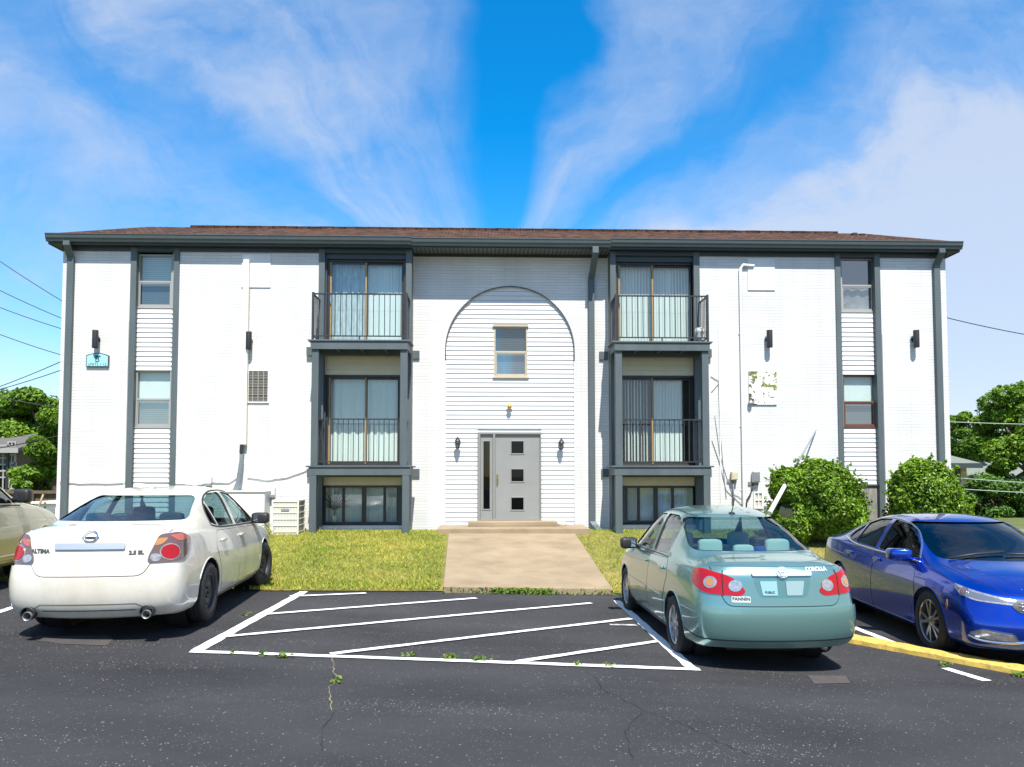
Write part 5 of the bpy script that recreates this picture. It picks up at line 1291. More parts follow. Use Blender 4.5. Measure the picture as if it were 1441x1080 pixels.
    gm = MB(); hood = [(1.18, .66), (1.9, .58), (1.95, .0), (1.9, -.58), (1.18, -.66)]; c.line('top', hood, .008, .002, gm); gm.build('seam', M['seam'], c.body, world=False, fixn=False)
    MB().tube([(-2.17, -.45, .235), (-1.9, -.45, .245)], .025, 10).build('exhaust', M['steel'], c.root, world=False, smooth=True)
    c.done()
green_sedan()
M['badge_dark'] = mat('dark_chrome_letters', (.10, .10, .105), .3, metal=.5)
def place(front_c, rear_c):
    d = (Vector(front_c) - Vector(rear_c)); m = (Vector(front_c) + Vector(rear_c)) / 2; return (m.x, m.y), math.atan2(d.y, d.x)

def white_sedan():
    st = [((-2.37, 1.095), (-2.36, .33, 1.093), (-2.315, .60, 1.078), (-2.20, .775, 1.03)),
          ((-2.12, 1.125), (-2.11, .33, 1.122), (-2.07, .62, 1.108), (-2.02, .80, 1.045)),
          ((-1.86, 1.135), (-1.84, .37, 1.13), (-1.74, .67, 1.112), (-1.70, .82, 1.045)),
          ((-1.44, 1.295), (-1.41, .37, 1.29), (-1.31, .655, 1.265), (-1.31, .832, 1.03)),
          ((-1.0, 1.425), (-.975, .34, 1.418), (-.89, .61, 1.385), (-.89, .838, 1.01)),
          ((-.45, 1.482), (-.45, .33, 1.475), (-.42, .62, 1.435), (-.42, .842, .99)),
          ((.05, 1.49), (.05, .33, 1.483), (.05, .625, 1.44), (.05, .842, .975)),
          ((.50, 1.45), (.49, .34, 1.442), (.44, .62, 1.40), (.48, .838, .96)),
          ((.95, 1.24), (.93, .40, 1.23), (.85, .69, 1.185), (.88, .828, .94)),
          ((1.42, 1.005), (1.38, .44, .995), (1.27, .745, .965), (1.27, .818, .92)),
          ((1.85, .935), (1.83, .42, .925), (1.79, .68, .90), (1.75, .80, .86)),
          ((2.20, .80), (2.17, .40, .79), (2.10, .62, .775), (2.02, .755, .755)),
          ((2.32, .68), (2.29, .37, .67), (2.22, .57, .66), (2.10, .71, .645))]
    W = tab([(-2.2, .80), (-1.95, .865), (-1.5, .895), (-.8, .905), (.8, .905), (1.5, .90), (1.95, .865), (2.15, .80)])
    over = {0: [(-2.12, .66, .215), (-2.23, .80, .27), (-2.28, .835, .44), (-2.285, .835, .63), (-2.235, .79, .86)],
            12: [(2.02, .60, .2), (2.11, .73, .26), (2.15, .77, .42), (2.15, .77, .52), (2.13, .745, .59)]}
    cx = ([(-2.25, .20), (-2.39, .25), (-2.455, .43), (-2.45, .64), (-2.41, .88)], [(2.2, .2), (2.34, .25), (2.39, .4), (2.39, .5), (2.36, .59)])
    paint = carpaint('dusty_white_paint', (.62, .595, .52), 0.0, .36, S(170, 152, 120), dirt_amt=.5)
    r, f = ong(293, 880), ong(362, 834); d = (f - r).xy.normalized(); rt = Vector((d.y, -d.x)); rear = r.xy - rt * .87
    ctr = rear + d * 1.388; hd = math.atan2(d.y, d.x)
    c = Car('sedan', 'dusty white sedan parked at the left with its rear to the camera', 'car', (ctr.x, ctr.y, lotz(ctr.x) + .01), hd, st, W, paint, cx, lower(W, 13, (.195, .23, .42, .64), over), .385, 2.776, hk=.06)
    c.root.rotation_euler = (0, 0, hd); c.wz = .33
    c.window('rear_window', 'rear', fillet([(-.685, 1.145), (.685, 1.145), (.56, 1.385), (-.56, 1.385)], [.05, .05, .08, .08]), 'cglass', -.2)
    c.window('windshield', 'front', fillet([(-.67, 1.01), (.67, 1.01), (.575, 1.40), (-.575, 1.40)], .06), 'cglass', .15)
    for mp in ('L', 'R'):
        c.window('side_window', mp, fillet([(-.08, 1.01), (1.05, .985), (.52, 1.35), (.1, 1.40), (-.05, 1.405)], [.02, .03, .06, .03, .03]), 'cglass')
        c.window('side_window', mp, fillet([(-.19, 1.015), (-.15, 1.405), (-.55, 1.395), (-.86, 1.32), (-.86, 1.035)], [.02, .03, .05, .04, .02]), 'cglass')
        c.window('side_window', mp, fillet([(-.90, 1.04), (-.90, 1.30), (-1.06, 1.19), (-1.10, 1.08)], [.02, .03, .04, .03]), 'cglass_dark')
    c.shell(); P = c.paint; c.under(.82); c.arch_lip()
    c.wheels(.33, .215, .785, dict(kind='steel', n=5, twin=(), w=(.02, .02), rim=.205, m=M['steelwheel']), steer=-.18)
    c.seats([(-1.08, .46, (-.40, .40), .27, .66), (.20, .42, (-.37, .37), .25, .72)], 'seat_dark')
    MB().box(-1.88, -1.3, -.62, .62, 1.05, 1.07).build('parcel_shelf', M['cabin'], c.root, world=False)
    MB().box(.85, 1.35, -.66, .66, .84, .95).build('dashboard', M['cabin'], c.root, world=False)
    rcm = ('rc', -1.5); U = lambda x, y: c.cu(rcm, x, y)
    lid = fillet([(-.70, 1.075), (.70, 1.075), (.655, .98), (.585, .80), (.50, .645), (-.50, .645), (-.585, .80), (-.655, .98)], [.02, .02, .05, .05, .07, .07, .05, .05])
    tl = c.patch('trunk_lid', 'rear', lid, P, off=.004, step=.04)
    sm = MB(); c.line('rear', lid + lid[:1], .013, .0025, sm); sm.build('seam', M['seam'], c.body, world=False, fixn=False)
    bp = fillet([(-U(-1.80, .90), .63), (-U(-2.2, .78), .74), (-U(-2.36, .56), .72), (-.44, .625), (.44, .625), (U(-2.36, .56), .72), (U(-2.2, .78), .74), (U(-1.80, .90), .63), (U(-1.80, .88), .30), (U(-2.25, .72), .25), (-U(-2.25, .72), .25), (-U(-1.80, .88), .30)], .025)
    bm_ = c.patch('bumper', rcm, bp, P, off=.020, depth=.03, step=.045)
    sm = MB(); c.line(rcm, [(-.47, .33), (-.40, .375), (.40, .375), (.47, .33)], .006, .0215, sm); c.line(rcm, [(-.40, .315), (.40, .315)], .010, .0215, sm); sm.build('seam', M['seam'], bm_, world=False, fixn=False)
    c.patch('bumper_valance', rcm, fillet([(-U(-1.9, .86), .30), (U(-1.9, .86), .30), (U(-1.95, .82), .215), (-U(-1.95, .82), .215)], .01), P, off=.004, step=.06)
    for sg in (1, -1):
        MB().lathe([(.058, 0), (.066, -.010), (.066, .03), (.05, .12)], (-2.415, .56 * sg, .285), 'x', 20).build('exhaust_surround', M['plastic'], c.root, world=False, smooth=True)
        MB().lathe([(.036, .10), (.036, -.03), (.041, -.035), (.044, -.028), (.044, .12)], (-2.39, .56 * sg, .262), 'x', 20).build('exhaust', M['steel'], c.root, world=False, smooth=True, sharp=40)
    for mp in ('L', 'R'):
        sm = MB()
        fd = fillet([(1.10, .29), (1.14, .60), (1.06, .93), (-.10, .965), (-.12, .29)], .03); rd = fillet([(-.135, .29), (-.115, .965), (-1.02, .99), (-1.12, .82), (-1.0, .60), (-.90, .29)], .03)
        o1 = c.patch('door', mp, fd, P, off=.003, step=.05); o2 = c.patch('door', mp, rd, P, off=.003, step=.05)
        for pl in (fd, rd): c.line(mp, pl + pl[:1], .011, .0015, sm)
        c.line(mp, [(-.12, .985), (-.10, 1.42)], .06, -.001, sm); c.line(mp, [(-.88, 1.03), (-.88, 1.315)], .035, -.001, sm)
        c.line(mp, [(-1.75, .62), (-2.25, .70)], .007, .0015, sm) if False else None
        sm.build('seam', M['seam'], c.body, world=False, fixn=False)
        for o, x in ((o1, .02), (o2, -.86)):
            p, nn = c.hit(mp, x, .875); h = rbox((p.x, p.y + nn.y * .02, p.z), (.095, .018, .018), .01); h.build('handle', P, o, world=False, smooth=True)
        c.strip('side_crease', mp, [(1.0, .40), (-.85, .40)], .007, P, off=-.003, parent=c.body)
        c.strip('window_trim', mp, [(-1.14, 1.06), (-.9, 1.025), (-.3, 1.003), (.5, .985), (1.12, .965)], .009, 'plastic', parent=c.body)
        c.strip('window_trim', mp, [(-1.14, 1.07), (-1.08, 1.20), (-.88, 1.335), (-.5, 1.415), (-.1, 1.425), (.15, 1.415), (.55, 1.36), (1.10, .99)], .011, 'plastic', parent=c.body)
        c.mirror(.86, .84, 1.04, 1 if mp == 'L' else -1, M['plastic'], (.09, .125, .078))
    for sg in (1, -1):
        f = lambda pts: [(sg * a, b) for a, b in pts]
        lamp = fillet([(U(-1.93, .83), .985), (U(-2.13, .80), 1.045), (U(-2.30, .635), 1.035), (U(-2.38, .565), .83), (U(-2.38, .55), .765), (U(-2.2, .79), .765), (U(-2.05, .85), .83)], [.03, .05, .05, .04, .03, .03, .05])
        t = c.patch('tail_light', rcm, f(lamp), 'smoke_lens', off=.012, depth=.018, step=.035); t['label'] = 'smoked tail light with a round red lamp'
        circ = lambda u, z, r: [(u + r * math.cos(a), z + r * math.sin(a)) for a in [2 * math.pi * k / 24 for k in range(24)]]
        u = sg * U(-2.25, .72)
        c.patch('lamp_ring', rcm, circ(u, .865, .083), 'clear_lens', off=.015, depth=.004, parent=t)
        c.patch('lamp_lens', rcm, circ(u, .865, .073), 'red_lens', off=.019, depth=.006, parent=t)
        c.patch('lamp_lens', rcm, circ(sg * U(-2.34, .615), .815, .040), 'clear_lens', off=.016, depth=.005, parent=t)
        c.patch('lamp_lens', rcm, f(fillet([(U(-2.28, .60), 1.0), (U(-2.33, .60), .93), (U(-2.31, .675), .945), (U(-2.24, .70), 1.0)], .02)), 'amber_lens' if sg < 0 else 'pink_lens', off=.016, depth=.005, parent=t)
        c.patch('lamp_lens', rcm, f(fillet([(U(-1.97, .83), .985), (U(-2.12, .80), 1.03), (U(-2.23, .71), 1.02), (U(-2.17, .77), .965)], .02)), 'pink_lens', off=.015, depth=.004, parent=t)
        c.patch('headlight', ('fc', 1.4), [(sg * c.cu(('fc', 1.4), x, y), z) for x, y, z in ((2.26, .40, .58), (2.26, .40, .68), (2.0, .74, .76), (1.85, .80, .70), (2.12, .70, .58))], 'headlamp', off=.006)
    c.patch('trunk_garnish', 'rear', fillet([(-.33, .965), (-.33, .905), (.33, .905), (.33, .965)], .015), 'satin', off=.022, depth=.02, step=.03, parent=tl)
    c.text('badge_letters', 'rear', 'ALTIMA', .056, -.480, .872, 'badge_dark', .003, 1.0, .0085, parent=tl)
    c.text('badge_letters', 'rear', '2.5 SL', .052, .435, .852, 'badge_dark', .003, 1.05, .0085, parent=tl)
    def ell(u, v, a, b, off): return [(lambda h: h[0] + h[1] * off)(c.hit('rear', u + a * math.cos(2 * math.pi * k / 24), v + b * math.sin(2 * math.pi * k / 24))) for k in range(25)]
    em = MB(); em.tube(ell(0, 1.02, .062, .044, .018), .008, 6, cap=False); q, nn = c.hit('rear', 0, 1.02); em.box(q.x - .016, q.x - .004, -.08, .08, 1.008, 1.032); em.build('emblem', M['chrome'], tl, world=False, smooth=True, sharp=40)
    vs, fs = text_mesh('NISSAN', .022, .001); MB().add([(q.x - .0175, -x, 1.0125 + y) for x, y, _ in vs], fs).build('emblem_letters', M['plastic'], tl, world=False, fixn=False)
    p, nn = c.hit('top', -.72, 0); rbox((p.x, p.y, p.z + .01), (.06, .03, .025), .02).build('antenna', P, c.root, world=False, smooth=True)
    rbox((-1.80, .28, 1.12), (.03, .03, .012), .01).build('dash_item', M['clear_lens'], c.root, world=False, smooth=True)
    gm = MB(); c.line('top', [(1.34, .70), (2.05, .62), (2.12, .0), (2.05, -.62), (1.34, -.70)], .008, .002, gm); gm.build('seam', M['seam'], c.body, world=False, fixn=False)
    c.done()
white_sedan()

def blue_sedan():
    st = [((-2.42, 1.055), (-2.41, .33, 1.053), (-2.37, .60, 1.04), (-2.25, .77, 1.0)),
          ((-2.25, 1.085), (-2.24, .33, 1.083), (-2.20, .61, 1.07), (-2.12, .80, 1.02)),
          ((-1.98, 1.115), (-1.95, .36, 1.11), (-1.84, .655, 1.09), (-1.80, .83, 1.03)),
          ((-1.48, 1.29), (-1.45, .36, 1.285), (-1.34, .635, 1.265), (-1.34, .845, 1.02)),
          ((-.98, 1.425), (-.95, .34, 1.418), (-.86, .60, 1.385), (-.86, .85, 1.0)),
          ((-.45, 1.485), (-.45, .33, 1.478), (-.42, .62, 1.435), (-.42, .855, .985)),
          ((.02, 1.49), (.02, .33, 1.483), (.02, .625, 1.44), (.02, .855, .97)),
          ((.45, 1.45), (.44, .34, 1.442), (.38, .62, 1.40), (.42, .85, .96)),
          ((.88, 1.25), (.86, .40, 1.24), (.77, .69, 1.195), (.82, .845, .95)),
          ((1.32, 1.035), (1.28, .44, 1.025), (1.16, .755, .995), (1.16, .84, .94)),
          ((1.78, .985), (1.76, .42, .975), (1.72, .70, .94), (1.68, .83, .885)),
          ((2.14, .885), (2.12, .42, .87), (2.06, .70, .845), (1.98, .855, .81)),
          ((2.34, .74), (2.31, .42, .73), (2.25, .67, .715), (2.12, .83, .70))]
    W = tab([(-2.3, .82), (-2.0, .88), (-1.4, .925), (-.8, .935), (.8, .93), (1.4, .935), (1.85, .925), (2.1, .88)])
    over = {0: [(-2.15, .68, .24), (-2.27, .80, .28), (-2.32, .84, .44), (-2.33, .84, .63), (-2.28, .80, .85)],
            12: [(2.02, .70, .17), (2.12, .86, .22), (2.17, .89, .38), (2.17, .89, .50), (2.14, .86, .61)]}
    cx = ([(-2.3, .22), (-2.43, .26), (-2.48, .43), (-2.48, .64), (-2.45, .86)], [(2.2, .17), (2.38, .21), (2.44, .36), (2.44, .48), (2.40, .60)])
    paint = carpaint('deep_blue_paint', S(0, 58, 172), .75, .22)
    fw = Vector((5.16, 8.98)); d = Vector((-.085, -1.0)).normalized(); lf = Vector((-d.y, d.x)); fa = fw + lf * .92; ctr = fa - d * 1.37; hd = math.atan2(d.y, d.x)
    c = Car('sedan', 'shiny deep blue sedan at the right edge facing the camera behind the yellow kerb', 'car', (ctr.x, ctr.y, lotz(ctr.x) + .01), hd, st, W, paint, cx, lower(W, 13, (.18, .215, .42, .64), over), .395, 2.74, crease=.5)
    c.root.scale = (1.03, 1.03, 1.04); c.wz = .335
    c.window('rear_window', 'rear', fillet([(-.62, 1.14), (.62, 1.14), (.54, 1.38), (-.54, 1.38)], .06), 'cglass_dark', -.2)
    c.window('windshield', 'front', fillet([(-.70, 1.025), (.70, 1.025), (.60, 1.405), (-.60, 1.405)], [.07, .07, .08, .08]), 'cglass_wind', .12)
    for mp in ('L', 'R'):
        c.window('side_window', mp, fillet([(-.14, 1.02), (.93, 1.0), (.80, 1.14), (.42, 1.355), (-.10, 1.405)], [.02, .03, .05, .06, .03]), 'cglass_dark')
        c.window('side_window', mp, fillet([(-.24, 1.022), (-.20, 1.405), (-.60, 1.385), (-.90, 1.31), (-.95, 1.04)], [.02, .03, .05, .03, .02]), 'cglass_dark')
        c.window('side_window', mp, fillet([(-.99, 1.045), (-.95, 1.29), (-1.20, 1.17), (-1.27, 1.09)], [.02, .03, .04, .04]), 'cglass_dark')
    c.shell(); P = c.paint; c.under(.84); c.arch_lip(.008)
    c.wheels(.345, .235, .80, dict(kind='alloy', n=5, twin=(-.23, .23), w=(.015, .017), rim=.24, m=M['alloy_face'], dish=.012, **{'in': .45}), steer=0)
    c.seats([(-1.1, .44, (-.40, .40), .27, 0), (.16, .42, (-.38, .38), .25, .70)], 'seat_dark')
    MB().box(.8, 1.25, -.68, .68, .86, .97).build('dashboard', M['cabin'], c.root, world=False)
    fcm = ('fc', 1.4); U = lambda x, y: c.cu(fcm, x, y)
    for mp in ('L', 'R'):
        sm = MB()
        fd = fillet([(1.02, .27), (1.07, .60), (1.0, .925), (-.15, .965), (-.17, .27)], .03); rd = fillet([(-.185, .27), (-.165, .965), (-1.08, .99), (-1.22, .86), (-1.04, .58), (-.90, .27)], .03)
        o1 = c.patch('door', mp, fd, P, off=.003, step=.045); o2 = c.patch('door', mp, rd, P, off=.003, step=.045)
        for pl in (fd, rd): c.line(mp, pl + pl[:1], .011, .0015, sm)
        c.line(mp, [(-.19, .985), (-.15, 1.42)], .06, -.001, sm); c.line(mp, [(-.97, 1.03), (-.925, 1.30)], .03, -.001, sm); sm.build('seam', M['seam'], c.body, world=False, fixn=False)
        for o, x in ((o1, -.03), (o2, -.95)):
            p, nn = c.hit(mp, x, .895); rbox((p.x, p.y + nn.y * .02, p.z), (.10, .018, .020), .01).build('handle', P, o, world=False, smooth=True)
        c.strip('chrome_trim', mp, [(-1.34, 1.085), (-1.0, 1.022), (-.5, 1.0), (.3, .985), (1.02, .968)], .011, 'chrome', off=.001, parent=c.body)
        c.strip('chrome_trim', mp, [(-1.34, 1.09), (-1.22, 1.185), (-.95, 1.315), (-.6, 1.40), (-.1, 1.425), (.43, 1.365), (.80, 1.165), (.96, 1.01)], .011, 'chrome', off=.001, parent=c.body)
        c.strip('side_crease', mp, [(1.3, .80), (.5, .81), (-1.0, .84), (-1.9, .87)], .010, P, off=-.006, parent=c.body)
        c.strip('rocker_trim', mp, [(.98, .255), (-.95, .255)], .014, P, off=.0, parent=c.body)
        sg = 1 if mp == 'L' else -1; c.mirror(.80, .86, 1.03, sg, P, (.095, .125, .075))
        c.patch('side_marker', mp, fillet([(1.775, .60), (1.80, .66), (1.815, .60), (1.80, .54)], .01), 'amber_lens', off=.006, depth=.008)
    sm = MB(); c.line('top', [(1.24, .74), (1.9, .70), (2.22, .52), (2.30, .0), (2.22, -.52), (1.9, -.70), (1.24, -.74)], .008, .002, sm); c.line(fcm, [(U(1.80, .9), .62), (U(2.0, .80), .60)], .007, .002, sm); c.line(fcm, [(-U(1.80, .9), .62), (-U(2.0, .80), .60)], .007, .002, sm); sm.build('seam', M['seam'], c.body, world=False, fixn=False)
    for sg in (1, -1):
        f = lambda pts: [(sg * a, b) for a, b in pts]
        c.strip('hood_crease', 'top', [(1.34, .60 * sg), (1.8, .50 * sg), (2.2, .33 * sg)], .010, P, off=-.007, parent=c.body)
        lamp = fillet([(U(1.88, .90), .835), (U(1.94, .91), .775), (U(2.16, .84), .695), (U(2.34, .46), .665), (U(2.36, .43), .705), (U(2.22, .76), .765)], [.02, .03, .05, .03, .03, .10])
        h = c.patch('headlight', fcm, f(lamp), 'clear_lens', off=.008, depth=.014, step=.03)
        inner = grow(lamp, -.016); c.patch('lamp_lens', fcm, f(inner), 'headlamp', off=.0095, depth=.003, step=.03, parent=h)
        u = sg * U(2.04, .875); circ = lambda u, z, r: [(u + r * math.cos(a), z + r * math.sin(a)) for a in [2 * math.pi * k / 20 for k in range(20)]]
        c.patch('projector', fcm, circ(u, .765, .040), 'chrome', off=.013, depth=.006, step=.02, parent=h); c.patch('projector_lens', fcm, circ(u, .765, .029), 'smoke_lens', off=.018, depth=.006, step=.02, parent=h)
        fog = fillet([(U(2.17, .86), .37), (U(2.25, .78), .415), (U(2.36, .55), .385), (U(2.38, .52), .325), (U(2.28, .75), .33)], .012)
        g = c.patch('fog_light', fcm, f(grow(fog, .016)), 'chrome', off=.010, depth=.014, step=.04); c.patch('lamp_lens', fcm, f(fog), 'clear_lens', off=.013, depth=.004, step=.04, parent=g)
        c.strip('chrome_trim', fcm, f([(U(2.15, .88), .345), (U(2.26, .78), .30), (U(2.36, .50), .305), (U(2.42, .36), .36)]), .014, 'chrome', off=.008)
    gr = fillet([(-.52, .665), (-.46, .60), (.46, .60), (.52, .665), (.46, .72), (-.46, .72)], .02)
    g = c.patch('grille', 'front', gr, 'plastic', off=.010, depth=.014, step=.05)
    for v in (.63, .66, .69): c.strip('grille_bar', 'front', [(-.46, v), (.46, v)], .006, 'chrome', off=.012, parent=g)
    li = fillet([(-.44, .36), (-.38, .215), (.38, .215), (.44, .36)], .03)
    g2 = c.patch('lower_grille', 'front', li, 'plastic', off=.006, depth=.01, step=.05)
    for v in (.25, .29, .33): c.strip('grille_bar', 'front', [(-.40, v), (.40, v)], .009, 'steel', off=.010, parent=g2)
    c.strip('chrome_trim', 'front', [(-.42, .375), (.42, .375)], .014, 'chrome', off=.010)
    for y0, y1 in ((-.62, .02), (.02, .62)):
        p0, n0 = c.hit('top', 1.27, y0); p1, n1 = c.hit('top', 1.22, y1); MB().tube([p0 + n0 * .02, p0.lerp(p1, .5) + n0 * .035, p1 + n1 * .02], .012, 6).build('wiper', M['plastic'], c.root, world=False, smooth=True)
    c.done()
blue_sedan()

def beige_suv():
    st = [((-2.30, 1.06), (-2.29, .36, 1.058), (-2.26, .64, 1.05), (-2.16, .80, 1.04)),
          ((-2.26, 1.16), (-2.25, .36, 1.158), (-2.22, .66, 1.15), (-2.12, .83, 1.12)),
          ((-2.16, 1.40), (-2.15, .36, 1.398), (-2.11, .68, 1.38), (-2.0, .86, 1.14)),
          ((-2.02, 1.62), (-2.0, .36, 1.615), (-1.95, .66, 1.58), (-1.75, .875, 1.15)),
          ((-1.80, 1.705), (-1.78, .36, 1.70), (-1.72, .65, 1.65), (-1.4, .88, 1.14)),
          ((-.95, 1.745), (-.95, .36, 1.738), (-.92, .66, 1.69), (-.9, .885, 1.125)),
          ((-.3, 1.745), (-.3, .36, 1.738), (-.3, .665, 1.69), (-.3, .885, 1.11)),
          ((.16, 1.70), (.15, .37, 1.692), (.10, .66, 1.64), (.14, .88, 1.10)),
          ((.53, 1.45), (.51, .44, 1.44), (.42, .73, 1.39), (.48, .875, 1.095)),
          ((.92, 1.19), (.89, .48, 1.18), (.77, .80, 1.15), (.80, .87, 1.085)),
          ((1.55, 1.13), (1.53, .46, 1.12), (1.48, .75, 1.09), (1.45, .86, 1.04)),
          ((2.12, 1.0), (2.09, .44, .99), (2.02, .68, .96), (1.94, .81, .92)),
          ((2.26, .86), (2.23, .40, .85), (2.16, .62, .83), (2.04, .76, .80))]
    W = tab([(-2.2, .83), (-1.9, .90), (-1.3, .93), (.9, .93), (1.5, .925), (1.9, .89), (2.1, .81)])
    over = {0: [(-2.1, .68, .30), (-2.2, .82, .34), (-2.24, .86, .50), (-2.24, .86, .66), (-2.2, .83, .90)],
            12: [(1.98, .64, .26), (2.07, .78, .31), (2.11, .82, .48), (2.11, .82, .60), (2.08, .79, .72)]}
    cx = ([(-2.22, .28), (-2.34, .32), (-2.40, .5), (-2.38, .66), (-2.33, .92)], [(2.16, .26), (2.3, .3), (2.36, .46), (2.36, .6), (2.32, .74)])
    paint = carpaint('beige_silver_paint', S(186, 178, 152), .5, .30)
    d = Vector((-.10, 1.0)).normalized(); hd = math.atan2(d.y, d.x); ctr = Vector((-7.58, 10.62))
    c = Car('suv', 'beige silver sport utility vehicle at the left edge beside the dusty white sedan', 'car', (ctr.x, ctr.y, lotz(ctr.x)), hd, st, W, paint, cx, lower(W, 13, (.27, .31, .50, .72), over), .42, 2.71, crease=.4)
    c.root.rotation_euler = (0, 0, hd); c.wz = .36
    c.window('rear_window', 'rear', fillet([(-.66, 1.18), (.66, 1.18), (.58, 1.60), (-.58, 1.60)], .07), 'cglass_dark', -1.5)
    c.window('windshield', 'front', fillet([(-.72, 1.20), (.72, 1.20), (.62, 1.64), (-.62, 1.64)], .07), 'cglass', .2)
    for mp in ('L', 'R'):
        c.window('side_window', mp, fillet([(-.35, 1.16), (.60, 1.145), (.14, 1.57), (-.31, 1.64)], [.02, .03, .06, .03]), 'cglass')
        c.window('side_window', mp, fillet([(-.45, 1.16), (-.43, 1.64), (-1.10, 1.64), (-1.08, 1.17)], .03), 'cglass_dark')
        c.window('side_window', mp, fillet([(-1.18, 1.18), (-1.20, 1.63), (-1.68, 1.58), (-1.85, 1.25)], .04), 'cglass_dark')
    c.shell(); P = c.paint; c.under(.86, z=.26); c.arch_lip(.014)
    c.wheels(.36, .235, .80, dict(kind='alloy', n=6, twin=(0,), w=(.045, .035), rim=.225, m=M['alloy'], dish=.006, **{'in': 1.0}))
    c.seats([(-.1, .52, (-.38, .38), .25, .72), (-.9, .52, (-.42, .42), .28, .68)], 'seat_dark')
    MB().box(.4, .8, -.7, .7, .98, 1.10).build('dashboard', M['cabin'], c.root, world=False)
    for mp in ('L', 'R'):
        sm = MB()
        fd = fillet([(.68, .36), (.72, .70), (.68, 1.08), (-.36, 1.11), (-.38, .36)], .03); rd = fillet([(-.395, .36), (-.375, 1.11), (-1.12, 1.12), (-1.10, .95), (-.92, .62), (-.88, .36)], .03)
        for pl in (fd, rd):
            o = c.patch('door', mp, pl, P, off=.003, step=.05); c.line(mp, pl + pl[:1], .011, .0015, sm); x = min(p[0] for p in pl) + .14
            p, nn = c.hit(mp, x, 1.0); rbox((p.x, p.y + nn.y * .02, p.z), (.10, .018, .02), .01).build('handle', P, o, world=False, smooth=True)
        sm.build('seam', M['seam'], c.body, world=False, fixn=False)
        c.strip('window_trim', mp, [(-1.9, 1.2), (-1.0, 1.145), (0, 1.13), (.68, 1.11)], .010, 'plastic', parent=c.body)
        c.strip('side_cladding', mp, [(.95, .42), (-.85, .42)], .02, P, off=.0, parent=c.body)
        c.mirror(.50, .89, 1.25, 1 if mp == 'L' else -1, M['plastic'], (.09, .12, .10))
    sm = MB(); c.line('top', [(.90, .80), (1.9, .74), (2.15, .5), (2.2, .0), (2.15, -.5), (1.9, -.74), (.90, -.80)], .008, .002, sm); sm.build('seam', M['seam'], c.body, world=False, fixn=False)
    for sg in (1, -1):
        fcm = ('fc', 1.3); rcm = ('rc', -1.4)
        c.patch('headlight', fcm, [(sg * c.cu(fcm, x, y), z) for x, y, z in ((2.26, .42, .72), (2.26, .42, .85), (2.0, .74, .93), (1.86, .82, .86), (2.08, .76, .72))], 'headlamp', off=.006)
        c.patch('tail_light', rcm, [(sg * c.cu(rcm, x, y), z) for x, y, z in ((-2.3, .60, .82), (-2.3, .62, 1.1), (-2.02, .86, 1.14), (-1.98, .88, .9))], 'red_lens', off=.008)
    c.patch('grille', 'front', fillet([(-.40, .70), (.40, .70), (.44, .84), (-.44, .84)], .03), 'plastic', off=.008)
    c.patch('lower_grille', 'front', fillet([(-.5, .36), (.5, .36), (.55, .5), (-.55, .5)], .03), 'plastic', off=.006)
    c.done()
beige_suv()
# ------------------------------------------------------------ plants
def leaf_obj(name, P, Nrm, size, m, parent, world=True, elong=1.7):
    n = len(P); P = np.asarray(P, float); Nrm = np.asarray(Nrm, float)
    Nrm /= np.linalg.norm(Nrm, axis=1)[:, None] + 1e-9
    t = RNG.normal(size=(n, 3)); t -= Nrm * (t * Nrm).sum(1)[:, None]; t /= np.linalg.norm(t, axis=1)[:, None] + 1e-9
    b = np.cross(Nrm, t); s = size * RNG.uniform(.6, 1.35, n)[:, None]; fold = .25
    v = np.empty((n, 4, 3)); v[:, 0] = P - t * s * .5 * elong; v[:, 1] = P + b * s * .5 + Nrm * s * fold; v[:, 2] = P + t * s * .5 * elong; v[:, 3] = P - b * s * .5 + Nrm * s * fold
    v = v.reshape(-1, 3); idx = np.arange(n)[:, None] * 4
    f = np.concatenate([idx + [0, 1, 2], idx + [0, 2, 3]], 1).reshape(-1)
    me = bpy.data.meshes.new(name)
    if parent is not None and world:
        im = np.array(wm(parent).inverted()); v = v @ im[:3, :3].T + im[:3, 3]
    me.vertices.add(n * 4); me.vertices.foreach_set('co', v.reshape(-1)); me.loops.add(n * 6); me.loops.foreach_set('vertex_index', f.astype(np.int32))
    me.polygons.add(n * 2); me.polygons.foreach_set('loop_start', np.arange(0, n * 6, 3, dtype=np.int32)); me.polygons.foreach_set('loop_total', np.full(n * 2, 3, dtype=np.int32))
    me.materials.append(m); me.update(calc_edges=True); me.validate()
    o = bpy.data.objects.new(name, me); col.objects.link(o); o.parent = parent; return o
def sphere_pts(n):
    d = RNG.normal(size=(n, 3)); return d / np.linalg.norm(d, axis=1)[:, None]
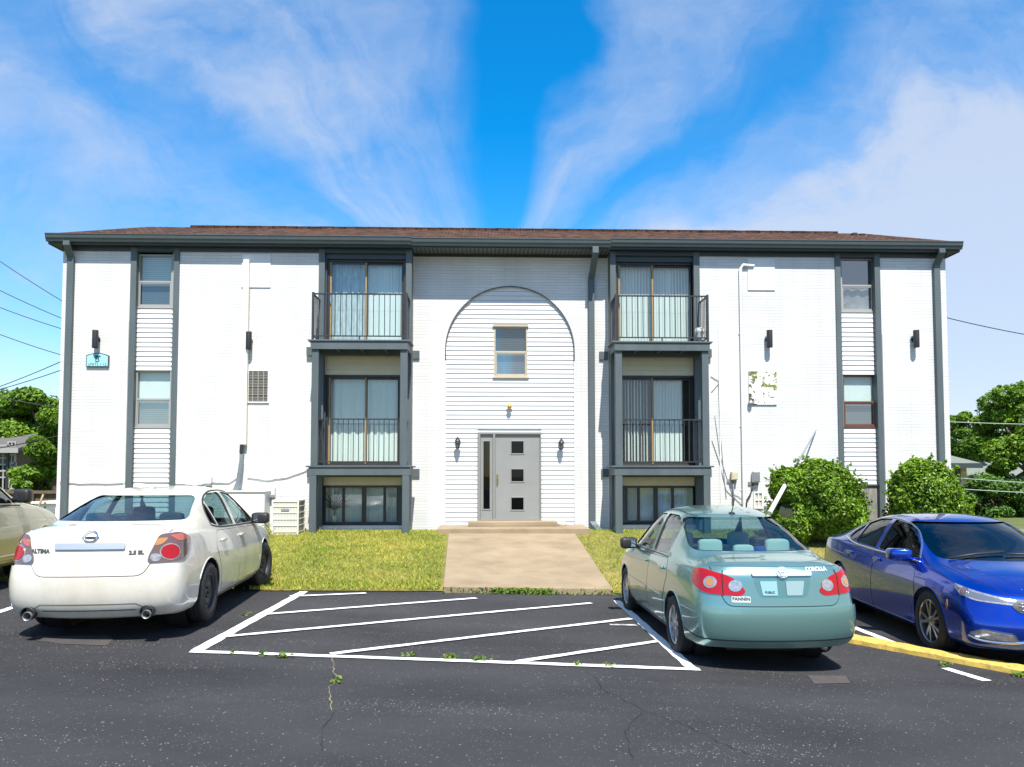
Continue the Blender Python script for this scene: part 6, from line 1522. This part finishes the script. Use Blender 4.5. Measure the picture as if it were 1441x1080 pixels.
def bush(name, c, lobes, n, label, hollow=None, seed=1, shoots=190):
    """lobes: (dx, dy, height of centre, rx, ry, rz) swellings that merge into one shrub"""
    o = empty(name, c); tag(o, label, 'bush', 'round bushes against the wall'); rg = np.random.default_rng(seed); P, N_ = [], []; m = MB()
    Ls = [(np.array((c[0] + l[0], c[1] + l[1], c[2] + l[2])), np.array(l[3:6])) for l in lobes]; tot = sum(l[3] * l[5] for l in lobes)
    shp = []
    for C0, rr in Ls:
        bd = rg.normal(size=(60, 3)); bd /= np.linalg.norm(bd, axis=1)[:, None]; ba = rg.uniform(-.13, .15, 60)
        gaps = bd[rg.permutation(60)[:14]]; shp.append((bd, ba, gaps))
    def kof(i, d): bd, ba, _ = shp[i]; return 1 + (np.exp(-((1 - d @ bd.T) / .035)) * ba).sum(1)
    def inside(q, skip, f=.86):
        r = np.zeros(len(q), bool)
        for i, (C0, rr) in enumerate(Ls):
            if i != skip: r |= (((q - C0) / (rr * f)) ** 2).sum(1) < 1
        return r
    def carve(q):
        r = np.ones(len(q), bool)
        for hc, hr in hollow or (): r &= (((q - np.array(hc)) / np.array(hr)) ** 2).sum(1) > 1
        return r
    for i, (C0, rr) in enumerate(Ls):
        k = int(n * rr[0] * rr[2] / tot); d = rg.normal(size=(k, 3)); d /= np.linalg.norm(d, axis=1)[:, None]
        f = kof(i, d) * (1 - np.abs(rg.normal(0, .09, k))); q = C0 + d * f[:, None] * rr
        gap = np.exp(-((1 - d @ shp[i][2].T) / .010)).sum(1); ok = (q[:, 2] > c[2] - .02) & ~inside(q, i) & carve(q) & (rg.random(k) > gap * .7)
        P.append(q[ok]); N_.append((d * .8 + rg.normal(0, .55, (k, 3)) + np.array([0, 0, .35]))[ok])
        ns = int(shoots * rr[0] * rr[2] / tot); ds = rg.normal(size=(ns, 3)); ds[:, 2] = np.abs(ds[:, 2]) * .8; ds /= np.linalg.norm(ds, axis=1)[:, None]; fs_ = kof(i, ds)
        for dd, ff in zip(ds, fs_):
            st = C0 + dd * ff * rr * .95
            if inside(st[None], i)[0] or not carve(st[None])[0]: continue
            L_ = rg.uniform(.08, .28); t = rg.uniform(0, 1, 13); dr = dd + np.array((0, 0, .5)) + rg.normal(0, .25, 3); dr /= np.linalg.norm(dr)
            P.append(st + dr * (t * L_)[:, None] + rg.normal(0, .018, (13, 3))); N_.append(rg.normal(size=(13, 3)) + [0, -.2, .5])
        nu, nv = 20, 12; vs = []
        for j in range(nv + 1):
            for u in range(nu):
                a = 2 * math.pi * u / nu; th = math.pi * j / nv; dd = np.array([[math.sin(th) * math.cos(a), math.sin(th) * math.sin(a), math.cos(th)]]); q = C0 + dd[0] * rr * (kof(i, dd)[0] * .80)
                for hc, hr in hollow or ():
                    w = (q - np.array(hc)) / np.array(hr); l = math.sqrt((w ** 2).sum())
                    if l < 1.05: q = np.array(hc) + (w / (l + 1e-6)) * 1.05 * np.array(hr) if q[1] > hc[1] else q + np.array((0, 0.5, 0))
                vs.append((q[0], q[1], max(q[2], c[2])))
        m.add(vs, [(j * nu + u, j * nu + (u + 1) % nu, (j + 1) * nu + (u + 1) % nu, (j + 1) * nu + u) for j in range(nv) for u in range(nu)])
    leaf_obj('foliage', np.vstack(P), np.vstack(N_), .046, M['leaf_bush'], o); m.build('shade_core', M['leaf_core'], o, smooth=True)
c1 = at(1146, 700, 16.55); c2 = at(1304, 700, 16.6); hl = at(1108, 697, 15.75)
bush('bush', (c1.x, 16.5, .42), [(.08, 0, .98, .82, .85, .86), (-.56, .0, 1.22, .40, .5, .45), (-.62, -.1, .50, .50, .6, .55), (.58, -.1, .55, .50, .6, .60)], 46000, 'larger round green bush with a dark hollow at its lower left', hollow=[((hl.x, 15.7, hl.z - .16), (.30, .6, .36))], seed=5)
bush('bush', (c2.x, 16.6, .42), [(-.02, 0, .92, .72, .75, .92), (-.28, 0, .55, .52, .6, .60), (.30, -.05, .55, .52, .6, .60)], 30000, 'smaller dome shaped green bush near the right corner of the building', seed=9, shoots=130)

def tree(x, y, z0, h, r, label, m='leaf_tree', clumps=26, per=260, leaf=.2, trunk=.22, cz=.58, flat=.85, seed=1, cat='tree', group='trees around the building', limbs=9, bare=.3, outer=.55, cs=(.22, .38)):
    rg = np.random.default_rng(seed); o = empty('tree', (x, y, z0)); tag(o, label, cat, group)
    C0 = np.array((x, y, z0 + h * cz)); rr = np.array((r, r * .9, h * (1 - cz) * flat + .2)); lowr = np.array((r, r * .9, h * (cz - bare)))
    P, N_, cl = [], [], []
    for k in range(clumps):
        d = rg.normal(size=3); d /= np.linalg.norm(d); rad = rg.uniform(outer, 1.0) ** .6
        c = C0 + d * rad * np.where(d[2] > 0, rr, lowr) * .82; cl.append(c); s = r * rg.uniform(*cs)
        n = int(per * rg.uniform(.7, 1.3)); q = rg.normal(size=(n, 3)); q /= np.linalg.norm(q, axis=1)[:, None]; q *= rg.uniform(.35, 1.0, n)[:, None] ** .5
        P.append(c + q * s * np.array((1.1, 1.1, .72))); N_.append(q * .5 + rg.normal(0, .5, (n, 3)) + np.array((0, -.1, .45)))
    leaf_obj('crown', np.vstack(P), np.vstack(N_), leaf, M[m], o)
    mb = MB(); j = lambda s: random.uniform(-s, s)
    top = (x + j(.3), y + j(.3), z0 + h * (cz + .12)); mb.tube([(x, y, z0 - .2), (x + j(.1), y + j(.1), z0 + h * .25), (x + j(.2), y + j(.2), z0 + h * .45), top], [trunk * 1.25, trunk, trunk * .75, trunk * .4], 9)
    for k in range(limbs):
        c = cl[k % len(cl)]; t = random.uniform(.28, .5); mid = (x + (c[0] - x) * .45, y + (c[1] - y) * .45, z0 + h * t + (c[2] - z0 - h * t) * .35)
        mb.tube([(x, y, z0 + h * t), mid, tuple(c)], [trunk * .45, trunk * .3, trunk * .08], 6)
    mb.build('trunk', M['bark'], o, smooth=True); return o
# left: a wooded edge behind the neighbouring house; right: trees by the grey-roofed house
def tz(px, py, Y): return at(px, py, Y).z
TL = [(72, 40, 522, 3.0, 'leaf_tree', 'tall bright green tree closest to the left edge of the building', 3, 42),
      (28, 47, 550, 4.2, 'leaf_tree', 'broad green tree rising behind the neighbouring house on the left', 4, 40),
      (-25, 45, 552, 4.4, 'leaf_dark', 'green tree at the far left edge behind the house roof', 5, 36),
      (86, 32, 560, 1.35, 'leaf_tree', 'leafy tree in front of the left house wall next to the building corner', 8, 26),
      (60, 52, 570, 5.5, 'leaf_dark', 'dark green tree standing deepest in the left wood', 6, 34)]
for px, Y, py, r, m, lab, sd_, cl in TL:
    p = at(px, py, Y); tree(p.x, Y, .5, (p.z - .5) * 1.04, r, lab, m, clumps=cl, per=1500, leaf=.125, seed=sd_, bare=.06, cz=.5, outer=.25)
p = at(48, 672, 33); tree(p.x, 33, .5, tz(46, 650, 33) - .5, .95, 'small yellowish tree in front of the left wood beside the house', 'leaf_bush', clumps=18, per=420, leaf=.09, seed=21, bare=.1, trunk=.06)
p = at(27, 690, 31); tree(p.x, 31, .5, tz(27, 676, 31) - .5, .55, 'small bright green shrub below the left house wall', 'leaf_bush', clumps=10, per=300, leaf=.08, seed=22, bare=.02, trunk=.04, cat='shrub')
p = at(1446, 530, 26); tree(p.x, 26, .4, (p.z - .4) * 1.08, 2.6, 'large spreading tree at the right edge in front of the tan house', 'leaf_tree', clumps=58, per=520, leaf=.085, seed=31, cs=(.12, .26), outer=.3, bare=-.08, cz=.5, trunk=.2)
p = at(1356, 556, 38); tree(p.x, 38, .4, p.z - .4, 1.5, 'open crowned tree just past the right corner of the building', 'leaf_tree', clumps=26, per=520, leaf=.105, seed=33, cs=(.16, .30), bare=.35, cz=.6)
p = at(1318, 590, 44); tree(p.x, 44, .4, p.z - .4, 2.6, 'tree half hidden behind the right corner of the building', 'leaf_dark', clumps=20, per=520, leaf=.105, seed=34, bare=.3)

p = at(1402, 690, 25); tree(p.x, 25, .3, 1.75, 1.25, 'dark leafy shrub under the large right tree behind the blue sedan', 'leaf_dark', clumps=22, per=420, leaf=.07, seed=41, bare=.0, cz=.45, trunk=.05, cat='shrub')

# ------------------------------------------------------------ grass and weeds
def grass():
    # blades over the visible lawn; drier and longer towards the lot
    Pts = []
    def patch(x0, x1, n):
        xs = RNG.uniform(x0, x1, n); t = RNG.random(n)
        for x, tt in zip(xs, t):
            e = interp(EDGE, x) - .03 - abs(RNG.normal(0, .035)); y = e + (17.9 - e) * tt
            if -0.93 + .2 * max(0, min(1, (17.22 - y) / 5.4)) - .02 < x < 1.97 and y > 11.7 and not (y < interp(EDGE, x) + .12 and x > -.5): continue
            if -1.2 < x < 2.3 and y > 17.1: continue
            Pts.append((x, y))
    patch(-5.2, -0.6, 60000); patch(1.85, 6.5, 30000); patch(-9, -5.2, 9000); patch(6.5, 11, 9000)
    P = np.array(Pts); n = len(P); z = np.array([landz(x, y) for x, y in Pts]) + .03
    h = RNG.uniform(.022, .062, n); w = RNG.uniform(.006, .012, n); a = RNG.uniform(0, 2 * math.pi, n); lean = RNG.normal(0, .035, (n, 2))
    v = np.empty((n, 3, 3)); dx, dy = np.cos(a) * w, np.sin(a) * w
    v[:, 0] = np.stack([P[:, 0] - dx, P[:, 1] - dy, z], 1); v[:, 1] = np.stack([P[:, 0] + dx, P[:, 1] + dy, z], 1); v[:, 2] = np.stack([P[:, 0] + lean[:, 0], P[:, 1] + lean[:, 1], z + h], 1)
    me = bpy.data.meshes.new('grass'); me.vertices.add(n * 3); me.vertices.foreach_set('co', v.reshape(-1)); me.loops.add(n * 3); me.loops.foreach_set('vertex_index', np.arange(n * 3, dtype=np.int32))
    me.polygons.add(n); me.polygons.foreach_set('loop_start', np.arange(0, n * 3, 3, dtype=np.int32)); me.polygons.foreach_set('loop_total', np.full(n, 3, dtype=np.int32)); me.materials.append(M['grass']); me.update(calc_edges=True)
    o = bpy.data.objects.new('grass', me); col.objects.link(o); tag(o, 'short yellow green grass of the lawn in front of the building', 'grass', kind='stuff')
grass()
def weeds():
    P, N_ = [], []
    def tuft(x, y, z, n, s, hgt):
        for _ in range(n): P.append((x + random.gauss(0, s), y + random.gauss(0, s * .6), z + random.uniform(.005, hgt))); N_.append((random.gauss(0, .6), random.gauss(0, .6) - .2, .6))
    for px, py, n in ((368, 923, 14), (398, 926, 26), (330, 921, 8), (575, 924, 12), (633, 928, 55), (676, 931, 26), (813, 938, 10), (858, 939, 16), (476, 962, 10), (470, 958, 6), (345, 868, 12), (1246, 912, 8), (1436, 953, 50), (1330, 938, 14)):
        q = ong(px, py); tuft(q.x, q.y, lotz(q.x), n, .035, .045)
    for i in range(1300):
        x = RNG.uniform(0.05, 1.0) if i < 900 else RNG.uniform(-.7, 2.1); e = 11.92 + (x + .7) * .16; y = e - RNG.uniform(.02, .16); P.append((x, y, lotz(x) + RNG.uniform(.0, .09))); N_.append((RNG.normal(0, .6), RNG.normal(0, .6) - .3, .5))
    q = at(374, 748, 16.9)
    for i in range(120): P.append((q.x + RNG.normal(0, .07), 16.9 + RNG.normal(0, .08), GZ + RNG.uniform(0, .28))); N_.append((RNG.normal(), RNG.normal() - .4, .6))
    o = leaf_obj('weeds', P, N_, .024, M['weed'], None); tag(o, 'small green weeds in the cracks, along the path end and by the wall', 'weeds', kind='stuff')
weeds()

# ------------------------------------------------------------ neighbours, fences, overhead cables
def house(name, x0, x1, y0, y1, z0, ze, zr, label, wallm, roofm, trimm, wins, axis='x'):
    o = empty(name, ((x0 + x1) / 2, (y0 + y1) / 2, z0)); tag(o, label, 'house')
    MB().box(x0, x1, y0, y1, z0 - .5, ze).build('wall', wallm, o)
    e = .45
    if axis == 'x':
        ym = (y0 + y1) / 2; prof = [(y0 - e, ze - .05), (ym, zr), (y1 + e, ze - .05), (y1 + e, ze - .2), (ym, zr - .18), (y0 - e, ze - .2)]
        MB().prism(prof, 'x', x0 - e, x1 + e).build('roof', roofm, o); MB().prism([(y0, ze), (ym, zr - .19), (y1, ze)], 'x', x0 + .02, x1 - .02).build('gable', wallm, o)
    else:
        xm = (x0 + x1) / 2; prof = [(x0 - e, ze - .05), (xm, zr), (x1 + e, ze - .05), (x1 + e, ze - .2), (xm, zr - .18), (x0 - e, ze - .2)]
        MB().prism(prof, 'y', y0 - e, y1 + e).build('roof', roofm, o); MB().prism([(x0, ze), (xm, zr - .19), (x1, ze)], 'y', y0 + .02, y1 - .02).build('gable', wallm, o)
    MB().box(x0 - e, x1 + e, y0 - e - .03, y0 - e - .001, ze - .26, ze - .04).build('fascia', trimm, o)
    for (wx, wz, w, h) in wins:
        f = MB(); frame_mb(f, wx - w, wx + w, wz - h, wz + h, y0 - .05, .07, .05); f.box(wx - w, wx + w, y0 - .045, y0 - .005, wz - .03, wz + .03); f.box(wx - .03, wx + .03, y0 - .04, y0 - .006, wz - h, wz + h)
        g = f.build('window', trimm, o); MB().box(wx - w + .05, wx + w - .05, y0 - .02, y0 - .002, wz - h + .05, wz + h - .05).build('pane', M['glass_dark'], g)
    return o
M['hb1'] = mat('grey_brown_brick', S(104, 90, 78), .9, var=.22, vscale=9, bump=.4); M['hr1'] = mat('grey_shingle', S(92, 88, 86), .9, var=.15, vscale=6)
M['hb2'] = mat('tan_brick', S(196, 168, 136), .9, var=.2, vscale=9, bump=.4); M['hr2'] = mat('grey_green_shingle', S(112, 118, 108), .9, var=.15, vscale=6)
Y1 = 36.0
ya = at(20, 640, Y1); wz = lambda py: at(0, py, Y1).z
h1 = house('house', ya.x - 13, ya.x, Y1, Y1 + 5, .5, wz(630), wz(606), 'grey brown brick house with a grey gable roof at the left edge', M['hb1'], M['hr1'], M['alu'],
      [(at(5, 645, Y1).x, wz(645), .3, .62), (at(17, 638, Y1).x, wz(640), .2, .62), (at(5, 672, Y1).x, wz(672), .3, .62), (at(17, 670, Y1).x, wz(670), .2, .62), (at(-30, 645, Y1).x, wz(645), .4, .62)])
MB().box(at(12, 650, Y1).x - .06, at(12, 650, Y1).x + .06, Y1 - .1, Y1 - .01, .5, wz(632)).build('downspout', M['black'], h1)
Y2 = 34.0; wz2 = lambda py: at(1380, py, Y2).z
xh = at(1361, 690, Y2).x
h2 = house('house', at(1300, 650, Y2).x, xh, Y2, Y2 + 8, .4, wz2(651), wz2(628), 'tan brick house wing with a grey green roof behind the right corner', M['hb2'], M['hr2'], M['frieze'], [])
MB().box(at(1347, 660, Y2).x - .08, at(1347, 660, Y2).x + .08, Y2 - .12, Y2 - .01, .4, wz2(652)).build('downspout', M['frieze'], h2)
Y3 = 36.0; 
h3 = house('house', xh + .03, xh + 9, Y3, Y3 + 8, .4, at(1400, 668, Y3).z, at(1400, 634, Y3).z, 'pale rendered house behind the large right tree', mat('cream_render', S(222, 206, 178), .9, var=.05), M['hr2'], M['frieze'], [(at(1395, 705, Y3).x, at(1395, 705, Y3).z, .5, .6), (at(1425, 705, Y3).x, at(1425, 705, Y3).z, .5, .6)])
MB().box(xh + .05, xh + .35, Y3 - .2, Y3 - .01, .4, at(1376, 668, Y3).z - .3).build('corner_pier', M['bronze'], h3)
def fence(x0, x1, y, z0, z1, label, bw=.14, m='wood'):
    o = empty('fence', ((x0 + x1) / 2, y, z0)); tag(o, label, 'fence')
    mb = MB(); x = x0
    while x < x1:
        w = bw * random.uniform(.92, 1); dz = random.uniform(-.02, .02); mb.box(x, min(x + w - .012, x1), y + random.uniform(0, .012), y + .03, z0, z1 + dz); x += bw
    mb.build('boards', M[m], o); MB().box(x0, x1, y - .09, y - .001, z1 - .02, z1 + .08).build('top_rail', M[m], o)
    x = x0 + .4
    while x < x1: MB().box(x, x + .13, y - .11, y - .002, z0 - .3, z1 - .021).build('post', M[m], o); x += 2.0
Y4 = 26.0
fence(at(-60, 700, Y4).x, at(80, 700, Y4).x + 1.2, Y4, .45, at(60, 694, Y4).z, 'brown wooden board fence left of the building')
fence(at(1405, 740, 24).x, at(1405, 740, 24).x + 7, 24, .2, at(1430, 736, 24).z, 'brown wooden board fence behind the blue sedan at the right edge')
fence(at(1222, 700, 20).x + 5, at(1222, 700, 20).x + 9, 29, .3, 1.6, 'low wooden fence in shade behind the right corner of the building') if False else None
def low_shed():
    Y = 22.5; x0, x1 = at(48, 712, Y).x, at(80, 712, Y).x + 1.0; zt = at(60, 709, Y).z
    o = empty('low_shed', ((x0 + x1) / 2, Y, .5)); tag(o, 'low cream painted enclosure with a dark vent beside the left fence', 'shed')
    MB().box(x0, x1, Y, Y + 1.4, .3, zt).build('wall', M['acbox'], o, bevel=.01); MB().box(x0 - .06, x1, Y - .06, Y + 1.45, zt + .001, zt + .06).build('roof', M['acbox'], o)
    MB().box(x0 + .15, x0 + .15 + .45, Y - .02, Y - .001, zt - .55, zt - .08).build('vent', M['blind_dark'], o)
    a = at(52, 711, 22.3); b = at(61, 696, 22.3); tag(MB().tube([(a.x - .12, 22.3, .5), b], .03, 8).build('stick', M['gold'], None, smooth=True), 'bare wooden stick leaning beside the left fence', 'stick')
low_shed()
def wires():
    def wire(p0, p1, y0, y1, sag, label, r=.014, m='cable'):
        a = at(p0[0], p0[1], y0); b = at(p1[0], p1[1], y1); d = b - a; a = a - d * .35; b = b + d * 2.0
        P = []
        for i in range(41):
            t = i / 40; q = a.lerp(b, t); q.z -= sag * 4 * t * (1 - t) - sag * .8; P.append(q)
        tag(MB().tube(P, r, 5).build('overhead_cable', M[m], None, smooth=True), label, 'cable', 'overhead cables')
    for k, (p0, p1, lab) in enumerate((((0, 372), (85, 421), 'highest overhead cable in the sky left of the building'), ((0, 413), (85, 446), 'second highest overhead cable in the sky left of the building'), ((0, 437), (85, 461), 'third overhead cable from the top left of the building'),
            ((0, 475), (85, 498), 'fourth overhead cable from the top left of the building'), ((0, 548), (85, 508), 'overhead cable rising to the right just above the left trees'), ((0, 552), (85, 520), 'lower of the two cables rising to the right above the left trees'))):
        wire(p0, p1, 30, 30, .25, lab, .016)
    wire((0, 562), (85, 574), 30, 30, .15, 'overhead cable crossing in front of the upper left trees', .02)
    wire((0, 633), (85, 612), 30, 30, .15, 'overhead cable crossing in front of the left house and trees', .02)
    wire((1333, 452), (1441, 469), 30, 30, .3, 'overhead cable in the sky right of the building', .018)
    M['cable_pale'] = mat('pale_cable', S(150, 160, 150), .5)
    for p0, p1, lab in (((1336, 595), (1441, 597), 'upper pale cable crossing in front of the right trees'), ((1360, 675), (1441, 679), 'pale cable crossing the large right tree at roof height'), ((1360, 690), (1441, 693), 'lowest pale cable crossing the large right tree')): wire(p0, p1, 22, 22, .05, lab, .013, 'cable_pale')
wires()
